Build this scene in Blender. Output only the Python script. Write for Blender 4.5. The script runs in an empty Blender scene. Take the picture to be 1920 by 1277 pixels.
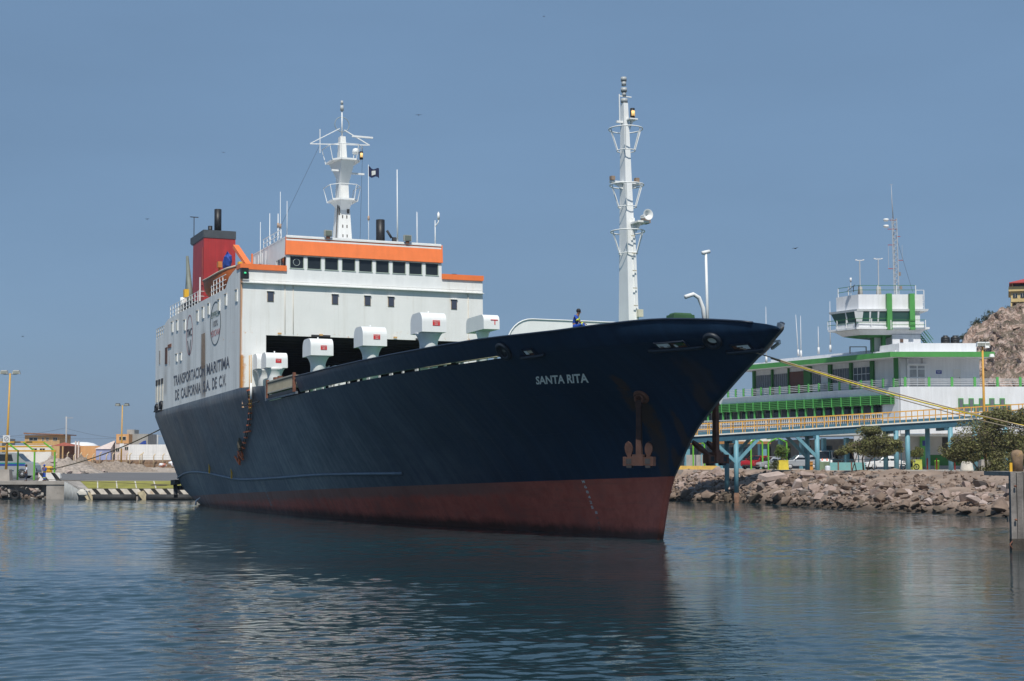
import bpy, math, random
import numpy as np
from mathutils import Vector, Matrix
random.seed(7)
SC = bpy.context.scene
COL = SC.collection

# ------------------------------------------------------------------ camera
F_PX, YH, CAM_H = 3000.0, 865.6, 4.0           # focal length in photo pixels, horizon row, eye height
PITCH = math.atan((YH - 638.5) / F_PX)
cam_d = bpy.data.cameras.new('camera')
cam = bpy.data.objects.new('camera', cam_d)
COL.objects.link(cam)
cam_d.sensor_width = 36.0
cam_d.lens = 36.0 * F_PX / 1920.0
cam_d.clip_start, cam_d.clip_end = 0.5, 9000.0
cam.location = (0, 0, CAM_H)
cam.rotation_euler = (math.pi / 2 + PITCH, 0, 0)
SC.camera = cam

# ------------------------------------------------------------------ sky, sun, exposure
SUN_EL = math.radians(55)
SUN = Vector((0.02, -1.0, 0)).normalized() * math.cos(SUN_EL) + Vector((0, 0, math.sin(SUN_EL)))
world = bpy.data.worlds.new('World')
SC.world = world
world.use_nodes = True
wn = world.node_tree
bg = wn.nodes['Background']
sky = wn.nodes.new('ShaderNodeTexSky')
sky.sky_type = 'NISHITA'
sky.sun_disc = False
sky.sun_elevation = SUN_EL
sky.sun_rotation = math.atan2(SUN.x, SUN.y)
sky.altitude = 0.0
sky.air_density = 1.0
sky.dust_density = 0.4
sky.ozone_density = 2.0
bg.inputs['Strength'].default_value = 0.065
hz = wn.nodes.new('ShaderNodeMix')               # evenly hazy air: the same veil of grey blue over the whole sky
hz.data_type = 'RGBA'
hz.inputs[0].default_value = 0.80
wn.links.new(sky.outputs['Color'], hz.inputs[6])
hz.inputs[7].default_value = (2.55, 4.30, 6.90, 1)
SKY_OUT = hz.outputs[2]
# thin uneven veil of high haze
tcw = wn.nodes.new('ShaderNodeTexCoord')
mpw = wn.nodes.new('ShaderNodeMapping')
mpw.inputs['Scale'].default_value = (1.0, 1.0, 4.0)
wn.links.new(tcw.outputs['Generated'], mpw.inputs['Vector'])
nzw = wn.nodes.new('ShaderNodeTexNoise')
nzw.inputs['Scale'].default_value = 2.2
nzw.inputs['Detail'].default_value = 5
wn.links.new(mpw.outputs['Vector'], nzw.inputs['Vector'])
mrw = wn.nodes.new('ShaderNodeMapRange')
mrw.inputs['From Min'].default_value = 0.3
mrw.inputs['From Max'].default_value = 0.7
mrw.inputs['To Min'].default_value = 0.93
mrw.inputs['To Max'].default_value = 1.07
wn.links.new(nzw.outputs['Fac'], mrw.inputs['Value'])
vsw = wn.nodes.new('ShaderNodeVectorMath')
vsw.operation = 'SCALE'
wn.links.new(SKY_OUT, vsw.inputs[0])
wn.links.new(mrw.outputs['Result'], vsw.inputs['Scale'])
SKY_OUT = vsw.outputs['Vector']
wn.links.new(SKY_OUT, bg.inputs['Color'])
sun_d = bpy.data.lights.new('sun', 'SUN')
sun_d.energy = 4.0
sun_d.angle = math.radians(0.5)
sun_d.color = (1.0, 0.96, 0.88)
sun = bpy.data.objects.new('sun', sun_d)
COL.objects.link(sun)
sun.rotation_euler = SUN.to_track_quat('Z', 'Y').to_euler()
sun.location = (0, 0, 60)
SC.view_settings.view_transform = 'Standard'
SC.view_settings.look = 'None'
SC.view_settings.exposure = 0.08
SC.view_settings.gamma = 1.0
SC.view_settings.use_curve_mapping = False
SC.cycles.max_bounces = 6
SC.cycles.transparent_max_bounces = 8

# ------------------------------------------------------------------ materials
def _sock(n, name):
    return n.inputs[name]

def M(name, col, rough=0.6, var=0.12, scale=1.5, bump=0.0, bscale=20.0, spec=0.5, metal=0.0,
      streak=0.0, stain=None, stain_amt=0.0, stain_scale=0.6, stain_stretch=1.0):
    """weathered paint / stone / metal: base colour, broad noise variation, vertical streaks, stain patches, fine bump"""
    m = bpy.data.materials.new(name)
    m.use_nodes = True
    nt = m.node_tree
    b = nt.nodes['Principled BSDF']
    b.inputs['Roughness'].default_value = rough
    b.inputs['Metallic'].default_value = metal
    b.inputs['Specular IOR Level'].default_value = spec
    tc = nt.nodes.new('ShaderNodeTexCoord')
    out = None
    n1 = nt.nodes.new('ShaderNodeTexNoise')
    n1.inputs['Scale'].default_value = scale
    n1.inputs['Detail'].default_value = 6
    nt.links.new(tc.outputs['Object'], n1.inputs['Vector'])
    mr = nt.nodes.new('ShaderNodeMapRange')
    mr.inputs['From Min'].default_value = 0.3
    mr.inputs['From Max'].default_value = 0.7
    mr.inputs['To Min'].default_value = 1 - var
    mr.inputs['To Max'].default_value = 1 + var
    nt.links.new(n1.outputs['Fac'], mr.inputs['Value'])
    mul = nt.nodes.new('ShaderNodeVectorMath')
    mul.operation = 'SCALE'
    mul.inputs[0].default_value = col
    nt.links.new(mr.outputs['Result'], mul.inputs['Scale'])
    out = mul.outputs['Vector']
    if streak > 0:
        mp = nt.nodes.new('ShaderNodeMapping')
        mp.inputs['Scale'].default_value = (2.2, 2.2, 0.12)
        nt.links.new(tc.outputs['Object'], mp.inputs['Vector'])
        n2 = nt.nodes.new('ShaderNodeTexNoise')
        n2.inputs['Scale'].default_value = 1.6
        n2.inputs['Detail'].default_value = 8
        n2.inputs['Roughness'].default_value = 0.65
        nt.links.new(mp.outputs['Vector'], n2.inputs['Vector'])
        m2 = nt.nodes.new('ShaderNodeMapRange')
        m2.inputs['From Min'].default_value = 0.35
        m2.inputs['From Max'].default_value = 0.7
        m2.inputs['To Min'].default_value = 1 - streak
        m2.inputs['To Max'].default_value = 1 + streak
        nt.links.new(n2.outputs['Fac'], m2.inputs['Value'])
        sc = nt.nodes.new('ShaderNodeVectorMath')
        sc.operation = 'SCALE'
        nt.links.new(out, sc.inputs[0])
        nt.links.new(m2.outputs['Result'], sc.inputs['Scale'])
        out = sc.outputs['Vector']
    if stain:
        mp = nt.nodes.new('ShaderNodeMapping')
        mp.inputs['Scale'].default_value = (1, 1, 1.0 / stain_stretch)
        mp.inputs['Location'].default_value = (3.1, 1.7, 0.4)
        nt.links.new(tc.outputs['Object'], mp.inputs['Vector'])
        n3 = nt.nodes.new('ShaderNodeTexNoise')
        n3.inputs['Scale'].default_value = stain_scale
        n3.inputs['Detail'].default_value = 9
        n3.inputs['Roughness'].default_value = 0.7
        nt.links.new(mp.outputs['Vector'], n3.inputs['Vector'])
        m3 = nt.nodes.new('ShaderNodeMapRange')
        m3.inputs['From Min'].default_value = 0.56
        m3.inputs['From Max'].default_value = 0.72
        m3.inputs['To Min'].default_value = 0
        m3.inputs['To Max'].default_value = stain_amt
        nt.links.new(n3.outputs['Fac'], m3.inputs['Value'])
        mx = nt.nodes.new('ShaderNodeMix')
        mx.data_type = 'RGBA'
        mx.inputs['B'].default_value = (*stain, 1)
        for i in mx.inputs:
            if i.name == 'Factor' and i.type == 'VALUE':
                nt.links.new(m3.outputs['Result'], i)
                break
        ia = [i for i in mx.inputs if i.name == 'A' and i.type == 'RGBA'][0]
        ib = [i for i in mx.inputs if i.name == 'B' and i.type == 'RGBA'][0]
        ib.default_value = (*stain, 1)
        nt.links.new(out, ia)
        out = [o for o in mx.outputs if o.type == 'RGBA'][0]
    nt.links.new(out, b.inputs['Base Color'])
    if bump > 0:
        n4 = nt.nodes.new('ShaderNodeTexNoise')
        n4.inputs['Scale'].default_value = bscale
        n4.inputs['Detail'].default_value = 5
        nt.links.new(tc.outputs['Object'], n4.inputs['Vector'])
        bp = nt.nodes.new('ShaderNodeBump')
        bp.inputs['Strength'].default_value = bump
        bp.inputs['Distance'].default_value = 0.05
        nt.links.new(n4.outputs['Fac'], bp.inputs['Height'])
        nt.links.new(bp.outputs['Normal'], b.inputs['Normal'])
    return m

def glass(name, col=(0.02, 0.025, 0.03), rough=0.08):
    m = bpy.data.materials.new(name)
    m.use_nodes = True
    b = m.node_tree.nodes['Principled BSDF']
    b.inputs['Base Color'].default_value = (*col, 1)
    b.inputs['Roughness'].default_value = rough
    b.inputs['Specular IOR Level'].default_value = 0.5
    return m

def emit(name, col, s):
    m = bpy.data.materials.new(name)
    m.use_nodes = True
    b = m.node_tree.nodes['Principled BSDF']
    b.inputs['Base Color'].default_value = (*col, 1)
    b.inputs['Emission Color'].default_value = (*col, 1)
    b.inputs['Emission Strength'].default_value = s
    return m

def mixnode(nt, fac, a, b):
    mx = nt.nodes.new('ShaderNodeMix')
    mx.data_type = 'RGBA'
    f = [i for i in mx.inputs if i.type == 'VALUE' and i.name == 'Factor'][0]
    ia = [i for i in mx.inputs if i.name == 'A' and i.type == 'RGBA'][0]
    ib = [i for i in mx.inputs if i.name == 'B' and i.type == 'RGBA'][0]
    for s, v in ((f, fac), (ia, a), (ib, b)):
        if isinstance(v, (tuple, list)):
            s.default_value = (*v, 1) if len(v) == 3 else v
        elif isinstance(v, (int, float)):
            s.default_value = v
        else:
            nt.links.new(v, s)
    return [o for o in mx.outputs if o.type == 'RGBA'][0]

def mathn(nt, op, *args, clamp=False):
    n = nt.nodes.new('ShaderNodeMath')
    n.operation = op
    n.use_clamp = clamp
    for i, v in enumerate(args):
        if isinstance(v, (int, float)):
            n.inputs[i].default_value = v
        else:
            nt.links.new(v, n.inputs[i])
    return n.outputs[0]

def smooth(nt, v, lo, hi, t0=0.0, t1=1.0):
    n = nt.nodes.new('ShaderNodeMapRange')
    n.interpolation_type = 'SMOOTHSTEP'
    n.inputs['From Min'].default_value = lo
    n.inputs['From Max'].default_value = hi
    n.inputs['To Min'].default_value = t0
    n.inputs['To Max'].default_value = t1
    nt.links.new(v, n.inputs['Value'])
    return n.outputs['Result']

def noise(nt, vec, scale, detail=6, rough=0.6, mapping=None):
    if mapping:
        mp = nt.nodes.new('ShaderNodeMapping')
        mp.inputs['Scale'].default_value = mapping
        nt.links.new(vec, mp.inputs['Vector'])
        vec = mp.outputs['Vector']
    n = nt.nodes.new('ShaderNodeTexNoise')
    n.inputs['Scale'].default_value = scale
    n.inputs['Detail'].default_value = detail
    n.inputs['Roughness'].default_value = rough
    nt.links.new(vec, n.inputs['Vector'])
    return n.outputs['Fac']

# ------------------------------------------------------------------ mesh helpers
MAT = {}       # object -> its own matrix in the world, for things only

class MB:
    def __init__(s):
        s.v, s.f, s.m, s.sm = [], [], [], []
        s.cur = 0
        s.smooth = False
    def add(s, vs, fs):
        o = len(s.v)
        s.v += [tuple(p) for p in vs]
        for f in fs:
            s.f.append([i + o for i in f])
            s.m.append(s.cur)
            s.sm.append(s.smooth)
        return s
    def quad(s, *p):
        return s.add(p, [list(range(len(p)))])
    def box(s, c, size, ax=None, taper=1.0):
        hx, hy, hz = size[0] / 2, size[1] / 2, size[2] / 2
        ax = ax or (Vector((1, 0, 0)), Vector((0, 1, 0)), Vector((0, 0, 1)))
        c = Vector(c)
        vs = []
        for k in (-1, 1):
            t = taper if k > 0 else 1
            for i, j in ((-1, -1), (1, -1), (1, 1), (-1, 1)):
                vs.append(c + ax[0] * (i * hx * t) + ax[1] * (j * hy * t) + ax[2] * (k * hz))
        return s.add(vs, [[3, 2, 1, 0], [4, 5, 6, 7], [0, 1, 5, 4], [1, 2, 6, 5], [2, 3, 7, 6], [3, 0, 4, 7]])
    def span(s, lo, hi):
        lo, hi = Vector(lo), Vector(hi)
        return s.box((lo + hi) / 2, (abs(hi.x - lo.x), abs(hi.y - lo.y), abs(hi.z - lo.z)))
    def bar(s, p0, p1, w, h=None, up=(0, 0, 1)):
        p0, p1 = Vector(p0), Vector(p1)
        d = p1 - p0
        L = d.length
        d.normalize()
        u = Vector(up)
        if abs(d.dot(u)) > 0.98:
            u = Vector((0, 1, 0))
        x = d.cross(u).normalized()
        y = x.cross(d)
        return s.box((p0 + p1) / 2, (w, h or w, L), (x, y, d))
    def tube(s, pts, r, n=6, caps=True):
        pts = [Vector(p) for p in pts]
        rs = r if isinstance(r, (list, tuple)) else [r] * len(pts)
        rings = []
        x = None
        for i, p in enumerate(pts):
            d = (pts[min(i + 1, len(pts) - 1)] - pts[max(i - 1, 0)])
            if d.length < 1e-9:
                d = Vector((0, 0, 1))
            d.normalize()
            if x is None:
                a = Vector((0, 0, 1)) if abs(d.z) < 0.9 else Vector((1, 0, 0))
                x = d.cross(a).normalized()
            else:
                x = (x - d * x.dot(d))
                x = x.normalized() if x.length > 1e-6 else d.orthogonal().normalized()
            y = d.cross(x)
            rings.append([p + (x * math.cos(2 * math.pi * k / n) + y * math.sin(2 * math.pi * k / n)) * rs[i] for k in range(n)])
        vs = [q for ring in rings for q in ring]
        fs = []
        for i in range(len(pts) - 1):
            for k in range(n):
                fs.append([i * n + k, i * n + (k + 1) % n, (i + 1) * n + (k + 1) % n, (i + 1) * n + k])
        if caps:
            fs.append(list(range(n))[::-1])
            fs.append([(len(pts) - 1) * n + k for k in range(n)])
        sm = s.smooth
        s.smooth = True
        s.add(vs, fs)
        s.smooth = sm
        return s
    def cyl(s, p0, p1, r0, r1=None, n=12):
        return s.tube([p0, p1], [r0, r0 if r1 is None else r1], n)
    def lathe(s, c, prof, n=16, axis='z'):
        c = Vector(c)
        vs, fs = [], []
        for r, z in prof:
            for k in range(n):
                t = 2 * math.pi * k / n
                p = Vector((r * math.cos(t), r * math.sin(t), z))
                if axis == 'y':
                    p = Vector((p.x, p.z, p.y))
                elif axis == 'x':
                    p = Vector((p.z, p.x, p.y))
                vs.append(c + p)
        for i in range(len(prof) - 1):
            for k in range(n):
                fs.append([i * n + k, i * n + (k + 1) % n, (i + 1) * n + (k + 1) % n, (i + 1) * n + k])
        fs.append(list(range(n))[::-1])
        fs.append([(len(prof) - 1) * n + k for k in range(n)])
        sm = s.smooth
        s.smooth = True
        s.add(vs, fs)
        s.smooth = sm
        return s
    def prism(s, poly, d):
        """flat polygon (3D points) pushed along vector d"""
        poly = [Vector(p) for p in poly]
        d = Vector(d)
        n = len(poly)
        vs = poly + [p + d for p in poly]
        fs = [list(range(n))[::-1], [n + i for i in range(n)]]
        fs += [[i, (i + 1) % n, n + (i + 1) % n, n + i] for i in range(n)]
        return s.add(vs, fs)
    def torus(s, c, R, r, ax, n=18, k=8, a0=0, a1=2 * math.pi):
        ax = Vector(ax).normalized()
        x = ax.orthogonal().normalized()
        y = ax.cross(x)
        pts = [Vector(c) + (x * math.cos(a0 + (a1 - a0) * i / n) + y * math.sin(a0 + (a1 - a0) * i / n)) * R for i in range(n + 1)]
        return s.tube(pts, r, k, caps=False)
    def build(s, name, mat, parent=None, world=False, **props):
        me = bpy.data.meshes.new(name)
        vs = s.v
        if world and parent is not None:
            inv = MAT[parent.name].inverted()
            vs = [tuple(inv @ Vector(p)) for p in vs]
        me.from_pydata(vs, [], s.f)
        mats = mat if isinstance(mat, (list, tuple)) else [mat]
        for m in mats:
            me.materials.append(m)
        if len(mats) > 1:
            me.polygons.foreach_set('material_index', s.m)
        me.polygons.foreach_set('use_smooth', s.sm)
        me.update()
        o = bpy.data.objects.new(name, me)
        COL.objects.link(o)
        if parent is not None:
            o.parent = parent
            root = parent
            while root.parent is not None:
                root = root.parent
            MAT[o.name] = MAT.get(parent.name, Matrix.Identity(4))
        else:
            MAT[o.name] = Matrix.Identity(4)
        for k, v in props.items():
            o[k] = v
        return o

def thing(name, label, cat, loc=(0, 0, 0), rotz=0.0, group=None, matrix=None):
    o = bpy.data.objects.new(name, None)
    o.empty_display_size = 0.5
    COL.objects.link(o)
    m = matrix if matrix is not None else Matrix.Translation(Vector(loc)) @ Matrix.Rotation(rotz, 4, 'Z')
    o.matrix_world = m
    o.matrix_basis = m
    MAT[o.name] = m
    o['label'] = label
    o['category'] = cat
    if group:
        o['group'] = group
    return o

def solo(mb, name, mat, label, cat, loc=None, group=None, kind=None):
    """a thing that is one mesh; verts in the world, origin moved to loc"""
    if loc is not None:
        L = Vector(loc)
        mb.v = [tuple(Vector(p) - L) for p in mb.v]
    o = mb.build(name, mat)
    if loc is not None:
        o.location = L
        MAT[o.name] = Matrix.Translation(L)
    if label:
        o['label'] = label
    if cat:
        o['category'] = cat
    if group:
        o['group'] = group
    if kind:
        o['kind'] = kind
    return o

def copy_tree(o, parent=None):
    c = o.copy()
    COL.objects.link(c)
    if parent is not None:
        c.parent = parent
    for ch in list(o.children):
        copy_tree(ch, c)
    return c

def text_geo(body, bold=0.0, spacing=1.0):
    """letter outlines as flat faces: verts (N,2) and faces"""
    cu = bpy.data.curves.new('lettering', 'FONT')
    cu.body = body
    cu.size = 1.0
    cu.offset = bold
    cu.space_character = spacing
    cu.align_x = 'CENTER'
    cu.align_y = 'CENTER'
    cu.resolution_u = 3
    ob = bpy.data.objects.new('lettering', cu)
    COL.objects.link(ob)
    bpy.context.view_layer.update()
    dg = bpy.context.evaluated_depsgraph_get()
    me = bpy.data.meshes.new_from_object(ob.evaluated_get(dg))
    V = [tuple(v.co)[:2] for v in me.vertices]
    Fs = [list(p.vertices) for p in me.polygons]
    bpy.data.objects.remove(ob)
    bpy.data.curves.remove(cu)
    bpy.data.meshes.remove(me)
    return V, Fs

def lettering(mb, body, fn, bold=0.02, spacing=1.0):
    """fn maps (u,v) in 0..1 of the word's own box to a point"""
    V, Fs = text_geo(body, bold, spacing)
    x0, x1 = min(p[0] for p in V), max(p[0] for p in V)
    y0, y1 = min(p[1] for p in V), max(p[1] for p in V)
    mb.add([fn((p[0] - x0) / (x1 - x0), (p[1] - y0) / (y1 - y0)) for p in V], Fs)
    return mb

def at(u, v, Y):
    """the point at ground distance Y that the photograph shows at pixel (u, v)"""
    rx, rv = (u - 960) / F_PX, (638.5 - v) / F_PX
    d = Vector((rx, math.cos(PITCH) - rv * math.sin(PITCH), math.sin(PITCH) + rv * math.cos(PITCH)))
    return Vector((0, 0, CAM_H)) + d * (Y / d.y)

def lerp(a, b, t):
    return a + (b - a) * t

def skin(name, nodes, edges, mat, parent, sub=2):
    """one continuous limb-and-body surface grown round connected joints"""
    me = bpy.data.meshes.new(name)
    me.from_pydata([n[0] for n in nodes], edges, [])
    o = bpy.data.objects.new(name, me)
    COL.objects.link(o)
    o.modifiers.new('skin', 'SKIN')
    for i, n in enumerate(nodes):
        r = n[1]
        me.skin_vertices[0].data[i].radius = (r, r) if not isinstance(r, tuple) else r
        me.skin_vertices[0].data[i].use_root = (i == 0)
    ss = o.modifiers.new('sub', 'SUBSURF')
    ss.levels = ss.render_levels = sub
    bpy.context.view_layer.update()
    dg = bpy.context.evaluated_depsgraph_get()
    m2 = bpy.data.meshes.new_from_object(o.evaluated_get(dg))
    bpy.data.objects.remove(o)
    bpy.data.meshes.remove(me)
    m2.name = name
    m2.materials.clear()
    m2.materials.append(mat)
    for p in m2.polygons:
        p.use_smooth = True
    q = bpy.data.objects.new(name, m2)
    COL.objects.link(q)
    q.parent = parent
    MAT[q.name] = MAT[parent.name]
    return q

# ------------------------------------------------------------------ paints
WHITE = M('white paint', (0.80, 0.80, 0.77), 0.5, 0.05, 0.7, streak=0.05, stain=(0.42, 0.33, 0.22), stain_amt=0.30, stain_scale=0.5, stain_stretch=5)
WHITE_CLEAN = M('white gloss paint', (0.80, 0.81, 0.80), 0.42, 0.04, 1.0, streak=0.03)
GREY_PAINT = M('grey paint', (0.22, 0.23, 0.23), 0.55, 0.12)
BLACK = M('black paint', (0.012, 0.012, 0.014), 0.5, 0.2)
DARK = M('dark steel', (0.03, 0.03, 0.033), 0.7, 0.3)
ORANGE = M('orange paint', (0.86, 0.20, 0.05), 0.5, 0.05, 1.0, streak=0.05)
FUNNEL_RED = M('funnel red', (0.40, 0.03, 0.03), 0.5, 0.12, 0.5, streak=0.12)
FUNNEL_CAP = M('funnel cap grey', (0.06, 0.07, 0.08), 0.6, 0.15)
BOAT_ORANGE = M('lifeboat orange', (0.46, 0.12, 0.03), 0.55, 0.15)
RUST = M('rusty iron', (0.19, 0.078, 0.048), 0.85, 0.35, 3.0, bump=0.3, bscale=8)
RUST_PALE = M('pale rusty iron', (0.066, 0.031, 0.023), 0.85, 0.25, 2.0, bump=0.3, bscale=8)
GREEN_DECK = M('deck green', (0.02, 0.10, 0.035), 0.6, 0.2)
PANE = glass('window glass')
PANE_BLUE = glass('blue grey shutter', (0.06, 0.07, 0.10), 0.3)
YELLOW = M('yellow paint', (0.75, 0.42, 0.03), 0.5, 0.1, streak=0.06)
SIGN_RED = M('sign red', (0.62, 0.025, 0.03), 0.5, 0.1)
NAVY_INK = M('navy lettering paint', (0.085, 0.095, 0.125), 0.6, 0.35, 3.0)
GREEN_INK = M('green lettering paint', (0.08, 0.16, 0.13), 0.6, 0.3, 3.0)
RED_INK = M('red lettering paint', (0.45, 0.10, 0.12), 0.6, 0.3, 3.0)
OFFWHITE_INK = M('white lettering paint', (0.62, 0.63, 0.60), 0.6, 0.15, 5.0)
ROPE_TAN = M('tan rope', (0.36, 0.28, 0.20), 0.9, 0.2, 8)
ROPE_YELLOW = M('yellow rope', (0.68, 0.52, 0.04), 0.8, 0.15, 8)
ROPE_DARK = M('dark wet rope', (0.10, 0.085, 0.06), 0.9, 0.2, 8)
TARP = M('blue tarpaulin', (0.02, 0.06, 0.30), 0.6, 0.25, 4)
LAMP_ON = emit('lit lamp', (1.0, 0.60, 0.22), 0.5)
LAMP_GREEN = emit('green lamp', (0.05, 0.6, 0.25), 0.6)
SKIN_TONE = M('skin', (0.22, 0.11, 0.07), 0.6, 0.08)
HAIR = M('black hair', (0.012, 0.01, 0.01), 0.7, 0.2)
BLUE_CLOTH = M('blue cotton', (0.012, 0.07, 0.40), 0.8, 0.15, 6)
HIVIS = M('reflective yellow tape', (0.62, 0.72, 0.05), 0.6, 0.1)
SHIRT = M('pale shirt cotton', (0.62, 0.66, 0.74), 0.85, 0.08, 6)
TROUSER = M('dark navy trousers', (0.018, 0.022, 0.04), 0.85, 0.15, 6)

# ------------------------------------------------------------------ the ship's own frame: a metres aft of the stem, b to starboard, z up
TH, TRIM = math.radians(24.4), math.radians(1.8)
FW = Vector((math.sin(TH) * math.cos(TRIM), -math.cos(TH) * math.cos(TRIM), math.sin(TRIM)))
STB = Vector((-math.cos(TH), -math.sin(TH), 0))
UPV = STB.cross(FW)
if UPV.z < 0:
    UPV = -UPV
SHIP_O = Vector((7.672, 82.74, 0))
SHIP_M = Matrix((( FW.x, -STB.x, UPV.x, SHIP_O.x), (FW.y, -STB.y, UPV.y, SHIP_O.y), (FW.z, -STB.z, UPV.z, SHIP_O.z), (0, 0, 0, 1)))
def S(a, b, z):
    return Vector((-a, -b, z))
def SW(a, b, z):
    return SHIP_M @ S(a, b, z)

A_STERN = 76.3
def interp(x, T):
    return float(np.interp(x, [p[0] for p in T], [p[1] for p in T]))
STEM = [(-1.5, 0.4), (0, 0), (2.23, -.76), (3.22, -1.35), (3.56, -1.70), (4.86, -2.9), (5.62, -3.8), (6.94, -6.05), (7.93, -7.95), (8.65, -9.4), (9.32, -10.75), (9.65, -11.3), (10.0, -11.45), (10.8, -11.5)]
BW = [(0, 0), (.06, .15), (.4, .20), (2, .28), (5.5, .66), (11, 1.22), (15.6, 1.98), (21, 3.05), (29, 4.35), (38, 5.5), (45, 6.3), (56, 6.75), (68, 7.0), (76.3, 6.8)]
def stem_a(z):
    return interp(z, STEM)
PLAN = [(0, 0), (.05, .26), (.3, .42), (1, .82), (2, 1.36), (3, 1.98), (4.2, 2.72), (5.5, 3.6), (7, 4.6), (9, 5.75), (11.5, 6.75), (14, 7.45), (17, 8.05), (21, 8.75), (26, 9.4), (31, 9.78), (36, 9.94), (43, 10), (120, 10)]
def deck_half(t):                       # t metres behind the tip
    return interp(t, PLAN)
def half(a, z):
    t = max(a - stem_a(z), 0.0)
    # the plan gets its roundness in over the first metres so that the stem stays sharp low down
    bw = interp(t, BW)
    bd = deck_half(t)
    p = lerp(1.40, 1.0, min(1, max(0, t / 40)))
    g = max(0.0, min(1.0, z / 10.5)) ** p
    if a > 30:                          # aft, straight V sections measured from the waterline
        zw = 0.03 * a
        g2 = max(0.0, (min(z, 10.5) - zw) / (10.5 - zw))
        k = min(1, (a - 30) / 15)
        g = lerp(g, g2, k)
    b = bw + (bd - bw) * g
    if z < 0:
        b *= max(0.3, 1 + z * 0.08)
    if a > 64 and z < 4.2:              # the counter is cut up under the stern
        b *= 1 - ((4.2 - z) / 4.2) ** 1.4 * ((a - 64) / 12.3) ** 1.6 * 0.55
    return b
SHEER = [(-11.5, 9.60), (-11.31, 9.79), (-10.97, 9.92), (-10.1, 10.12), (-8.96, 10.30), (-7.78, 10.45), (-6.6, 10.56), (-5.43, 10.60), (-4.2, 10.56), (-1.3, 10.48), (.45, 10.49), (5, 10.60), (16, 10.63), (31.5, 10.70)]
def sheer(a):
    return interp(a, SHEER)

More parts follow.
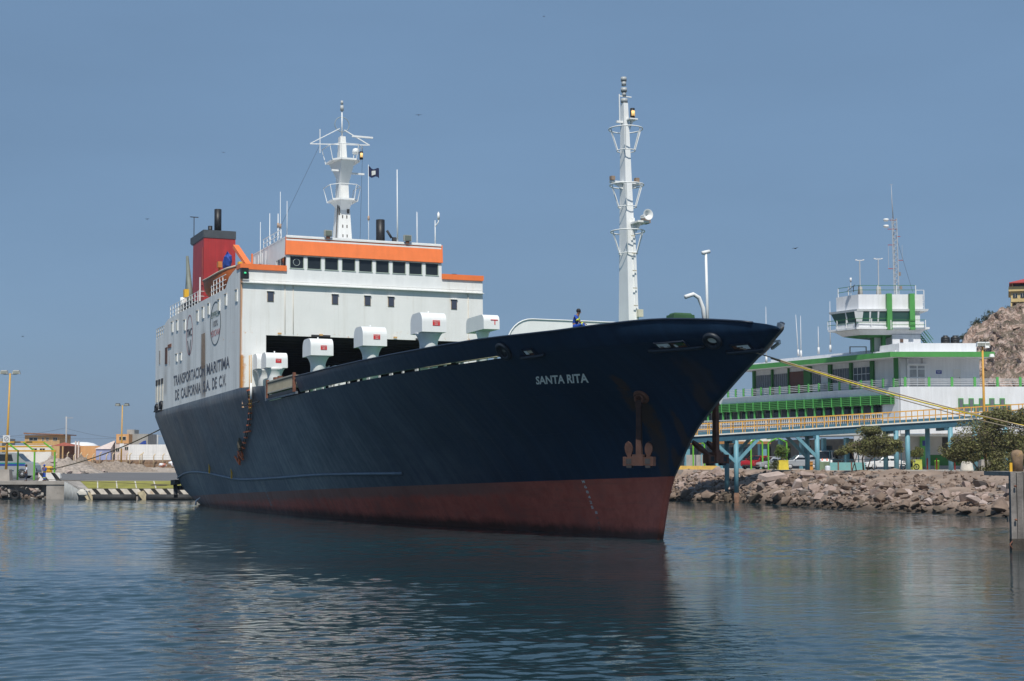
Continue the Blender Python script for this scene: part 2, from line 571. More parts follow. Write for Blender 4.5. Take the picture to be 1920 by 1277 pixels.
# hull paint: red boot top, navy above with streaks, rubbed and rusty patches; object space is the ship's own frame
def hull_paint():
    m = bpy.data.materials.new('hull paint')
    m.use_nodes = True
    nt = m.node_tree
    b = nt.nodes['Principled BSDF']
    tc = nt.nodes.new('ShaderNodeTexCoord')
    ob = tc.outputs['Object']
    sep = nt.nodes.new('ShaderNodeSeparateXYZ')
    nt.links.new(ob, sep.inputs[0])
    X, Z = sep.outputs['X'], sep.outputs['Z']
    hvn = nt.nodes.new('ShaderNodeCombineXYZ')       # side elevation of the plating, so that runs stay upright on the flare
    nt.links.new(X, hvn.inputs['X'])
    nt.links.new(Z, hvn.inputs['Z'])
    hv = hvn.outputs[0]
    st = noise(nt, hv, 1.0, 7, 0.62, (0.95, 1, 0.055))
    st2 = noise(nt, hv, 2.0, 6, 0.6, (1.5, 1, 0.05))
    big = noise(nt, ob, 0.12, 5, 0.6)
    fine = noise(nt, ob, 1.4, 8, 0.7)
    # weathering grows towards the stern: chalked old paint plus painted-in sky sheen
    age = smooth(nt, X, -44.0, 0.0, 1.0, 0.0)
    navy = mixnode(nt, smooth(nt, mathn(nt, 'ADD', mathn(nt, 'MULTIPLY', st, .6), mathn(nt, 'MULTIPLY', st2, .4)), 0.38, 0.64), (0.0074, 0.0235, 0.053), (0.0120, 0.0345, 0.074))
    chalk_sheen = mixnode(nt, smooth(nt, mathn(nt, 'ADD', mathn(nt, 'MULTIPLY', st2, .55), mathn(nt, 'MULTIPLY', fine, .45)), 0.36, 0.64), (0.145, 0.173, 0.205), (0.275, 0.298, 0.318))
    f = mathn(nt, 'MULTIPLY', age, smooth(nt, mathn(nt, 'ADD', mathn(nt, 'MULTIPLY', big, 1.3), mathn(nt, 'MULTIPLY', st, 0.3)), 0.6, 1.05, 0.45, 1.0))
    navy = mixnode(nt, f, navy, chalk_sheen)
    # brown rust runs
    rr = smooth(nt, noise(nt, hv, 0.9, 9, 0.75, (1.8, 1, 0.09)), 0.60, 0.74, 0.0, 0.60)
    rr = mathn(nt, 'MULTIPLY', rr, smooth(nt, big, 0.46, 0.60, 0.15, 1.0))
    navy = mixnode(nt, mathn(nt, 'MULTIPLY', rr, mathn(nt, 'ADD', mathn(nt, 'MULTIPLY', age, 1.0), 0.15)), navy, (0.11, 0.072, 0.054))
    # pale scrapes
    sc = smooth(nt, noise(nt, ob, 2.2, 10, 0.8, (0.35, 0.35, 1.2)), 0.64, 0.80, 0.0, 0.30)
    navy = mixnode(nt, sc, navy, (0.16, 0.22, 0.27))
    # rust round the anchor pocket and down the stem
    def blob(cx, cz, rx, rz, amt):
        dx = mathn(nt, 'DIVIDE', mathn(nt, 'SUBTRACT', X, cx), rx)
        dz = mathn(nt, 'DIVIDE', mathn(nt, 'SUBTRACT', Z, cz), rz)
        d = mathn(nt, 'ADD', mathn(nt, 'POWER', dx, 2.0), mathn(nt, 'POWER', dz, 2.0))
        d = mathn(nt, 'ADD', d, mathn(nt, 'MULTIPLY', mathn(nt, 'SUBTRACT', fine, 0.5), 2.6))
        return smooth(nt, d, 0.25, 1.1, amt, 0.0)
    for (cx, cz, rx, rz, amt) in ((1.3, 6.4, 0.75, 1.3, 0.8), (1.1, 5.0, 0.7, 1.3, 0.65), (1.0, 3.8, 0.5, 0.9, 0.5), (1.6, 7.9, 0.35, 0.45, 0.7), (5.9, 8.0, 0.9, 1.0, 0.35), (5.2, 6.9, 0.5, 0.9, 0.55), (2.9, 5.4, 0.3, 1.2, 0.6), (2.0, 3.9, 0.3, 1.0, 0.6)):
        navy = mixnode(nt, blob(cx, cz, rx, rz, amt), navy, (0.080, 0.044, 0.026))
    # stem plating on the port side, worn grey with its sunlit tone painted in
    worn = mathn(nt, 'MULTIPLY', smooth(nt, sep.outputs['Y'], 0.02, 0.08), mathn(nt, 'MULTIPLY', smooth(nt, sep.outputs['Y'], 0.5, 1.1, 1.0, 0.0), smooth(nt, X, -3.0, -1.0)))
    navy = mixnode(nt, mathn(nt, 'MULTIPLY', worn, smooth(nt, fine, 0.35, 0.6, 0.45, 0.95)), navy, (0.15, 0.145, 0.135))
    red = mixnode(nt, smooth(nt, fine, 0.3, 0.7), (0.46, 0.105, 0.068), (0.60, 0.155, 0.105))
    red = mixnode(nt, smooth(nt, noise(nt, ob, 0.9, 8, 0.7, (0.2, 0.2, 2.2)), 0.5, 0.75, 0.0, 0.55), red, (0.24, 0.10, 0.072))
    red = mixnode(nt, mathn(nt, 'MULTIPLY', smooth(nt, st2, 0.5, 0.72, 0.0, 0.5), age), red, (0.14, 0.11, 0.09))
    dust = mathn(nt, 'MULTIPLY', smooth(nt, mathn(nt, 'ADD', Z, mathn(nt, 'MULTIPLY', mathn(nt, 'SUBTRACT', fine, 0.5), 0.8)), 2.35, 2.75), smooth(nt, X, -18.0, -8.0, 0.65, 0.0))
    red = mixnode(nt, dust, red, (0.20, 0.15, 0.125))
    red = mixnode(nt, smooth(nt, noise(nt, ob, 0.35, 7, 0.7), 0.52, 0.66, 0.0, 0.5), red, (0.22, 0.085, 0.065))
    zj = mathn(nt, 'ADD', Z, mathn(nt, 'MULTIPLY', mathn(nt, 'SUBTRACT', fine, 0.5), 0.05))
    zl = smooth(nt, zj, 3.19, 3.22)
    c = mixnode(nt, zl, red, navy)
    # weed and slime just above the real water
    g = nt.nodes.new('ShaderNodeNewGeometry')
    sp = nt.nodes.new('ShaderNodeSeparateXYZ')
    nt.links.new(g.outputs['Position'], sp.inputs[0])
    wz = mathn(nt, 'ADD', sp.outputs['Z'], mathn(nt, 'MULTIPLY', mathn(nt, 'SUBTRACT', fine, 0.5), 0.7))
    c = mixnode(nt, smooth(nt, wz, 0.15, 0.75, 0.85, 0.0), c, (0.016, 0.017, 0.011))
    nt.links.new(c, b.inputs['Base Color'])
    b.inputs['Specular IOR Level'].default_value = 0.22
    nt.links.new(smooth(nt, st, 0.3, 0.7, 0.30, 0.48), b.inputs['Roughness'])
    # plates dished between the frames, weld seams along the strakes
    cb = nt.nodes.new('ShaderNodeCombineXYZ')
    nt.links.new(X, cb.inputs['X'])
    nt.links.new(Z, cb.inputs['Y'])
    br = nt.nodes.new('ShaderNodeTexBrick')
    br.inputs['Scale'].default_value = 1.0
    br.inputs['Brick Width'].default_value = 7.5
    br.inputs['Row Height'].default_value = 1.9
    br.inputs['Mortar Size'].default_value = 0.022
    br.inputs['Mortar Smooth'].default_value = 0.6
    nt.links.new(cb.outputs[0], br.inputs['Vector'])
    fr = mathn(nt, 'SINE', mathn(nt, 'MULTIPLY', X, 9.0))
    bk = mathn(nt, 'ADD', noise(nt, ob, 0.55, 3, 0.5), mathn(nt, 'ADD', mathn(nt, 'MULTIPLY', br.outputs['Fac'], 0.22), mathn(nt, 'MULTIPLY', fr, 0.04)))
    bp = nt.nodes.new('ShaderNodeBump')
    bp.inputs['Strength'].default_value = 0.25
    bp.inputs['Distance'].default_value = 0.12
    nt.links.new(bk, bp.inputs['Height'])
    nt.links.new(bp.outputs['Normal'], b.inputs['Normal'])
    return m
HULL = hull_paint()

def house_paint():
    """white superstructure paint with soot runs on the side and rust at the forward corner (ship's own frame)"""
    m = bpy.data.materials.new('superstructure paint')
    m.use_nodes = True
    nt = m.node_tree
    b = nt.nodes['Principled BSDF']
    tc = nt.nodes.new('ShaderNodeTexCoord')
    ob = tc.outputs['Object']
    sep = nt.nodes.new('ShaderNodeSeparateXYZ')
    nt.links.new(ob, sep.inputs[0])
    X, Y, Z = sep.outputs
    n1 = noise(nt, ob, 0.5, 6, 0.6)
    st = noise(nt, ob, 1.2, 9, 0.7, (1.6, 1.6, 0.08))
    fine = noise(nt, ob, 2.0, 8, 0.7)
    c = mixnode(nt, smooth(nt, n1, 0.3, 0.7), (0.76, 0.765, 0.74), (0.81, 0.81, 0.785))
    c = mixnode(nt, smooth(nt, st, 0.48, 0.75, 0.0, 0.35), c, (0.50, 0.47, 0.40))
    side = smooth(nt, Y, -9.98, -9.9, 1.0, 0.0)
    grime = mathn(nt, 'MULTIPLY', side, smooth(nt, noise(nt, ob, 0.8, 8, 0.7, (1.3, 1.3, 0.06)), 0.42, 0.7, 0.0, 0.42))
    c = mixnode(nt, grime, c, (0.36, 0.36, 0.35))
    def runs(cx, rx, z0, z1, amt, col, c):
        dx = mathn(nt, 'ABSOLUTE', mathn(nt, 'DIVIDE', mathn(nt, 'SUBTRACT', X, cx), rx))
        dx = mathn(nt, 'ADD', dx, mathn(nt, 'MULTIPLY', mathn(nt, 'SUBTRACT', st, 0.5), 2.2))
        f = mathn(nt, 'MULTIPLY', smooth(nt, dx, 0.2, 1.1, amt, 0.0), mathn(nt, 'MULTIPLY', smooth(nt, Z, z0, z0 + 0.6), smooth(nt, Z, z1 - 2.6, z1, 1.0, 0.0)))
        return mixnode(nt, mathn(nt, 'MULTIPLY', f, side), c, col)
    c = runs(-57.6, 1.3, 10.8, 17.4, 0.8, (0.22, 0.19, 0.16), c)
    c = runs(-57.0, 0.45, 10.8, 14.5, 0.7, (0.17, 0.12, 0.085), c)
    c = runs(-63.0, 0.9, 11.5, 16.6, 0.45, (0.30, 0.26, 0.22), c)
    c = runs(-72.0, 0.7, 12.0, 16.0, 0.5, (0.30, 0.25, 0.19), c)
    c = runs(-70.4, 0.5, 14.5, 17.0, 0.5, (0.35, 0.22, 0.12), c)
    # rust at the forward starboard corner and under the ledge
    dy = mathn(nt, 'ADD', Y, 10.0)
    e = mathn(nt, 'ADD', mathn(nt, 'MULTIPLY', dy, 2.2), mathn(nt, 'MULTIPLY', mathn(nt, 'SUBTRACT', fine, 0.5), 1.4))
    rf = mathn(nt, 'MULTIPLY', smooth(nt, e, 0.15, 0.9, 1.0, 0.0), mathn(nt, 'MULTIPLY', smooth(nt, Z, 13.3, 13.6, 1.0, 0.0), smooth(nt, X, -46.2, -45.9)))
    c = mixnode(nt, rf, c, (0.55, 0.24, 0.05))
    thin = mathn(nt, 'MULTIPLY', smooth(nt, mathn(nt, 'ADD', dy, mathn(nt, 'MULTIPLY', mathn(nt, 'SUBTRACT', st, 0.5), 0.5)), 0.03, 0.16, 0.8, 0.0), smooth(nt, X, -46.2, -45.9))
    c = mixnode(nt, thin, c, (0.50, 0.20, 0.04))
    rs = mathn(nt, 'MULTIPLY', smooth(nt, noise(nt, ob, 1.1, 9, 0.75, (2.4, 2.4, 0.22)), 0.585, 0.74, 0.0, 0.75), smooth(nt, Z, 17.6, 19.0, 0.30, 1.0))
    c = mixnode(nt, rs, c, (0.52, 0.30, 0.13))
    sp2 = mathn(nt, 'MULTIPLY', smooth(nt, noise(nt, ob, 1.6, 6, 0.7), 0.60, 0.70, 0.0, 0.75), smooth(nt, mathn(nt, 'ABSOLUTE', mathn(nt, 'SUBTRACT', Z, 15.3)), 0.1, 0.6, 1.0, 0.0))
    c = mixnode(nt, sp2, c, (0.60, 0.30, 0.10))
    nt.links.new(c, b.inputs['Base Color'])
    b.inputs['Roughness'].default_value = 0.5
    bp = nt.nodes.new('ShaderNodeBump')
    bp.inputs['Strength'].default_value = 0.15
    bp.inputs['Distance'].default_value = 0.1
    cbn = nt.nodes.new('ShaderNodeCombineXYZ')
    nt.links.new(mathn(nt, 'ADD', X, mathn(nt, 'MULTIPLY', Y, 1.0)), cbn.inputs['X'])
    nt.links.new(Z, cbn.inputs['Y'])
    brn = nt.nodes.new('ShaderNodeTexBrick')
    brn.inputs['Scale'].default_value = 1.0
    brn.inputs['Brick Width'].default_value = 5.2
    brn.inputs['Row Height'].default_value = 2.05
    brn.inputs['Mortar Size'].default_value = 0.018
    brn.inputs['Mortar Smooth'].default_value = 0.5
    nt.links.new(cbn.outputs[0], brn.inputs['Vector'])
    nt.links.new(mathn(nt, 'ADD', noise(nt, ob, 0.6, 3, 0.5), mathn(nt, 'MULTIPLY', brn.outputs['Fac'], 0.3)), bp.inputs['Height'])
    nt.links.new(bp.outputs['Normal'], b.inputs['Normal'])
    return m
HOUSE = house_paint()

# ------------------------------------------------------------------ water: real waves, with calmer and windier patches
from mathutils import noise as mnoise
def water_paint():
    m = bpy.data.materials.new('harbour water')
    m.use_nodes = True
    nt = m.node_tree
    b = nt.nodes['Principled BSDF']
    b.inputs['Base Color'].default_value = (0.015, 0.038, 0.046, 1)
    b.inputs['Roughness'].default_value = 0.03
    b.inputs['IOR'].default_value = 1.333
    g = nt.nodes.new('ShaderNodeNewGeometry')
    P = g.outputs['Position']
    wind = smooth(nt, noise(nt, P, 0.05, 3, 0.5, (0.6, 1.5, 1)), 0.38, 0.62, 0.35, 1.3)
    h2 = noise(nt, P, 3.2, 3, 0.55, (0.7, 1.2, 1))
    h3 = noise(nt, P, 9.0, 3, 0.6, (0.8, 1.1, 1))
    h = mathn(nt, 'ADD', mathn(nt, 'MULTIPLY', h2, 0.013), mathn(nt, 'MULTIPLY', h3, 0.004))
    h = mathn(nt, 'MULTIPLY', h, wind)
    bp = nt.nodes.new('ShaderNodeBump')
    bp.inputs['Strength'].default_value = 1.0
    bp.inputs['Distance'].default_value = 1.0
    nt.links.new(h, bp.inputs['Height'])
    nt.links.new(bp.outputs['Normal'], b.inputs['Normal'])
    return m
WATER = water_paint()
def water_mesh():
    """harbour basin: finer towards the near side, where the ripples are largest to the eye"""
    ny, nxw = 1240, 480
    k = np.linspace(0, 1, ny)
    y = 13.0 * (182.0 / 13.0) ** k
    u = np.linspace(-1, 1, nxw)
    Y = np.repeat(y[:, None], nxw, 1)
    X = u[None, :] * (Y * 0.42 + 6.0)
    rng = np.random.default_rng(12)
    Z = np.zeros_like(X)
    dy = np.gradient(y)[:, None]
    # wind patches
    amp = np.zeros_like(X)
    for q in range(14):
        L = rng.uniform(14, 60)
        a = rng.uniform(0, 2 * np.pi)
        amp += np.sin(2 * np.pi * (X * np.cos(a) / (L * 1.7) + Y * np.sin(a) / L) + rng.uniform(0, 6.28))
    amp = np.clip(0.62 + amp * 0.13, 0.22, 1.25)
    near = 1 / (1 + np.exp((Y - 46 + 3.0 * np.sin(X * .25) + 2.0 * np.sin(X * .09 + 1)) / 3.0))
    amp = amp * (0.76 + 0.85 * near)
    shore = 1 / (1 + np.exp(-(Y - 134 + .9 * (X - 28)) / 4.0)) * (X > 5)
    amp = amp + 0.35 * shore
    lam = np.exp(np.linspace(np.log(0.32), np.log(5.5), 64))
    for L in lam:
        d = rng.normal(np.pi / 2, 0.62)
        slope = 0.0265 * (1.0 if L < 0.75 else (0.75 / L) ** 1.0)
        A = slope * L / (2 * np.pi)
        fade = np.clip((L / dy - 2.2) / 2.0, 0, 1)
        Z += A * fade * np.sin(2 * np.pi * (X * np.cos(d) + Y * np.sin(d)) / L + rng.uniform(0, 6.28))
    Z *= amp * np.clip((1 - np.abs(u[None, :])) * 14, 0, 1) * np.clip((y[:, None] - 13) / 4, 0, 1) * np.clip((182 - y[:, None]) / 6, 0, 1)
    co = np.stack([X, Y, Z], -1).reshape(-1, 3).astype(np.float32)
    idx = np.arange(ny * nxw).reshape(ny, nxw)
    q = np.stack([idx[:-1, :-1], idx[:-1, 1:], idx[1:, 1:], idx[1:, :-1]], -1).reshape(-1, 4).astype(np.int32)
    me = bpy.data.meshes.new('water')
    me.vertices.add(len(co))
    me.vertices.foreach_set('co', co.ravel())
    me.loops.add(q.size)
    me.loops.foreach_set('vertex_index', q.ravel())
    me.polygons.add(len(q))
    me.polygons.foreach_set('loop_start', np.arange(0, q.size, 4, dtype=np.int32))
    me.polygons.foreach_set('loop_total', np.full(len(q), 4, dtype=np.int32))
    me.polygons.foreach_set('use_smooth', np.ones(len(q), dtype=bool))
    me.update(calc_edges=True)
    me.materials.append(WATER)
    o = bpy.data.objects.new('water', me)
    COL.objects.link(o)
    o['kind'] = 'structure'
water_mesh()
mb = MB()
wa, wb = 13 * .42 + 6, 182 * .42 + 6                 # open water round the basin, meeting its calm edge
mb.quad((-900, -60, 0), (900, -60, 0), (wa, 13, 0), (-wa, 13, 0))
mb.quad((-900, -60, 0), (-wa, 13, 0), (-wb, 182, 0), (-900, 2600, 0))
mb.quad((900, -60, 0), (900, 2600, 0), (wb, 182, 0), (wa, 13, 0))
mb.quad((-wb, 182, 0), (wb, 182, 0), (900, 2600, 0), (-900, 2600, 0))
mb.build('sea', WATER, kind='structure')

# ------------------------------------------------------------------ the ship
ship = thing('cargo_ship', 'big roll-on cargo ship with navy hull, red bottom and white house under an orange-topped bridge', 'ship', matrix=SHIP_M)

def strip(mb, rows, closed=False):
    n = len(rows[0])
    vs = [p for r in rows for p in r]
    fs = []
    for i in range(len(rows) - 1):
        for k in range(n - 1):
            fs.append([i * n + k, i * n + k + 1, (i + 1) * n + k + 1, (i + 1) * n + k])
    mb.add(vs, fs)

hb = MB()
hb.smooth = True
ZL = [-1.2, -0.6, 0, .5, 1, 1.5, 2, 2.6, 3.2, 3.8, 4.4, 5, 5.6, 6.2, 6.8, 7.4, 8, 8.5, 9, 9.55]
NS = 110
for sgn in (1, -1):
    rows = []
    for z in ZL:
        sa = stem_a(z)
        r = []
        for i in range(NS + 1):
            a = sa + (A_STERN - sa) * (i / NS) ** 1.5
            r.append(S(a, sgn * half(a, z), z))
        rows.append(r if sgn > 0 else r[::-1])
    strip(hb, rows)
    # plating above the main deck edge, aft
    rows = []
    for k in range(4):
        r = []
        for i in range(31):
            a = lerp(39.0, A_STERN, i / 30)
            top = lerp(10.65, 11.0, min(1, (a - 39) / 6.8))
            z = lerp(9.55, top, k / 3)
            r.append(S(a, sgn * half(a, z), z))
        rows.append(r if sgn > 0 else r[::-1])
    strip(hb, rows)
hb.smooth = False
zz = ZL + [10.2, 11.0]
strip(hb, [[S(A_STERN, half(A_STERN, z), z), S(A_STERN, -half(A_STERN, z), z)] for z in zz])
hb.quad(S(39, 10, 9.55), S(39, 9.8, 9.55), S(39, 9.8, 10.65), S(39, 10, 10.65))
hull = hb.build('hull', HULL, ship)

# bulwark round the bow, standing clear of the deck edge by a long freeing slot
def bulwark_rows(sgn, off, n=90, flip=False):
    rows = []
    for k in range(6):
        r = []
        for i in range(n + 1):
            an = -11.5 + 43.0 * (i / n) ** 1.35
            zl = 9.56 if an < 4 else 9.69
            if off > 0.1 and an < 4:
                zl = 9.36                       # inside, the plating runs on down to the deck
            z = lerp(zl, sheer(an), k / 5)
            sa = stem_a(z)
            a = max(sa, an) if an > -11.4 else sa
            r.append(S(a, sgn * max(0.0, half(a, z) - off), z))
        rows.append(r[::-1] if flip else r)
    return rows
bb = MB()
bb.smooth = True
for sgn in (1, -1):
    bo = bulwark_rows(sgn, 0.0)
    bi = bulwark_rows(sgn, 0.14)
    strip(bb, bo if sgn > 0 else [r[::-1] for r in bo])
    strip(bb, [r[::-1] for r in bi] if sgn > 0 else bi)
    bb.smooth = False
    strip(bb, [bo[-1], bi[-1]])
    strip(bb, [bo[0], bi[0]])
    strip(bb, [[r[-1] for r in bo], [r[-1] for r in bi]])
    bb.smooth = True
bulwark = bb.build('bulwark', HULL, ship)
cap = MB()
for sgn in (1, -1):
    bo = bulwark_rows(sgn, -0.03)[-1]
    cap.tube([p for p in bo[6::2]], 0.055, 6)
cap.build('bulwark_rail', M('rail navy', (0.012, 0.022, 0.045), 0.45, 0.2), ship)

# decks
db = MB()
rows = []
for i in range(60):
    a = lerp(-10.2, 45.7, i / 59)
    h = half(a, 9.5) - 0.02
    rows.append([S(a, h, 9.5), S(a, -h, 9.5)])
strip(db, rows)
db.build('main_deck', GREEN_DECK, ship)
# fittings seen through the freeing slot
for i in range(17):
    a = 5.0 + 26 * i / 16
    w = random.uniform(0.25, 0.8)
    mbk = MB().box(S(a, half(a, 9.6) - 0.30, 9.61), (w, 0.05, 0.20))
    mbk.build('slot_bracket', WHITE_CLEAN, ship)
for a0, a1 in ((4.4, 8.6), (9.2, 12.2)):
    mbk = MB().tube([S(lerp(a0, a1, k / 6), half(lerp(a0, a1, k / 6), 9.6) - 0.22, 9.70) for k in range(7)], 0.05, 6)
    mbk.build('slot_pipe', M('yellowed white pipe', (0.62, 0.60, 0.42), 0.6, 0.15), ship)

# rub rail
rail = [(23, 3.98), (29, 4.1), (35.2, 4.2), (44, 4.18), (51.4, 4.22), (54, 4.27), (56.2, 4.37), (59.5, 4.66), (62.9, 4.96), (66.5, 5.18), (70, 5.27), (73.2, 5.20), (76.2, 4.9)]
rb = MB()
pts = []
for i in range(50):
    a = lerp(23, 76.2, i / 49)
    z = interp(a, rail)
    pts.append(S(a, half(a, z) + 0.03, z))
rb.tube(pts, 0.10, 8)
rb.build('rub_rail', M('rub rail blue', (0.12, 0.17, 0.23), 0.4, 0.2), ship)
st = MB()
st.box(S(77.0, 7.9, 4.5), (1.8, 0.5, 0.45)).box(S(77.4, 7.3, 4.0), (1.6, 0.5, 0.4)).bar(S(76.3, 8.0, 3.2), S(78.0, 7.7, 4.4), 0.35)
st.build('stern_fender', DARK, ship)
for a, z in ((55.96, 4.36), (62.4, 4.94)):
    MB().box(S(a, half(a, z + .5) + 0.06, z + 0.50), (0.12, 0.12, 0.95)).build('yellow_tape', YELLOW, ship)

# superstructure ("house"): starboard and port walls, front wall with the big cargo opening, roof
AC = 45.8
def wall_side(sgn):
    mbw = MB()
    prof = [(AC, 11.0), (AC, 20.3), (46.6, 20.40), (48.4, 20.12), (49.4, 19.9), (50.3, 19.3), (50.6, 19.15), (69.5, 19.1), (71.2, 19.05), (72.3, 18.8), (72.9, 18.3), (73.0, 17.95), (A_STERN, 17.7), (A_STERN, 11.0)]
    poly = [S(a, sgn * 10.0, z) for a, z in prof]
    mbw.prism(poly, S(0, -sgn * 0.16, 0))
    return mbw
sw = wall_side(1)
starboard_wall = sw.build('house_side', HOUSE, ship)
wall_side(-1).build('house_side', HOUSE, ship)
fb = MB()
t = 0.16
def front(b0, b1, z0, z1, a=AC, th=t):
    fb.box(S(a + th / 2, (b0 + b1) / 2, (z0 + z1) / 2), (th, abs(b1 - b0), z1 - z0))
front(9.84, 8.02, 9.5, 15.06)
front(-8.02, -9.84, 9.5, 15.06)
front(9.84, -9.84, 15.06, 19.1)
front(9.84, 6.43, 19.1, 20.06)
front(-6.43, -9.84, 19.1, 20.06)
fb.build('house_front', HOUSE, ship)
# plating in the corner below the house, rounded, down to the deck
MB().box(S(AC - 0.05, 9.9, 12.25), (0.10, 0.2, 2.5)).build('corner_plate', HOUSE, ship)
# roof and bridge deck
rf = MB()
rf.span(S(AC + .2, 9.8, 18.7), S(A_STERN - 3.5, -9.8, 18.9))
rf.span(S(73.0, 9.8, 17.3), S(A_STERN - .1, -9.8, 17.5))
rf.quad(S(A_STERN - .02, 9.8, 11), S(A_STERN - .02, -9.8, 11), S(A_STERN - .02, -9.8, 17.4), S(A_STERN - .02, 9.8, 17.4))
rf.build('house_roof', GREY_PAINT, ship)
# cargo deck inside the opening, its deep shade put into the near-black colour
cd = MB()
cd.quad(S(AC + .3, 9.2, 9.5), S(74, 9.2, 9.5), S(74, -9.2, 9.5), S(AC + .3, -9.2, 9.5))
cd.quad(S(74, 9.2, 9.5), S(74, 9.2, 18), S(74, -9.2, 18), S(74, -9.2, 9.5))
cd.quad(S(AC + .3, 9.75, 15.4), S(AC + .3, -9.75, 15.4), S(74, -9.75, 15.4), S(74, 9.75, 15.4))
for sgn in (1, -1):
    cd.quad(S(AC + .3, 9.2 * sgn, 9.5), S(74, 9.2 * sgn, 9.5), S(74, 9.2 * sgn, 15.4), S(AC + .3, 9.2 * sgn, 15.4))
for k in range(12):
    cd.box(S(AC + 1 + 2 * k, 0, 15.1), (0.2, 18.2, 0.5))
cd.build('cargo_deck', M('shade-black cargo deck', (0.014, 0.013, 0.012), 0.9, 0.3), ship)
for b, w in ((3.7, 1.5), (-4.6, 0.9)):
    MB().box(S(AC - 0.06, b, 15.12), (0.2, w, 0.16)).build('hatch_hinge', DARK, ship)
for b in (3.7, 7.0, -2.4):
    MB().box(S(AC - 0.14, b, 15.20), (0.1, 0.28, 0.12)).build('hinge_lug', M('rust spot', (0.6, 0.36, 0.14), 0.8, 0.2), ship)
# white locker and rung ladder standing in the opening
MB().span(S(47.5, 2.0, 9.5), S(48.2, 1.1, 13.05)).build('deck_locker', WHITE, ship)
lad = MB()
for b in (2.5, 3.0):
    lad.bar(S(47.4, b, 9.5), S(47.4, b, 13.0), 0.05)
for k in range(12):
    lad.bar(S(47.4, 2.5, 9.8 + k * .28), S(47.4, 3.0, 9.8 + k * .28), 0.035)
lad.build('deck_ladder', WHITE, ship)

# front ledge with its pipe rail
lg = MB()
lg.box(S(AC - 0.15, 0, 19.02), (0.30, 20.0, 0.06))
lg.build('front_ledge', HOUSE, ship)
lr = MB()
lr.tube([S(AC - 0.26, 9.9, 19.22), S(AC - 0.26, -9.95, 19.22)], 0.022, 5)
for k in range(16):
    bq = 9.0 - 18.6 * k / 15
    lr.bar(S(AC - 0.26, bq, 19.02), S(AC - 0.26, bq, 19.24), 0.03)
lr.build('ledge_rail', WHITE, ship)
for b in (6.55, -8.7, 5.9):
    MB().tube([S(AC - .05, b, 10.6 if b < 0 else 15.2), S(AC - .05, b, 19.0)], 0.025, 5).build('drain_pipe', M('stained pipe', (.62, .56, .47), .6, .15), ship)
# square shuttered windows, each in a rusty frame
for b in (7.69, 2.53, -.14, -2.1, -7.47):
    w = MB().box(S(AC - 0.02, b, 18.05), (0.05, 0.52, 0.80)).build('window_frame', M('rusty frame', (.35, .26, .17), .7, .2), ship)
    MB().box(S(AC - 0.055, b, 18.05), (0.03, 0.44, 0.72)).build('window_shutter', PANE_BLUE, w)
    MB().box(S(AC - 0.08, b, 18.45), (0.12, 0.6, 0.04)).build('window_hood', HOUSE, w)
# recessed side windows
for a, z in ((69.24, 18.11), (67.3, 18.05), (64.35, 17.75), (59.66, 18.0), (57.78, 18.07), (55.78, 18.13), (52.43, 18.05), (50.24, 18.2), (46.99, 18.13), (67.4, 15.2), (65.8, 15.15)):
    h = 0.8 if z > 17 else 0.55
    w = MB().box(S(a, 10.03, z), (0.66, 0.07, h + .12)).build('window_frame', WHITE_CLEAN, ship)
    MB().box(S(a + 0.05, 10.065, z - .02), (0.46, 0.02, h - .06)).build('window_pane', M('cream blind', (.72, .68, .56), .6, .1), w)
    MB().box(S(a, 10.06, z + h / 2 + .08), (0.62, 0.12, 0.05)).build('window_hood', M('stained hood', (.38, .33, .26), .7, .2), w)
MB().box(S(71.68, 10.02, 15.8), (0.8, 0.07, 1.5)).build('side_door', M('rust brown door', (.10, .045, .03), .7, .3), ship)
MB().box(S(74.4, 10.02, 15.9), (0.3, 0.07, 1.2)).build('side_door', M('grey slit', (.25, .24, .23), .7, .2), ship)
MB().box(S(70.3, 10.03, 16.55), (1.3, 0.06, 0.32)).build('rust_bracket', RUST, ship)
# mooring ports at the stern quarter
for a in (73.2, 74.4, 75.5):
    p = MB().box(S(a, 10.01, 12.75), (0.55, 0.06, 1.9)).build('mooring_port', M('cream port lining', (.70, .65, .55), .7, .15), ship)
    MB().box(S(a, 10.05, 13.62), (0.62, 0.06, 0.5)).build('port_hood', DARK, p)
for a, z in ((73.4, 11.45), (75.3, 11.3)):
    fr = MB().torus(S(a, 10.08, z), 0.28, 0.13, (0, 1, 0), 14, 6)
    fr.cyl(S(a + .35, 10.1, z - .35), S(a + .35, 10.1, z + .2), 0.12)
    fr.build('roller_fairlead', BLACK, ship)
MB().box(S(74.6, 10.05, 10.98), (3.0, 0.3, 0.08)).build('fairlead_sill', DARK, ship)
# scupper grille
gr = MB()
for k in range(3):
    gr.box(S(57.2 + .42 * k, 10.03, 14.9), (0.10, 0.06, 2.9))
gr.build('scupper_pipe', M('soot stained pipe', (.13, .10, .08), .8, .25), ship)

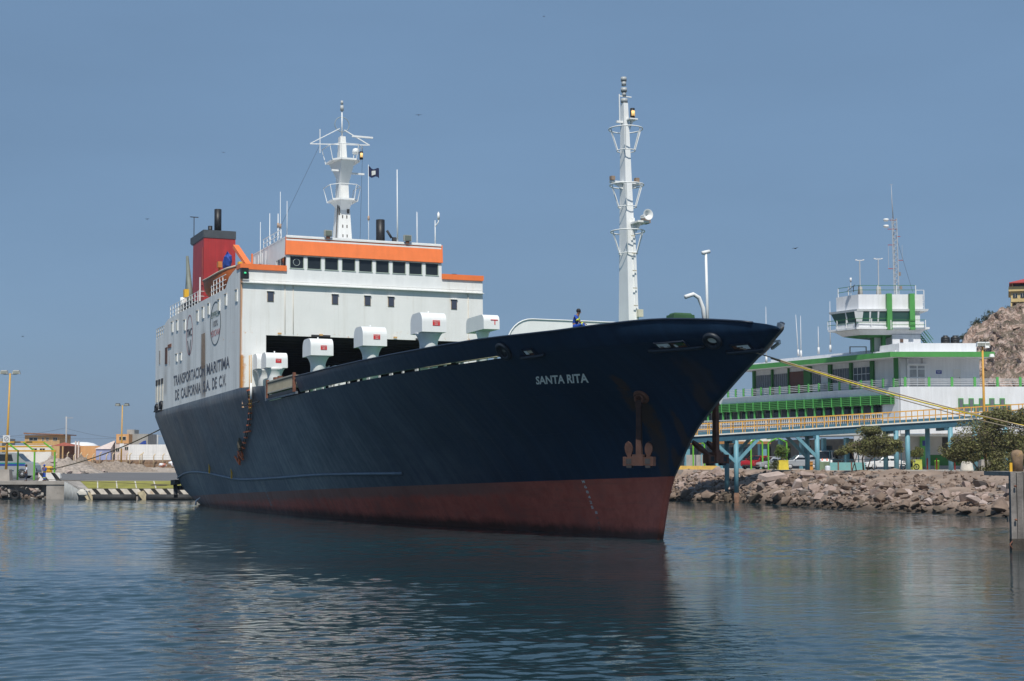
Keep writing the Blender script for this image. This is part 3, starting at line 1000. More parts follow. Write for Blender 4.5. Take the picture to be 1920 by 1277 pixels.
# lettering on the starboard side
def side_text(name, body, mat, a0, a1, z0, z1, bold=0.022, sp=1.0):
    mbt = MB()
    lettering(mbt, body, lambda u, v: S(lerp(a0, a1, u), 10.02, lerp(z0, z1, v)), bold, sp)
    return mbt.build(name, mat, ship)
for word, a0, a1 in (('TRANSPORTACION', 68.6, 57.0), ('MARITIMA', 56.4, 49.0)):
    side_text('company_lettering', word, NAVY_INK, a0, a1, 12.80, 13.72, 0.018)
for word, a0, a1 in (('DE', 67.9, 66.4), ('CALIFORNIA', 65.6, 58.4), ('S.A.', 57.6, 55.2), ('DE', 54.5, 53.0), ('C.V.', 52.3, 50.1)):
    side_text('company_lettering', word, NAVY_INK, a0, a1, 11.50, 12.42, 0.018)
def oval(name, mat, a, z, ra, rz, w):
    mbo = MB()
    n = 40
    P = [[S(a - (ra - k) * math.cos(2 * math.pi * i / n), 10.02, z + (rz - k * 0.6) * math.sin(2 * math.pi * i / n)) for i in range(n + 1)] for k in (0, w)]
    strip(mbo, P)
    return mbo.build(name, mat, ship)
oval('company_emblem', M('emblem ring navy', (.07, .10, .12), .6, .2), 53.6, 16.75, 1.75, 1.78, 0.16)
side_text('emblem_lettering', 'EMPRESA', GREEN_INK, 54.9, 52.2, 17.25, 17.75, 0.0)
side_text('emblem_lettering', '100%', NAVY_INK, 54.4, 52.8, 16.5, 17.0, 0.0)
side_text('emblem_lettering', 'MEXICANA', RED_INK, 55.1, 52.1, 15.75, 16.25, 0.0)
oval('company_emblem', M('emblem ring red', (.40, .14, .16), .6, .2), 62.6, 16.75, 1.15, 1.72, 0.13)
side_text('emblem_lettering', 'TMC', NAVY_INK, 63.6, 61.7, 16.6, 17.3, 0.02)
mbt = MB()
mbt.quad(S(63.4, 10.02, 16.3), S(63.15, 10.02, 16.3), S(62.5, 10.02, 15.0), S(62.8, 10.02, 15.0))
mbt.quad(S(62.2, 10.02, 16.3), S(62.0, 10.02, 16.3), S(62.5, 10.02, 15.0), S(62.75, 10.02, 15.0))
mbt.build('emblem_mark', NAVY_INK, ship)

# wing ends and orange trim
for sgn in (1, -1):
    MB().box(S(AC - 0.04, sgn * 8.22, 20.26), (0.2, 3.56, 0.42)).build('wing_trim', ORANGE, ship)
    MB().box(S(47.2, sgn * 8.2, 20.0), (2.6, 3.5, 0.10)).build('wing_deck', HOUSE, ship)
    MB().box(S(AC + .5, sgn * 10.02, 20.3), (1.2, 0.1, 0.35)).build('wing_trim', ORANGE, ship)
# green sidelight in its black screen
sl = MB().box(S(AC - .12, 9.75, 19.72), (0.35, 0.55, 0.80)).build('sidelight_box', BLACK, ship)
MB().lathe(S(AC - .31, 9.75, 19.72), [(0.0, -.08), (.09, -.05), (.09, .05), (0, .08)], 10).build('sidelight_lens', LAMP_GREEN, sl)

# wheelhouse with nine windows under a sloping orange visor
wh = MB()
BW2 = 6.43
z0w, zs, zh, zr = 19.1, 20.28, 21.28, 22.75
wh.box(S(AC + .1, 0, (z0w + zs) / 2), (0.2, 2 * BW2, zs - z0w))
wh.box(S(AC + .14, 0, (zh + 22.6) / 2), (0.2, 2 * BW2, 22.6 - zh))
for sgn in (1, -1):
    wh.box(S(AC + 5.0, sgn * (BW2 - .08), (z0w + zs) / 2), (9.6, 0.16, zs - z0w))
    wh.box(S(AC + 5.0, sgn * (BW2 - .08), (zh + zr) / 2), (9.6, 0.16, zr - zh))
    wh.box(S(AC + 9.7, sgn * (BW2 - .08), (zs + zh) / 2), (0.8, 0.16, zh - zs))
    wh.box(S(AC + 4.2, sgn * (BW2 - .08), (zs + zh) / 2), (2.6, 0.16, zh - zs))
wh.box(S(AC + 10.0, 0, 21), (0.2, 2 * BW2, 3.5))
wh.build('wheelhouse', WHITE_CLEAN, ship)
mul = []
nb = 9
pitch = 2 * (BW2 - 0.05) / nb
for k in range(nb + 1):
    b = BW2 - 0.13 - (2 * BW2 - 0.26) * k / nb
    MB().box(S(AC + .10, b, (zs + zh) / 2), (0.2, 0.26, zh - zs)).build('window_post', WHITE_CLEAN, ship)
for k in range(nb):
    b = BW2 - 0.13 - (2 * BW2 - 0.26) * (k + .5) / nb
    w = MB().box(S(AC + .12, b, (zs + zh) / 2 + .01), (0.03, 1.12, zh - zs - .06)).build('bridge_window', PANE, ship)
    sill = MB()
    sill.box(S(AC + .03, b, zs + .03), (0.16, 1.16, 0.05))
    for q in (-.55, .55):
        sill.box(S(AC + .05, b + q, (zs + zh) / 2), (0.10, 0.05, zh - zs - .1))
    sill.build('window_surround', M('pale green rubber', (.45, .52, .45), .6, .1), w)
    if k == 0:
        MB().torus(S(AC + .09, b, 20.8), 0.26, 0.03, (1, 0, 0), 20, 6).build('clear_view_screen', M('clear view ring', (.30, .34, .33), .4, .1), w)
for s0, s1 in ((AC + .9, AC + 2.7), (AC + 5.8, AC + 7.2), (AC + 7.6, AC + 9.1)):
    for sgn in (1, -1):
        MB().box(S((s0 + s1) / 2, sgn * (BW2 - .1), (zs + zh) / 2), (s1 - s0, 0.04, zh - zs)).build('bridge_window', PANE, ship)
vs = MB()
vs.prism([S(AC - .16, BW2 + .10, 21.36), S(AC + .10, BW2 + .02, 22.82), S(AC + .22, BW2 + .02, 22.82), S(AC + .14, BW2 + .10, 21.36)], S(0, -2 * BW2 - .16, 0))
vs.build('visor', ORANGE, ship)
MB().box(S(AC + 5, 0, 22.76), (10, 2 * BW2 + .02, 0.12)).build('wheelhouse_roof', WHITE_CLEAN, ship)
MB().box(S(AC + .1, 0, 22.86), (0.14, 2 * BW2, 0.07)).build('roof_edge', WHITE_CLEAN, ship)
# roof floodlights
for b in (3.1, -3.5):
    f = MB().box(S(AC - .05, b, 23.2), (0.25, 0.62, 0.48)).build('floodlight', M('floodlight body', (.35, .36, .33), .5, .15), ship)
    MB().box(S(AC - .19, b, 23.2), (0.03, 0.50, 0.36)).build('floodlight_glass', M('dusty lamp glass', (.16, .18, .15), .25, .1), f)
    MB().box(S(AC - .05, b, 22.88), (0.1, 0.3, 0.2)).build('floodlight_bracket', RUST, f)
# tarpaulins, exhaust, antennas on the roof
def lump(mbx, c, r, seed, n=9, m=6):
    rnd = random.Random(seed)
    vs, fs = [], []
    for i in range(m + 1):
        ph = math.pi * i / m
        for k in range(n):
            q = 1 + rnd.uniform(-.22, .22)
            tt = 2 * math.pi * k / n
            vs.append(Vector(c) + Vector((r[0] * q * math.sin(ph) * math.cos(tt), r[1] * q * math.sin(ph) * math.sin(tt), r[2] * q * math.cos(ph))))
    for i in range(m):
        for k in range(n):
            fs.append([i * n + k, i * n + (k + 1) % n, (i + 1) * n + (k + 1) % n, (i + 1) * n + k])
    mbx.add(vs, fs)
    return mbx
lump(MB(), S(51, 0.35, 23.05), (.9, .7, .45), 3).build('tarpaulin', TARP, ship)
lump(MB(), S(47.6, 7.9, 20.5), (.6, .5, .28), 4).build('tarpaulin', M('dark blue cover', (.02, .035, .09), .7, .2), ship)
lump(MB(), S(47.3, -8.0, 20.45), (.6, .5, .28), 5).build('tarpaulin', M('navy cover', (.015, .025, .06), .7, .2), ship)
ex = MB().cyl(S(50, -2.75, 22.8), S(50, -2.75, 25.35), 0.36, 0.36, 16)
ex.box(S(50, -3.3, 22.95), (2.2, 3.6, 0.25))
ex.build('galley_exhaust', BLACK, ship)
sat = MB().box(S(49.4, -3.75, 23.5), (.3, .35, .7)).cyl(S(49.4, -3.5, 23.8), S(49.4, -3.1, 24.4), 0.10)
sat.build('roof_valve', DARK, ship)

# whip aerials: (a, b, base z, top z, radius)
for a, b, zb, zt, r in ((AC + .2, -2.75, 22.9, 28.75, .055), (49.2, -1.45, 22.9, 29.7, .03), (AC + 1.0, -4.7, 22.9, 25.6, .025), (50, -6.0, 22.9, 26.2, .022), (AC + .5, -6.1, 22.9, 24.9, .05),
                      (AC + .3, 6.3, 22.9, 25.6, .03), (47.6, 6.4, 20.6, 26.6, .03), (50.6, 6.4, 20.2, 25.4, .04), (53.0, 6.5, 20.0, 25.1, .03), (48.4, 6.35, 20.5, 25.0, .05)):
    MB().tube([S(a, b, zb), S(a, b, lerp(zb, zt, .35)), S(a, b, zt)], [r * 1.25, r, r * .6], 6).build('whip_aerial', WHITE_CLEAN, ship)
MB().tube([S(AC + .5, -6.1, 24.4), S(AC + .5, -6.4, 24.8), S(AC + .5, -6.4, 25.6)], .05, 6).cyl(S(AC + .5, -6.4, 25.0), S(AC + .5, -6.4, 25.5), .10).build('aerial_head', WHITE_CLEAN, ship)
for a, b, z in ((48.4, 6.35, 23.9), (47.6, 6.4, 23.7), (49.2, -1.45, 25.1)):
    MB().cyl(S(a, b, z), S(a, b, z + .35), .085).build('aerial_coil', M('rusty aerial coil', (.40, .28, .2), .7, .2), ship)
# rail on the wing beside the wheelhouse
wr = MB()
for k in range(6):
    a = AC + 1.2 + k * 1.0
    wr.bar(S(a, 6.5, 22.8), S(a, 6.5, 23.5), .045)
wr.bar(S(AC + 1.2, 6.5, 23.5), S(AC + 6.4, 6.5, 23.5), .045)
wr.bar(S(AC + 1.2, 6.5, 23.15), S(AC + 6.4, 6.5, 23.15), .035)
for k in range(5):
    wr.bar(S(AC + 5.2 + k * 1.1, 6.6, 20.2), S(AC + 5.2 + k * 1.1, 6.6, 22.4), .05)
wr.build('roof_rail', WHITE_CLEAN, ship)

# railing along the house top, starboard
rl = MB()
for k in range(12):
    a = 51.5 + k * 0.33
    if k % 3 == 0 or k == 11:
        rl.bar(S(a, 9.95, 19.1), S(a, 9.95, 20.3), .06)
for z in (19.5, 19.9, 20.3):
    rl.bar(S(50.6, 9.95, z), S(55.4, 9.95, z), .05)
rl.build('side_rail', WHITE_CLEAN, ship)
rl = MB()
for k in range(11):
    a = 60.0 + k * 1.05
    rl.bar(S(a, 9.93, 19.05), S(a, 9.93, 20.15), .06)
for z in (19.4, 19.78, 20.15):
    rl.bar(S(60, 9.93, z), S(70.6, 9.93, z), .04)
for z in (19.78, 20.2):
    rl.bar(S(60, 9.93, z), S(60, 6.6, z), .04)
rl.build('side_rail', WHITE_CLEAN, ship)
rl = MB()
for k in range(5):
    a = 73.1 + k * .78
    rl.bar(S(a, 9.93, 17.7), S(a, 9.93, 18.7), .06)
for z in (18.0, 18.35, 18.7):
    rl.bar(S(73.0, 9.93, z), S(76.2, 9.93, z), .05)
rl.build('side_rail', M('rust stained rail', (.62, .58, .50), .6, .2), ship)
# gear on the aft upper deck
for i, (a, z) in enumerate(((66.0, 19.5), (67.6, 19.5), (69.2, 19.4), (64.4, 19.4))):
    MB().box(S(a, 9.2, z), (1.1, .9, .9)).build('deck_winch', (DARK, GREY_PAINT, WHITE, BLACK)[i], ship)
MB().cyl(S(68.2, 9.3, 19.9), S(68.2, 9.3, 20.7), .28).build('liferaft_canister', WHITE_CLEAN, ship)
MB().box(S(65.8, 9.6, 20.75), (.5, .4, .7)).build('yellow_marker', YELLOW, ship)
cp = MB().tube([S(66.6, 9, 18.9), S(67.1, 9, 21.2), S(68.1, 9, 24.4)], [.34, .28, .12], 8)
cp.build('deck_crane_jib', M('grey green jib', (.17, .19, .16), .6, .15), ship)
MB().tube([S(68.1, 9, 24.4), S(68.3, 9.1, 20.6)], .03, 5).build('jib_wire', DARK, ship)

# funnel
fa = 66.1
fu = MB()
prof = [(fa, 26.4), (fa, 18.5), (fa + 4.4, 18.5), (fa + 4.2, 21.5), (fa + 4.0, 26.4)]
fu.prism([S(a, 8.0, z) for a, z in prof], S(0, -2.85, 0))
fun = fu.build('funnel', FUNNEL_RED, ship)
fc = MB()
fc.prism([S(a, 8.04, z) for a, z in ((fa - .05, 26.55), (fa - .05, 25.85), (fa + 4.4, 25.8), (fa + 5.0, 26.05), (fa + 5.0, 26.55))], S(0, -2.93, 0))
fc.build('funnel_top', FUNNEL_CAP, fun)
MB().cyl(S(fa + 1.6, 6.35, 26.5), S(fa + 1.6, 6.35, 28.75), .32, .32, 16).build('exhaust_pipe', BLACK, fun)
MB().cyl(S(fa + 2.2, 6.9, 26.5), S(fa + 2.2, 6.9, 27.3), .2, .2, 12).build('exhaust_pipe', BLACK, fun)
MB().bar(S(fa + 4.2, 7.9, 26.5), S(fa + 4.2, 7.9, 28.4), .06).bar(S(fa + 4.2, 8.25, 28.4), S(fa + 4.2, 7.5, 28.4), .07).build('funnel_lamp_post', DARK, fun)
fl = MB()
for b in (8.06, ):
    fl.bar(S(fa + .25, b, 19.5), S(fa + .25, b, 25), .06)
    fl.bar(S(fa + .25, b, 21.6), S(fa + .25, b, 21.9), .2)
fl.build('funnel_pipe', M('dull red pipe', (.30, .06, .05), .6, .2), fun)
MB().bar(S(fa - 1.2, 8.6, 19), S(fa - 1.2, 8.6, 22.1), .1).build('vent_post', WHITE_CLEAN, ship)

# davit for the lifeboat
dv = MB()
dv.bar(S(49.6, 8.0, 20.4), S(54.9, 8.05, 23.3), .46, .30)
dv.bar(S(50.2, 7.95, 19.2), S(50.2, 7.95, 22.0), .12)
dv.build('davit', ORANGE, ship)
dv = MB()
dv.bar(S(59.6, 8.2, 18.9), S(59.3, 8.3, 22.5), .14).box(S(59.2, 8.3, 22.4), (.5, .35, .5))
dv.build('davit', M('rusty orange davit', (.55, .2, .04), .6, .2), ship)
lump(MB(), S(56.2, 8.4, 22.2), (.7, .35, .75), 8).build('tarpaulin', TARP, ship)

# radar mast on the wheelhouse roof
ra = 51.6
rm = MB()
rm.prism([S(ra - .75, .72, 22.8), S(ra + .75, .72, 22.8), S(ra + .75, -.72, 22.8), S(ra - .75, -.72, 22.8)], (0, 0, .02))
def frust(mbx, a, b, z0, z1, l0, w0, l1, w1, da=0):
    lo = [S(a - l0, w0, z0), S(a + l0, w0, z0), S(a + l0, -w0, z0), S(a - l0, -w0, z0)]
    hi = [S(a - l1 + da, b + w1, z1), S(a + l1 + da, b + w1, z1), S(a + l1 + da, b - w1, z1), S(a - l1 + da, b - w1, z1)]
    mbx.add(lo + hi, [[0, 1, 2, 3], [7, 6, 5, 4], [0, 4, 5, 1], [1, 5, 6, 2], [2, 6, 7, 3], [3, 7, 4, 0]])
frust(rm, ra, 0, 22.8, 27.1, .8, .64, .56, .42)
frust(rm, ra, 0, 27.1, 30.2, .56, .42, .42, .32)
frust(rm, ra, 0, 30.2, 32.4, .42, .32, .28, .22)
rmast = rm.build('radar_mast', WHITE, ship)
def platform(z, lf, lb, w, drop):
    p = MB()
    p.prism([S(ra - lf, w * .55, z), S(ra - lf * .6, w, z), S(ra + lb, w, z), S(ra + lb, -w, z), S(ra - lf * .6, -w, z), S(ra - lf, -w * .55, z)], (0, 0, .14))
    p.add([S(ra - lf * .9, w * .5, z), S(ra - lf * .9, -w * .5, z), S(ra - .45, -.35, z - drop), S(ra - .45, .35, z - drop)], [[0, 1, 2, 3]])
    p.add([S(ra - lf * .9, w * .5, z), S(ra + lb * .8, w * .8, z), S(ra - .45, .35, z - drop)], [[0, 1, 2]])
    p.add([S(ra - lf * .9, -w * .5, z), S(ra + lb * .8, -w * .8, z), S(ra - .45, -.35, z - drop)], [[0, 1, 2]])
    o = p.build('mast_platform', WHITE_CLEAN, rmast)
    r = MB()
    L = [S(ra - lf - .25, w * .65, z + 1.25), S(ra - lf * .6, w + .25, z + 1.25), S(ra + lb + .2, w + .25, z + 1.25)]
    Rr = [S(ra - lf - .25, -w * .65, z + 1.25), S(ra - lf * .6, -w - .25, z + 1.25), S(ra + lb + .2, -w - .25, z + 1.25)]
    ring = L[::-1] + Rr
    r.tube(ring, .035, 5)
    base = [S(ra - lf, w * .55, z), S(ra - lf * .6, w, z), S(ra + lb, w, z), S(ra - lf, -w * .55, z), S(ra - lf * .6, -w, z), S(ra + lb, -w, z)]
    for p0, p1 in zip(base, L + Rr):
        r.bar(p0, p1, .05)
    r.build('platform_rail', WHITE_CLEAN, rmast)
    return o
platform(26.9, 1.4, .7, 1.05, .9)
platform(30.15, 1.8, .8, 1.15, 2.0)
yd = MB()
yd.bar(S(ra, 2.75, 31.6), S(ra, -2.3, 31.9), .075)
yd.bar(S(ra, 2.75, 31.62), S(ra, .2, 33.1), .07)
yd.bar(S(ra, -2.4, 31.9), S(ra, -.2, 33.0), .08)
yd.bar(S(ra, 1.9, 30.9), S(ra, 1.9, 32.9), .06)
yd.build('signal_yard', WHITE_CLEAN, rmast)
for z, b0, b1, ox in ((32.35, -.6, -2.4, -.8), (29.35, 1.2, .6, -.9), (29.2, -.4, -1.6, -.9), (23.9, 1.4, .7, .2)):
    MB().box(S(ra + ox, (b0 + b1) / 2, z), (.16, abs(b1 - b0), .14)).build('radar_scanner', WHITE_CLEAN, rmast)
MB().lathe(S(ra - 1.0, -.85, 31.05), [(.0, -.24), (.26, -.22), (.30, 0), (.22, .2), (0, .28)], 12).build('radar_dome', WHITE_CLEAN, rmast)
tl = MB().cyl(S(ra - 1.5, -1.15, 30.3), S(ra - 1.5, -1.15, 30.95), .15).build('mast_lamp', BLACK, rmast)
MB().cyl(S(ra - 1.56, -1.15, 30.45), S(ra - 1.56, -1.15, 30.8), .125).build('mast_lamp_lens', LAMP_ON, tl)
MB().cyl(S(ra, 0, 32.4), S(ra, 0, 34.6), .07, .05).build('mast_pole', WHITE_CLEAN, rmast)
MB().cyl(S(ra, 0, 34.6), S(ra, 0, 35.05), .14).cyl(S(ra, 0, 35.15), S(ra, 0, 35.45), .11).build('mast_top_lamp', M('grey lamp', (.45, .46, .45), .4, .1), rmast)
MB().torus(S(ra, 0, 33.45), .62, .035, (1, 0, 0), 22, 6).build('direction_loop', M('loop grey', (.28, .33, .34), .5, .1), rmast)
mk = MB()
for z in (24.0, 24.8, 25.6):
    for b in (-.18, .18):
        mk.box(S(ra - .76 + (z - 22.8) * .042, b, z), (.06, .09, .25))
mk.bar(S(ra - .5, .75, 22.9), S(ra - .45, .5, 27), .07)
mk.box(S(ra - .62, .2, 26.5), (.12, .5, .3)).box(S(ra - .62, -.3, 26.3), (.12, .2, .8)).box(S(ra - .62, .45, 26.2), (.12, .1, .9))
mk.build('mast_step', M('grimy step', (.10, .09, .08), .8, .2), rmast)
hy = MB()
hy.tube([S(ra, 1.9, 31.6), S(ra + 3, 5.4, 22.9)], .012, 4).tube([S(ra, -1.8, 31.8), S(ra - 1.5, -1.0, 23.0)], .012, 4)
hy.build('signal_halyard', DARK, rmast)

# foremast on the forecastle
fm_a = 3.0
fm = MB()
def fmast_lw(z):
    k = (z - 9.5) / 15.0
    return lerp(.64, .16, k), lerp(.33, .12, k)
levels = [9.5, 13, 16.5, 20, 23.6]
for z0, z1 in zip(levels[:-1], levels[1:]):
    l0, w0 = fmast_lw(z0)
    l1, w1 = fmast_lw(z1)
    frust(fm, fm_a, 0, z0, z1, l0, w0, l1, w1)
fmast = fm.build('foremast', WHITE_CLEAN, ship)
MB().bar(S(fm_a - .60, -.22, 10), S(fm_a - .42, -.16, 17.2), .14).build('mast_trunking', WHITE_CLEAN, fmast)
MB().box(S(fm_a - .7, -.3, 12.0), (.25, .3, .4)).build('mast_junction_box', M('ivory box', (.6, .58, .45), .6, .1), fmast)
lw = MB()
for z in np.arange(12.4, 17, .95):
    lw.box(S(fm_a - .75 + (z - 12) * .03, -.05, z), (.05, .22, .05))
lw.build('mast_rung', M('stained rung', (.5, .45, .35), .6, .1), fmast)
for zc in (15.55, 18.1, 21.2):
    z = zc
    hp = MB()
    hp.torus(S(fm_a - .1, 0, z + .95), .92, .035, (0, 0, 1), 26, 6)
    hp.torus(S(fm_a - .1, 0, z - .25), .50, .028, (0, 0, 1), 20, 6)
    for q in range(6):
        tt = math.pi / 6 + q * math.pi / 3
        hp.bar(S(fm_a - .1 + .92 * math.cos(tt), .92 * math.sin(tt), z + .95), S(fm_a - .1 + .52 * math.cos(tt), .52 * math.sin(tt), z - .25), .05)
    hp.build('safety_hoop', WHITE_CLEAN, fmast)
ar = MB()
ar.box(S(fm_a, 0, 19.2), (.3, 1.9, .10)).add([S(fm_a, .95, 19.15), S(fm_a, -.95, 19.15), S(fm_a, -.2, 18.85), S(fm_a, .2, 18.85)], [[0, 1, 2, 3]])
ar.build('lamp_arm', WHITE_CLEAN, fmast)
for b in (.88, -.62):
    MB().box(S(fm_a - .1, b, 19.38), (.25, .22, .22)).build('deck_lamp', M('bronze lamp', (.30, .22, .16), .5, .2), fmast)
hs = MB().box(S(fm_a - .8, -.35, 16.9), (.9, .7, .10)).add([S(fm_a - 1.2, -.3, 16.85), S(fm_a - .4, -.3, 16.85), S(fm_a - .45, -.3, 16.4)], [[0, 1, 2]])
hs.build('horn_shelf', WHITE, fmast)
hn = MB().lathe(S(0, 0, 0), [(.08, -.55), (.10, -.2), (.17, .05), (.30, .22), (.29, .22), (.12, .1), (.05, 0)], 16)
hn.v = [tuple(S(fm_a - 1.2, -.55, 17.25) + Vector((z, y, x))) for x, y, z in hn.v]
hn.build('air_horn', WHITE_CLEAN, fmast)
MB().box(S(fm_a - .4, -.95, 17.1), (.5, .35, .3)).build('horn_valve', M('brown valve', (.25, .2, .17), .6, .2), fmast)
sh = MB().box(S(fm_a - .35, -.25, 22.65), (.5, .5, .07)).add([S(fm_a - .6, -.25, 22.6), S(fm_a - .1, -.25, 22.6), S(fm_a - .1, -.25, 22.1)], [[0, 1, 2]])
sh.build('lamp_shelf', WHITE_CLEAN, fmast)
tl = MB().cyl(S(fm_a - .45, -.25, 22.7), S(fm_a - .45, -.25, 23.25), .13).build('mast_lamp', BLACK, fmast)
MB().cyl(S(fm_a - .50, -.25, 22.82), S(fm_a - .50, -.25, 23.1), .11).build('mast_lamp_lens', LAMP_ON, tl)
tp = MB()
for z, r in ((23.65, .19), (24.0, .12), (24.25, .17), (24.6, .13), (24.85, .16)):
    tp.cyl(S(fm_a, 0, z), S(fm_a, 0, z + .22), r, r, 10)
tp.build('mast_top_lamp', M('grey lamp housing', (.40, .42, .42), .4, .15), fmast)
MB().bar(S(fm_a, .3, 22.6), S(fm_a, .3, 24.1), .05).bar(S(fm_a, .5, 22.55), S(fm_a, 0, 22.55), .12).bar(S(fm_a, .3, 24.0), S(fm_a, -.45, 24.0), .06).build('mast_bracket', WHITE_CLEAN, fmast)

# breakwater plate behind the foremast
bwk = MB()
poly = [S(5, 6.3, 9.5)]
for q in range(9):
    tt = math.pi / 2 * q / 8
    poly.append(S(5, 6.3 - 1.5 + 1.5 * math.cos(tt), 10.35 + 1.45 * math.sin(tt)))
poly += [S(5, -6.3, 11.8), S(5, -6.3, 9.5)]
bwk.prism(poly, S(.10, 0, 0))
brk = bwk.build('breakwater', WHITE_CLEAN, ship)
ed = MB().tube([S(4.97, p.y * -1, p.z) for p in poly[1:-1]], .035, 6)
ed.build('breakwater_edge', WHITE_CLEAN, brk)

# bow gear: jackstaff, swan-neck vent, windlass top
MB().cyl(S(-7.6, 1.55, 9.5), S(-7.6, 1.55, 13.6), .075, .06, 8).cyl(S(-7.6, 1.75, 13.65), S(-7.6, 1.35, 13.75), .09, .09, 8).build('jackstaff', WHITE_CLEAN, ship)
MB().tube([S(-7.6, 1.7, 10), S(-7.6, 1.78, 11.0), S(-7.6, 2.0, 11.5), S(-7.6, 2.3, 11.65), S(-7.6, 2.75, 11.5)], .10, 10).build('swan_neck_vent', WHITE_CLEAN, ship)
wl = MB().box(S(-5.6, 1.85, 10.55), (.8, 1.3, .7), taper=.88).box(S(-5.6, 1.85, 10.92), (.6, 1.1, .14), taper=.8)
wl.build('windlass', M('windlass green', (.03, .09, .035), .6, .15), ship)
# fairleads on the bow: white or rusty gear on a dark plate painted as the shaded opening with a lip below
def hull_frame(a, z):
    p = S(a, half(a, z), z)
    pa = S(a + .3, half(a + .3, z), z) - S(a - .3, half(a - .3, z), z)
    pz = S(a, half(a, z + .25), z + .25) - S(a, half(a, z - .25), z - .25)
    ax, az = (-pa).normalized(), pz.normalized()
    n = az.cross(ax)
    if n.y > 0:
        n = -n
    return p, ax, az, n.normalized()
def fairlead(a, z, w, h, fit, lip=1.5):
    p, ax, az, n = hull_frame(a, z)
    base = MB().box(p + n * .012, (w, .05, h), (ax, n, az)).build('fairlead', DARK, ship)
    fr = MB()
    for s in (-1, 1):
        fr.box(p + ax * (s * w / 2) + n * .04, (.07, .10, h + .1), (ax, n, az))
    fr.box(p + az * (h / 2) + n * .04, (w + .1, .10, .06), (ax, n, az))
    fr.build('fairlead_frame', M('fairlead navy', (.01, .018, .035), .5, .2), base)
    for (x, y, ww, hh, m) in fit:
        MB().box(p + ax * (x * w) + az * (y * h) + n * .045, (ww * w, .05, hh * h), (ax, n, az)).build('deck_gear', m, base)
    q = p - az * (h / 2 + .09)
    MB().tube([q - ax * (lip * w / 2 + 0.35) + n * .02, q - ax * (lip * w / 2) + n * .10, q + ax * (lip * w / 2) + n * .10, q + ax * (lip * w / 2 + .35) + n * .02], .10, 8).build('fairlead_lip', M('lip navy', (.014, .022, .035), .45, .2), base)
W_, B_, G_, Y_ = WHITE_CLEAN, M('brown gear', (.12, .05, .03), .7, .3), M('green gear', (.025, .075, .03), .7, .3), YELLOW
fairlead(-6.2, 9.40, 1.55, .42, [(-.28, .05, .40, .75, W_), (-.38, -.2, .14, .3, B_), (-.12, -.25, .14, .35, BLACK), (.10, .2, .16, .4, B_), (.12, -.15, .1, .5, W_), (.30, .1, .30, .5, G_), (.42, .05, .12, .3, Y_), (.3, -.35, .3, .2, B_)])
fairlead(1.6, 9.66, .75, .36, [(-.22, .1, .3, .8, W_), (.15, .12, .5, .45, M('ivory gear', (.55, .5, .38), .7, .2)), (.2, -.3, .3, .3, B_)])
fairlead(-9.2, 9.06, 1.0, .34, [(-.3, .1, .25, .6, B_), (.28, .05, .38, .8, W_), (-.08, .25, .3, .3, W_), (.0, -.3, .4, .25, B_)], 1.3)
# round hawse rings
def hawse(a, z, R, inner, extra=None):
    p, ax, az, n = hull_frame(a, z)
    base = MB().torus(p + n * .06, R, .13, n, 22, 8).build('hawse_ring', M('hawse navy', (.012, .018, .028), .5, .2), ship)
    dsk = MB()
    dsk.add([p + n * .03 + (ax * math.cos(2 * math.pi * k / 20) + az * math.sin(2 * math.pi * k / 20)) * R for k in range(20)], [list(range(20))])
    dsk.build('hawse_dark_disc', DARK, base)  # dark disc put in for the shade inside the ring
    d2 = MB()
    d2.add([p + n * .04 + ax * (.02 + inner * .9 * math.cos(2 * math.pi * k / 20)) + az * (.02 + inner * .62 * math.sin(2 * math.pi * k / 20)) for k in range(20)], [list(range(20))])
    d2.build('hawse_lining', M('white hawse lining', (.75, .75, .70), .6, .05) if extra is None else extra, base)
hawse(-8.15, 9.43, .36, .26)
hawse(3.4, 9.87, .42, .14, M('grey lining', (.18, .18, .17), .7, .2))
# anchor pockets and a rust-edged panel by the stem
def pocket(sgn):
    a, z = -1.9, 7.2
    p, ax, az, n = hull_frame(a, z)
    if sgn < 0:
        p, ax, az, n = [Vector((q.x, -q.y, q.z)) for q in (p, ax, az, n)]
    o = MB().torus(p + n * .03, .34, .10, n, 18, 8)
    o.add([p + n * .03 + (ax * math.cos(2 * math.pi * k / 16) + az * math.sin(2 * math.pi * k / 16)) * .34 for k in range(16)], [list(range(16))])
    return o.build('hawsepipe', RUST, ship), p, n
pk1, ap1, an1 = pocket(1)
pk2, ap2, an2 = pocket(-1)
# bow anchor platform on the port side (a bar sticking out past the stem) with a fairlead
MB().bar(S(-10.2, -.72, 9.20), S(-9.2, -.95, 9.02), .12).bar(S(-10.15, -.8, 9.28), S(-9.9, -.5, 9.25), .10).build('port_fairlead_lip', WHITE_CLEAN, ship)

# name on the bow, wrapped to the plating
def hull_text(name, body, mat, a0, a1, zf, bold=.03, sp=1.0, slant=0.0):
    mbt = MB()
    def fn(u, v):
        z0, z1 = zf(u)
        z = lerp(z0, z1, v)
        a = lerp(a0, a1, u) - slant * v
        p, ax, az, n = hull_frame(a, z)
        return p + n * .02
    lettering(mbt, body, fn, bold, sp)
    return mbt.build(name, mat, ship)
hull_text('ship_name', 'SANTA RITA', M('ship name white', (.86, .88, .86), .6, .06), 3.45, .05, lambda u: (lerp(8.16, 8.02, u), lerp(8.54, 8.45, u)), .030, 1.0, .55)
for k in range(10):
    z = 3.1 - k * .28
    a = 5.65 if k < 6 else 5.4
    hull_text('draft_mark', ('M', '6', '8', '4', '2', '5', '8', '6', '4', '2')[k], OFFWHITE_INK if k < 7 else M('worn draft paint', (.22, .14, .12), .8, .2), a + .11, a - .11, lambda u, z=z: (z - .08, z + .08), .02)
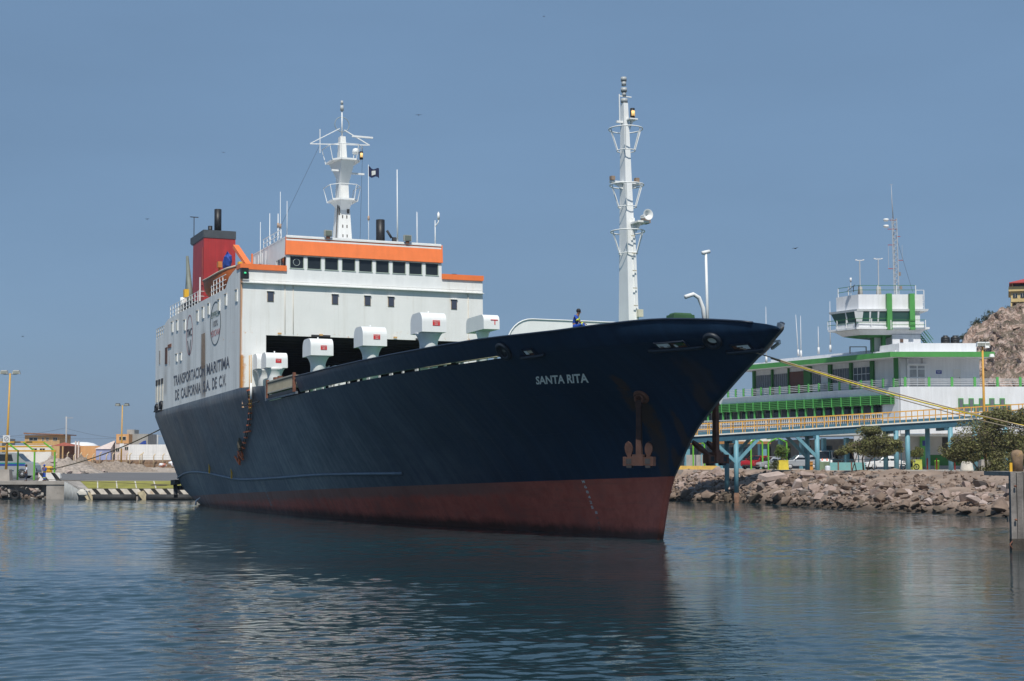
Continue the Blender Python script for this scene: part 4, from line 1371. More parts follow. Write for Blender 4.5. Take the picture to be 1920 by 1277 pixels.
for k in range(8):
    z = 3.9 - k * .24
    hull_text('draft_mark', ('M', '4', '2', '8', '6', '4', '2', '8')[k], M('faded draft paint', (.32, .33, .33), .8, .2), 48.6 + .22, 48.6 - .22, lambda u, z=z: (z - .09, z + .09), .02)
# discharge of cooling water at the quarter
# gangway stowed in the bulwark gap
gw = thing('gangway', '', '', matrix=SHIP_M) if False else None
gb = MB()
gb.span(S(31.8, 9.95, 10.02), S(38.4, 9.6, 10.86))
gang = gb.build('stowed_gangway', M('beige corrugated gangway', (.30, .28, .22), .7, .12), ship)
for k in range(26):
    a = 32.1 + k * .245
    MB().box(S(a, 9.99, 10.44), (.09, .08, .74)).build('gangway_rib', gang.data.materials[0], gang)
for z in (10.06, 10.84):
    MB().box(S(35.1, 10.0, z), (6.7, .12, .10)).build('gangway_beam', M('beige beam', (.38, .36, .30), .7, .12), gang)
for a in (31.75, 38.3):
    MB().box(S(a, 10.02, 10.35), (.22, .18, 1.3)).build('gangway_post', RUST, gang)
for a in (36.5, 37.6):
    MB().box(S(a, 9.6, 11.0), (.4, .3, .3)).build('gangway_block', RUST, gang)
MB().box(S(35.0, 9.9, 9.80), (6.4, .25, .22)).build('gangway_shade_strip', BLACK, gang)  # black strip put in as the shade under the gangway
MB().span(S(31.5, 9.98, 9.55), S(39, 9.82, 9.72)).build('gap_coaming', HULL, ship)

# mushroom-cowl ventilators along the deck
def ventilator(a, b, ztop, wid, length, h, trunk, base_z=9.5, flare=.9, label=None):
    c = MB()
    c.smooth = True
    n = 8
    prof = [(a - .0, ztop - h)]
    for q in range(n + 1):
        tt = math.pi / 2 * q / n
        prof.append((a + .42 * h - .42 * h * math.cos(tt) * 1.0, ztop - .48 * h + .48 * h * math.sin(tt)))
    for q in range(n + 1):
        tt = math.pi / 2 * q / n
        prof.append((a + length - .42 * h + .42 * h * math.sin(tt), ztop - .48 * h + .48 * h * math.cos(tt)))
    prof.append((a + length, ztop - h))
    L = [S(x, b, z) for x, z in prof]
    c.smooth = False
    c.prism(L, S(0, -wid, 0))
    vent = c.build('ventilator', WHITE_CLEAN, ship)
    bm = b - wid / 2
    am = a + length / 2
    t = MB()
    zc = ztop - h
    t.smooth = True
    rings = [(trunk, base_z), (trunk, zc - .62), (trunk * 1.07, zc - .42), (trunk * 1.3, zc - .16), (trunk * 1.55, zc + .01)]
    t.lathe(S(am, bm, 0), [(r, z) for r, z in rings], 22)
    t.build('vent_trunk', WHITE_CLEAN, vent)
    MB().cyl(S(am, bm, ztop), S(am, bm, ztop + .14), .05).build('vent_stem', WHITE_CLEAN, vent)
    return vent, a, bm, ztop, h
def notice(v, lines, wide=.44, hi=.30, off=.12):
    vent, a, bm, ztop, h = v
    zc = ztop - .55 * h
    sg = MB().box(S(a - .015, bm - off, zc), (.02, wide, hi)).build('notice_plate', SIGN_RED, vent)
    t = MB()
    for i, ln in enumerate(lines):
        z1 = zc + hi * .40 - i * hi * .30
        wl_ = wide * (.9 if i == 0 else .45)
        lettering(t, ln, lambda u, w, z1=z1, wl_=wl_: S(a - .03, bm - off + wl_ / 2 - wl_ * u, z1 - hi * .2 + hi * .2 * w), .01)
    t.build('notice_lettering', OFFWHITE_INK, sg)
V0 = ventilator(44.25, 9.15, 13.5, 1.64, 1.35, 1.15, .52)
V1 = ventilator(42.1, 9.05, 13.4, 1.64, 1.35, 1.15, .52)
notice(V1, ['PELIGRO', 'NO FUMAR'])
V2 = ventilator(32.4, 8.65, 13.48, 1.62, 1.9, 1.2, .52)
notice(V2, ['PELIGRO', 'NO', 'FUMAR'])
V3 = ventilator(22.0, 8.5, 13.18, 1.6, 1.75, 1.25, .50)
notice(V3, ['PELIGRO', 'NO', 'FUMAR'])
V4 = ventilator(12.0, 8.42, 12.9, 1.5, 1.85, 1.15, .52)
notice(V4, ['VENTILA', 'NO', 'FUMAR'])
V5 = ventilator(20.3, 1.0, 14.0, 1.1, 2.9, .95, .32)
vent, a, bm, ztop, h = V5
MB().box(S(a - .015, bm - .18, ztop - .36), (.02, .5, .05)).box(S(a - .015, bm - .22, ztop - .52), (.02, .06, .28)).build('notice_remains', SIGN_RED, vent)
MB().torus(S(20.3 + 1.45, .45, 12.45), .35, .04, (0, 0, 1), 20, 6).build('vent_collar', WHITE_CLEAN, vent)

# boarding stair rails at the side and white pipe
br = MB()
for a in (42.6, 43.1):
    br.tube([S(a, 10.02, 9.1), S(a, 10.05, 13.2)], .03, 6)
for k in range(4):
    br.bar(S(42.6, 10.08, 9.3 + .3 * k), S(43.1, 10.08, 9.3 + .3 * k), .05)
br.build('boarding_rail', M('orange rail', (.58, .30, .05), .6, .2), ship)
MB().tube([S(42.45, 10.08, 9.9), S(42.4, 10.1, 11.1)], .09, 8).build('overside_pipe', WHITE_CLEAN, ship)
MB().box(S(44.2, 10.05, 9.62), (1.6, .16, .14)).build('fender_bar', BLACK, ship)
MB().box(S(41.2, 10.05, 9.62), (1.5, .14, .10)).build('fender_bar', BLACK, ship)

# ------------------------------------------------------------------ things on and round the ship
def anchor(name, label, top, yaw, tilt, mat, flen=1.0):
    m = Matrix.Translation(top) @ Matrix.Rotation(yaw, 4, 'Z')
    r = thing(name, label, 'anchor', matrix=m, group='anchors hanging at the bow')
    s = MB()
    s.box((0, 0, -1.3), (.28, .26, 2.6), taper=.85)
    s.box((0, 0, .02), (.34, .30, .30), taper=.8).box((0, 0, -2.35), (.27, .26, .6), taper=.85)
    s.build('shank', mat, r)
    sk = MB().torus((0, 0, .25), .20, .06, (0, 1, 0), 14, 6)
    sk.build('shackle', RUST, r)
    c = MB()
    c.box((0, 0, -2.80), (.56, .54, .56)).box((0, 0, -2.86), (1.52, .34, .40))
    for x in (-.72, .72):
        c.box((x, 0, -2.86), (.16, .40, .46))
    c.build('crown', mat, r)
    for x in (-.50, .50):
        for yy in (-.175, .175):
            MB().box((x, yy, -2.86), (.28, .02, .26)).build('crown_recess', DARK, r)
        MB().box((x, 0, -3.12), (.26, .30, .14), taper=1.1).build('crown_foot', DARK, r)
        f = MB()
        d = Vector((x * .12, math.sin(tilt), math.cos(tilt)))
        sd = Vector((1, 0, 0))
        nn = sd.cross(d)
        o = Vector((x, 0, -2.72))
        out = [(-.13, -.06), (.13, -.06), (.10, .14), (.19, .36), (.20, .56), (.13, .76), (0, .86), (-.13, .76), (-.20, .56), (-.19, .36), (-.10, .14)]
        f.prism([o + sd * px + d * py * flen + nn * -.08 for px, py in out], nn * .16)
        f.build('fluke', mat, r)
    return r
top1 = SHIP_M @ (ap1 + an1 * .32)
top2 = SHIP_M @ (ap2 + an2 * .30)
yaw_s = math.atan2(STB.y, STB.x) + math.pi / 2
anchor('anchor', 'pale rusty anchor hanging flat against the navy starboard bow below the ship name', top1 - Vector((0, 0, .15)), -.42, -.10, RUST_PALE)
anchor('anchor', 'dark rusty anchor hanging clear beyond the stem in front of the walkway', top2 - Vector((0, 0, .05)), 0.75, .95, RUST, 1.55)

# rope ladder with orange rungs
lt = SW(42.9, 10.12, 10.2)
ladder = thing('rope_ladder', 'rope ladder with orange rungs dangling twisted down the ship side by the house', 'ladder', matrix=SHIP_M)
lp = [(42.9, 10.6), (43.2, 10.0), (43.8, 9.45), (44.5, 9.0), (45.2, 8.6), (46.0, 8.2), (47.0, 7.75), (48.0, 7.35), (48.9, 7.0), (49.7, 6.65), (50.5, 6.35), (51.2, 6.1), (51.9, 5.9), (52.6, 5.75)]
sidep = [[], []]
rnd = random.Random(5)
for i, (a, z) in enumerate(lp):
    b = half(a, z) + .14
    tw = 0 if i < 6 else (i - 6) * .13
    wdt = .30 if i not in (6, 11, 13) else .85
    dz = -math.sin(tw) * wdt * .6
    c = S(a, b, z)
    e0, e1 = c + Vector((-wdt, 0, -dz)), c + Vector((wdt, .0, dz))
    if i > 9:
        e0, e1 = c + Vector((-wdt * .9, 0, .35)), c + Vector((wdt * .9, 0, -.35))
    rg = MB().bar(e0, e1, .15, .10)
    rg.build('ladder_rung', M('orange rung', (.72, .16, .05), .6, .2) if i == 0 else bpy.data.materials['orange rung'], ladder)
    sidep[0].append(c + Vector((-.26, -.02, 0)))
    sidep[1].append(c + Vector((.26, -.02, 0)))
for s in sidep:
    MB().tube(s, .035, 5).build('side_rope', ROPE_DARK, ladder)
lump(MB(), S(50.2, half(50.2, 6.8) + .2, 6.9), (.35, .2, .5), 12).build('rope_tangle', ROPE_DARK, ladder)

# lifeboat
lb = thing('lifeboat', 'open orange lifeboat slung in davits beside the red funnel', 'lifeboat', matrix=SHIP_M @ Matrix.Translation(S(55.9, 8.8, 19.15)))
lbm = MB()
lbm.smooth = True
n = 14
rows = []
for i in range(n + 1):
    x = -4.4 + 8.8 * i / n
    k = 1 - abs(x / 4.4) ** 2.4
    hw = 1.28 * max(.02, k) ** .6
    keel = .05 + .75 * abs(x / 4.4) ** 3
    top_ = 1.55 + .45 * abs(x / 4.4) ** 2
    r = []
    for q in range(9):
        tt = math.pi * q / 8
        r.append(Vector((x, hw * math.cos(tt), top_ - (top_ - keel) * math.sin(tt) ** .75)))
    rows.append(r)
strip(lbm, rows)
lbm.build('boat_hull', BOAT_ORANGE, lb)
gun = MB()
for q in (0, 8):
    gun.tube([r[q] for r in rows], .09, 6)
gun.build('gunwale', M('pale gunwale', (.45, .38, .30), .7, .2), lb)
cv = MB()
cv.smooth = True
strip(cv, [[r[0] + Vector((0, 0, .02)), (r[0] + r[8]) / 2 + Vector((0, 0, .12)), r[8] + Vector((0, 0, .02))] for r in rows])
cv.build('boat_cover', BOAT_ORANGE, lb)
MB().box((4.1, .3, 2.2), (.4, .3, .4)).build('release_gear', YELLOW, lb)
# signal flag
fg = thing('flag', 'small navy flag with a white square flying from a pole on the bridge roof', 'flag', matrix=SHIP_M @ Matrix.Translation(S(49.2, -1.5, 29.4)))
fm_ = MB()
fm_.smooth = True
rows = []
for i in range(7):
    x = i / 6 * .95
    r = []
    for q in range(5):
        r.append(Vector((-.1 + .05 * math.sin(i * 1.4), -x + .9, .75 * q / 4 - .75 + .10 * math.sin(i * 1.1 + q * .3) + .15 * x)))
    rows.append(r)
strip(fm_, rows)
fm_.build('flag_cloth', M('navy bunting', (.012, .02, .07), .8, .15), fg)
MB().add([rows[2][1] + Vector((.03, 0, 0)), rows[4][1] + Vector((.03, 0, 0)), rows[4][3] + Vector((.03, 0, 0)), rows[2][3] + Vector((.03, 0, 0))], [[0, 1, 2, 3]]).build('flag_square', OFFWHITE_INK, fg)

# people
def person(name, label, loc, rotz, pose, shirt, trousers, hair, tape=False, cap=None, matrix=None, group=None):
    r = thing(name, label, 'person', loc, rotz, group, matrix)
    if pose == 'sit':
        hip, chest, neck, head = (0, 0, .10), (.06, 0, .46), (.14, 0, .60), (.20, 0, .74)
        sh = [(.06, .19, .52), (.06, -.19, .52)]
        el = [(.20, .27, .28), (.22, -.25, .28)]
        wr_ = [(.42, .10, .20), (.42, -.07, .19)]
        kn = [(.44, .13, .14), (.46, -.12, .16)]
        an = [(.52, .13, -.30), (.50, -.13, -.30)]
        to = [(.68, .14, -.33), (.66, -.14, -.33)]
    else:
        hip, chest, neck, head = (0, 0, .93), (0.01, 0, 1.28), (0.0, 0, 1.46), (.03, 0, 1.60)
        sh = [(0, .19, 1.40), (0, -.19, 1.40)]
        el = [(-.03, .25, 1.14), (-.02, -.26, 1.13)]
        wr_ = [(.10, .22, .93), (.06, -.24, .90)] if pose == 'stand' else [(.22, .10, 1.12), (.22, -.08, 1.10)]
        kn = [(.03, .10, .49), (.0, -.11, .49)]
        an = [(-.02, .11, .08), (-.04, -.13, .08)]
        to = [(.15, .13, .03), (.14, -.15, .03)]
    N = [(hip, .135), (chest, .15), (neck, .06), (head, .095), ((head[0] + .015, 0, head[2] + .09), .085)]
    Ed = [(0, 1), (1, 2), (2, 3), (3, 4)]
    for i in (0, 1):
        b = len(N)
        N += [(sh[i], .072), (el[i], .05), (wr_[i], .033), ((wr_[i][0] + .09, wr_[i][1] * .95, wr_[i][2] - .02), .036)]
        Ed += [(1, b), (b, b + 1), (b + 1, b + 2), (b + 2, b + 3)]
        s = (1, -1)[i]
        # five short fingers
        h = Vector(N[-1][0])
        b = len(N)
        hp = (hip[0], hip[1] + s * .095, hip[2] - .05)
        N += [(hp, .095), (kn[i], .068), (an[i], .045), (to[i], .04)]
        Ed += [(0, b), (b, b + 1), (b + 1, b + 2), (b + 2, b + 3)]
    body = skin('body', N, Ed, SKIN_TONE, r)
    for i in (0, 1):
        h = Vector(wr_[i]) + Vector((.10, 0, -.02))
        for q in range(5):
            d = Vector((.075 - .012 * abs(q - 1.5), .018 * (q - 2), -.02 - .01 * q))
            if q == 4:
                d = Vector((.03, -.05 * (1, -1)[i], -.01))
            MB().tube([h + Vector((0, .016 * (q - 2), 0)), h + Vector((0, .016 * (q - 2), 0)) + d * .6, h + Vector((0, .016 * (q - 2), -.01)) + d], [.012, .011, .008], 5).build('finger', SKIN_TONE, r)
    # clothes, a little larger than the body beneath
    cl = [(hip, .155), (chest, .175), ((neck[0], 0, neck[2] - .05), .085)]
    ce = [(0, 1), (1, 2)]
    for i in (0, 1):
        b = len(cl)
        mid = tuple(lerp(Vector(sh[i]), Vector(el[i]), .9))
        cl += [(sh[i], .095), (mid, .072)]
        ce += [(1, b), (b, b + 1)]
        if tape is True and pose != 'sit':
            cl += [(tuple(lerp(Vector(el[i]), Vector(wr_[i]), .8)), .05)]
            ce += [(b + 1, b + 2)]
    skin('shirt', cl, ce, shirt, r)
    cl = [((hip[0], 0, hip[2] + .06), .15), (hip, .158)]
    ce = [(0, 1)]
    for i in (0, 1):
        s = (1, -1)[i]
        b = len(cl)
        hp = (hip[0], hip[1] + s * .10, hip[2] - .06)
        cl += [(hp, .115), (kn[i], .088), (tuple(lerp(Vector(kn[i]), Vector(an[i]), .93)), .068)]
        ce += [(1, b), (b, b + 1), (b + 1, b + 2)]
        sh_ = MB()
        a_, t_ = Vector(an[i]), Vector(to[i])
        sh_.tube([a_ + Vector((-.06, 0, -.04)), a_ + Vector((.04, 0, -.03)), t_ + Vector((.03, 0, -.02))], [.05, .055, .04], 8)
        sh_.build('shoe', BLACK, r)
    skin('trousers', cl, ce, trousers, r)
    hd = Vector(head)
    hr = MB()
    hr.lathe(hd + Vector((-.012, 0, .06)), [(.112, -.03), (.118, .02), (.105, .08), (.06, .125), (.0, .14)], 14)
    hr.build('cap' if cap else 'hair', cap or hair, r)
    if cap:
        MB().box(hd + Vector((.13, 0, .045)), (.12, .15, .02)).build('cap_peak', cap, r)
    fc_ = MB()
    fc_.box(hd + Vector((.105, 0, .0)), (.035, .03, .05), taper=.6)
    fc_.build('nose', SKIN_TONE, r)
    for sgn in (1, -1):
        MB().lathe(hd + Vector((.088, sgn * .035, .03)), [(0, -.012), (.013, 0), (0, .012)], 8).build('eye', BLACK, r)
        MB().lathe(hd + Vector((0, sgn * .10, .0)), [(0, -.03), (.018, 0), (0, .03)], 8).build('ear', SKIN_TONE, r)
    MB().box(hd + Vector((.094, 0, -.045)), (.02, .05, .012)).build('mouth', M('lips', (.16, .06, .05), .6, .05) if 'lips' not in bpy.data.materials else bpy.data.materials['lips'], r)
    if tape:
        tp_ = MB()
        if pose == 'sit':
            for i in (0, 1):
                c = lerp(Vector(sh[i]), Vector(el[i]), .75)
                d = (Vector(el[i]) - Vector(sh[i])).normalized()
                tp_.cyl(c - d * .03, c + d * .03, .088, .084, 12)
                c = lerp(Vector(hip), Vector(kn[i]), .85)
                d = (Vector(kn[i]) - Vector(hip)).normalized()
                tp_.cyl(c - d * .04, c + d * .04, .105, .10, 12)
            tp_.box(Vector(chest) + Vector((.16, .08, .0)), (.03, .12, .09))
        else:
            for i in (0, 1):
                c = lerp(Vector(kn[i]), Vector(an[i]), .35)
                d = (Vector(an[i]) - Vector(kn[i])).normalized()
                tp_.cyl(c - d * .035, c + d * .035, .092, .088, 12)
            tp_.cyl(Vector((0, 0, .98)), Vector((0, 0, 1.03)), .178, .178, 14)
        tp_.build('reflective_tape', HIVIS, r)
    return r
sa_ = -1.75
seat = S(sa_, half(sa_, 10.5) - .40, sheer(sa_) + .10)
person('person', 'worker in blue coverall sitting head down on the bow rail of the ship', None, 0, 'sit', BLUE_CLOTH, BLUE_CLOTH, HAIR, tape=True,
       matrix=Matrix.Translation(SHIP_M @ seat) @ Matrix.Rotation(math.radians(-12), 4, 'Z'))

# mooring lines
def rope(name, label, p0, p1, sag, r, mat, group='mooring lines of the ship'):
    p0, p1 = Vector(p0), Vector(p1)
    pts = []
    for i in range(25):
        k = i / 24
        p = lerp(p0, p1, k)
        p.z -= sag * 4 * k * (1 - k)
        pts.append(p - p0)
    mbr = MB().tube(pts, r, 6)
    return solo(mbr, name, mat, label, 'rope', p0, group) if False else _rope_obj(mbr, name, mat, label, p0, group)
def _rope_obj(mbr, name, mat, label, p0, group):
    o = mbr.build(name, mat)
    o.location = p0
    o['label'] = label
    o['category'] = 'rope'
    o['group'] = group
    return o
fl1 = SW(-9.2, half(-9.2, 9.0) + .16, 9.0)
fl2 = SW(-9.0, -1.0, 8.62)
GREYROPE = M('grey rope', (.26, .22, .17), .9, .2, 8)
rope('mooring_line', 'tan mooring line running from the bow fairlead, uppermost of the three', fl1, (30.0, 71.6, 4.0), .28, .030, ROPE_TAN)
rope('mooring_line', 'bright yellow mooring line running from the bow past the white terminal', fl2, (30.0, 75.0, 4.65), .45, .034, ROPE_YELLOW)
rope('mooring_line', 'dull grey brown mooring line, lowest of the three at the bow', fl2 + Vector((0, 0, -.05)), (30.0, 75.0, 4.3), .42, .025, GREYROPE)

# ------------------------------------------------------------------ left shore: land, quay, ramp
DIRT = M('dusty ground', (.36, .30, .24), .95, .22, .25, bump=.4, bscale=2, stain=(.24, .19, .14), stain_amt=.6, stain_scale=.15)
CONC = M('weathered concrete', (.33, .30, .27), .9, .2, .8, bump=.3, bscale=6, stain=(.14, .12, .10), stain_amt=.6, stain_scale=.8)
ASPH = M('grey asphalt', (.135, .130, .130), .9, .12, .2, bump=.2, bscale=10)
STONE_A = M('pinkish rock', (.325, .245, .21), .95, .22, 1.2, bump=.6, bscale=4, stain=(.18, .14, .12), stain_amt=.6, stain_scale=.9)
STONE_B = M('brown rock', (.20, .145, .112), .95, .25, 1.2, bump=.6, bscale=4, stain=(.12, .09, .07), stain_amt=.6, stain_scale=.9)
STONE_C = M('pale rock', (.40, .32, .285), .95, .2, 1.2, bump=.6, bscale=4)
STONE_W = M('wet dark rock', (.105, .078, .055), .8, .3, 1.5, bump=.6, bscale=4)
STONE_D = M('grey rock', (.18, .155, .14), .95, .25, 1.2, bump=.6, bscale=4)

def land_z(x, y):
    z = 1.92
    z = lerp(1.92, 2.35, max(0, min(1, (y - 176) / 70)))
    z = lerp(z, 3.0, max(0, min(1, (y - 248) / 30)))
    return z
lm = MB()
nx, ny = 60, 70
xs = [-420 + 420 * i / nx for i in range(nx + 1)]
ys = [176.35 + 1500 * (j / ny) ** 2.2 for j in range(ny + 1)]
rnd = random.Random(2)
rows = [[Vector((x, y, land_z(x, y) + (rnd.uniform(-.10, .12) if y > 246 else 0))) for x in xs] for y in ys]
strip(lm, rows)
lm.build('ground', DIRT, kind='structure')
am = MB()
strip(am, [[Vector((x, y, land_z(x, y) + .012)) for x in (-300, -200, -100, -60, -20, 0)] for y in (177, 190, 205, 220, 235, 246)])
am.build('road', ASPH, kind='structure')

QY = 172.4
quay = thing('quay_wall', 'low stone quay wall with a concrete lip under the two standing men', 'quay wall', (-60, QY, 0))
qb = MB()
qb.span((-140, QY - .35, 1.55), (-47.9, QY + 4.0, 1.915))
qb.build('concrete_lip', CONC, quay, world=True)
qb = MB()
qb.span((-49.9, QY - .25, -1), (-47.9, QY + .2, 1.545)).span((-140, QY + .55, -1), (-49.95, QY + .9, 1.545))
qb.build('concrete_face', CONC, quay, world=True)

import bmesh
def boulder_mesh(name, seed, flat=1.0):
    rnd = random.Random(seed)
    bm = bmesh.new()
    for i in range(13):
        v = Vector((rnd.gauss(0, 1), rnd.gauss(0, 1), rnd.gauss(0, 1))).normalized() * rnd.uniform(.78, 1.05)
        v.z *= flat
        bm.verts.new(v)
    bmesh.ops.convex_hull(bm, input=bm.verts)
    for v in [v for v in bm.verts if not v.link_faces]:
        bm.verts.remove(v)
    bmesh.ops.bevel(bm, geom=list(bm.edges), offset=.035, segments=1, affect='EDGES')
    me = bpy.data.meshes.new(name)
    bm.to_mesh(me)
    bm.free()
    return me
BOULD = [boulder_mesh('boulder', 40 + i, (.75, .9, .65, .8)[i % 4]) for i in range(10)]
BOULD_MAT = {}
def boulder(loc, size, mat, rnd, name='boulder', parent=None, label=None, group=None, squash=1.0):
    k = rnd.randrange(10)
    key = (k, mat.name)
    if key not in BOULD_MAT:
        me = BOULD[k].copy()
        me.materials.append(mat)
        BOULD_MAT[key] = me
    o = bpy.data.objects.new(name, BOULD_MAT[key])
    COL.objects.link(o)
    o.location = loc
    o.rotation_euler = (rnd.uniform(-.5, .5), rnd.uniform(-.5, .5), rnd.uniform(0, 6.28))
    o.scale = (size * rnd.uniform(.9, 1.35), size * rnd.uniform(.75, 1.1), size * rnd.uniform(.65, .95) * squash)
    if parent is not None:
        o.parent = parent
        o.location = Vector(loc) - MAT[parent.name].translation
    if label:
        o['label'] = label
        o['category'] = 'boulder'
        o['group'] = group
    return o
rnd = random.Random(11)
for i in range(120):                      # stones packed in the quay face are pieces of that wall
    x = -60 + 9.9 * rnd.random()
    boulder((x, QY + rnd.uniform(-.15, .35), rnd.uniform(-.1, 1.3)), rnd.uniform(.22, .60), (STONE_C, STONE_A, STONE_D, CONC)[rnd.randrange(4)], rnd, 'quay_stone', quay)

TYRE = M('tyre rubber', (.016, .016, .017), .85, .3, 5)
ty = MB().torus((0, 0, 0), .42, .17, (0, 1, 0), 24, 10)
for k in range(16):
    tt = 2 * math.pi * k / 16
    ty.box((math.cos(tt) * .585, 0, math.sin(tt) * .585), (.05, .26, .05))
p = at(28, 928, QY - .5)
solo(ty, 'tyre_fender', TYRE, 'black tyre hanging as a fender on the stone quay wall', 'tyre').location = p

# linkspan ramp with striped edge and two rubber cylinders
ramp = thing('ramp', 'concrete loading ramp with yellow green deck and black and white striped edge', 'ramp', (-45.6, 169.4, 0))
x0, x1 = -45.6, -18.0
rb_ = MB()
rb_.add([(x0, 169.4, 1.14), (x1, 169.4, 1.14), (x1, 176.5, 1.93), (-47.9, 176.5, 1.93), (x0, 169.4, -1), (x1, 169.4, -1), (x1, 176.5, -1), (-47.9, 176.5, -1), (-47.85, QY - .3, 1.9), (-47.85, QY - .3, -1)],
        [[0, 1, 2, 3], [0, 3, 8], [0, 4, 5, 1], [0, 8, 9, 4], [1, 5, 6, 2]])
rb_.build('ramp_body', CONC, ramp, world=True)
LIME = M('yellow green deck paint', (.24, .225, .040), .8, .22, .7, stain=(.13, .13, .05), stain_amt=.5, stain_scale=.5)
def rz(y):
    return 1.14 + (y - 169.4) * (.79 / 7.1)
rd = MB()
rd.add([(x0 + .9, 169.5, rz(169.5) + .03), (x1, 169.5, rz(169.5) + .03), (x1, 175.9, rz(175.9) + .03), (-47.3, 175.9, rz(175.9) + .03)], [[0, 1, 2, 3]])
rd.build('painted_deck', LIME, ramp, world=True)
PALEP = M('worn white paint', (.55, .52, .46), .8, .2, 2)
for k in range(12):
    xa = -43.8 + k * 2.05
    rl_ = MB().add([(xa, 169.6, rz(169.6) + .045), (xa + .12, 169.6, rz(169.6) + .045), (xa - 1.6 + .12, 175.7, rz(175.7) + .045), (xa - 1.6, 175.7, rz(175.7) + .045)], [[0, 1, 2, 3]])
    rl_.build('deck_line', PALEP, ramp, world=True)
STRW = M('chipped white stripe', (.66, .60, .52), .8, .15, 3, stain=(.50, .27, .07), stain_amt=.9, stain_scale=1.1)
STRB = M('black stripe', (.02, .02, .02), .8, .2, 3)
sb = MB().span((x0 + .4, 169.28, .52), (x1, 169.39, 1.15)).build('striped_edge', STRB, ramp, world=True)
k = 0
xx = x0 + .55
while xx < x1 - 1.4:
    q = MB().add([(xx + .55, 169.27, .54), (xx + 1.3, 169.27, .54), (xx + .75, 169.27, 1.15), (xx, 169.27, 1.15)], [[0, 1, 2, 3]])
    q.build('white_stripe', STRW, sb, world=True)
    xx += 1.24
RUB = M('black rubber fender', (.030, .030, .030), .7, .3, 3)
for xa, xb in ((-44.0, -39.6), (-38.4, -32.9), (-32.3, -26.5)):
    MB().cyl((xa, 168.95, .22), (xb, 168.95, .22), .36, .36, 16).build('rubber_fender', RUB, ramp, world=True)
for xa in (-44.7, -38.9):
    bl = MB().add([(xa - .5, 169.0, .6), (xa + .1, 169.0, .95), (xa + .7, 169.0, .1), (xa + .2, 169.0, -.2)], [[0, 1, 2, 3]])
    bl.prism([(xa - .5, 168.9, .75), (xa + .1, 168.9, .95), (xa + .75, 168.9, .05), (xa + .2, 168.9, -.2)], (0, .4, 0))
    bl.build('fender_chock', M('chipped yellow white chock', (.50, .42, .27), .8, .3, 3), ramp, world=True)
lump(MB(), Vector((-45.1, 169.1, .75)), (.7, .35, .35), 21).build('broken_corner', PALEP, ramp, world=True)
for k in range(9):
    kk = k / 8.0
    MB().cyl((lerp(-47.8, -45.75, kk), lerp(QY - .45, 169.3, kk), -.5), (lerp(-47.8, -45.75, kk), lerp(QY - .45, 169.3, kk), lerp(1.86, 1.1, kk)), .13, .13, 8).build('sheet_pile', M('grey sheet pile', (.30, .31, .31), .7, .2) if k == 0 else bpy.data.materials['grey sheet pile'], ramp, world=True)
lump(MB(), at(298, 911, 172), (1.1, .5, .16), 33, 14, 5).build('rope_heap', ROPE_DARK, None)
o = bpy.data.objects['rope_heap']
o['label'], o['category'] = 'heap of dark rope lying on the yellow green ramp by the stern', 'rope heap'

# men on the quay
person('person', 'man in pale shirt and dark trousers standing on the quay edge', at(49, 901.5, 173.6).to_tuple()[:2] + (1.915,), math.radians(200), 'stand', SHIRT, TROUSER, HAIR)
person('person', 'man in blue coverall and cap standing by the striped block on the quay', at(83, 901.5, 173.6).to_tuple()[:2] + (1.915,), math.radians(-120), 'work', BLUE_CLOTH, BLUE_CLOTH, HAIR, tape=True, cap=BLUE_CLOTH)

# striped block, bollard, rope coils
blk = thing('striped_block', 'concrete block with black and white diagonal stripes on the quay', 'block', (at(92, 902, 175).x, 175.0, 1.915))
BX0, BX1 = at(72, 900, 175).x - blk.location.x, at(113, 900, 175).x - blk.location.x
bk = MB()
outl = [(BX0, 0), (BX1 - .15, 0), (BX1, .35), (BX1 - .1, .7), (BX1 - .35, .88), (BX0, .88)]
bk.prism([(x, 0, z) for x, z in outl], (0, .6, 0))
bk.build('block_body', M('white block paint', (.70, .68, .66), .8, .1, 2), blk)
for xs_ in (BX0 + .12, BX0 + 1.45):
    MB().add([(xs_ + .55, -.006, .02), (xs_ + 1.05, -.006, .02), (xs_ + .35, -.006, .86), (xs_ - .1, -.006, .86)], [[0, 1, 2, 3]]).build('black_stripe', STRB, blk)
MB().box((BX0 - .03, .3, .45), (.05, .62, .9)).build('block_edge', M('red brown edge', (.3, .12, .08), .8, .2), blk)
yb = MB().lathe((0, 0, 0), [(.34, 0), (.32, .25), (.36, .45), (.42, .5), (.40, .62), (.2, .70), (0, .72)], 16)
yb.lathe((-.4, 0, .45), [(.0, -.2), (.22, -.15), (.24, .1), (.1, .25), (0, .28)], 12)
solo(yb, 'mooring_bollard', YELLOW, 'rounded yellow mooring bollard behind the man in blue', 'bollard').location = (at(92, 883, 175.3).x, 175.35, 2.79)
aft = SW(76.2, 9.4, 9.45)
rope('mooring_line', 'dark mooring line from the ship stern down to the yellow bollard', aft, (at(93, 878, 175.3).x, 175.35, 3.15), .45, .055, M('olive rope', (.13, .105, .06), .9, .2, 8))
rope('mooring_line', 'dark slack rope trailing from the quay across the ramp', (at(84, 898, 173).x, 173.2, 2.1), (at(330, 913, 172).x, 171.5, 1.50), .02, .03, ROPE_DARK)
rope('mooring_line', 'thin slack rope from the quay edge over the stones below the left lamp post', (at(75, 880, 175).x, 175, 2.3), (at(-30, 935, 172).x, 171.6, .6), .5, .04, ROPE_DARK)

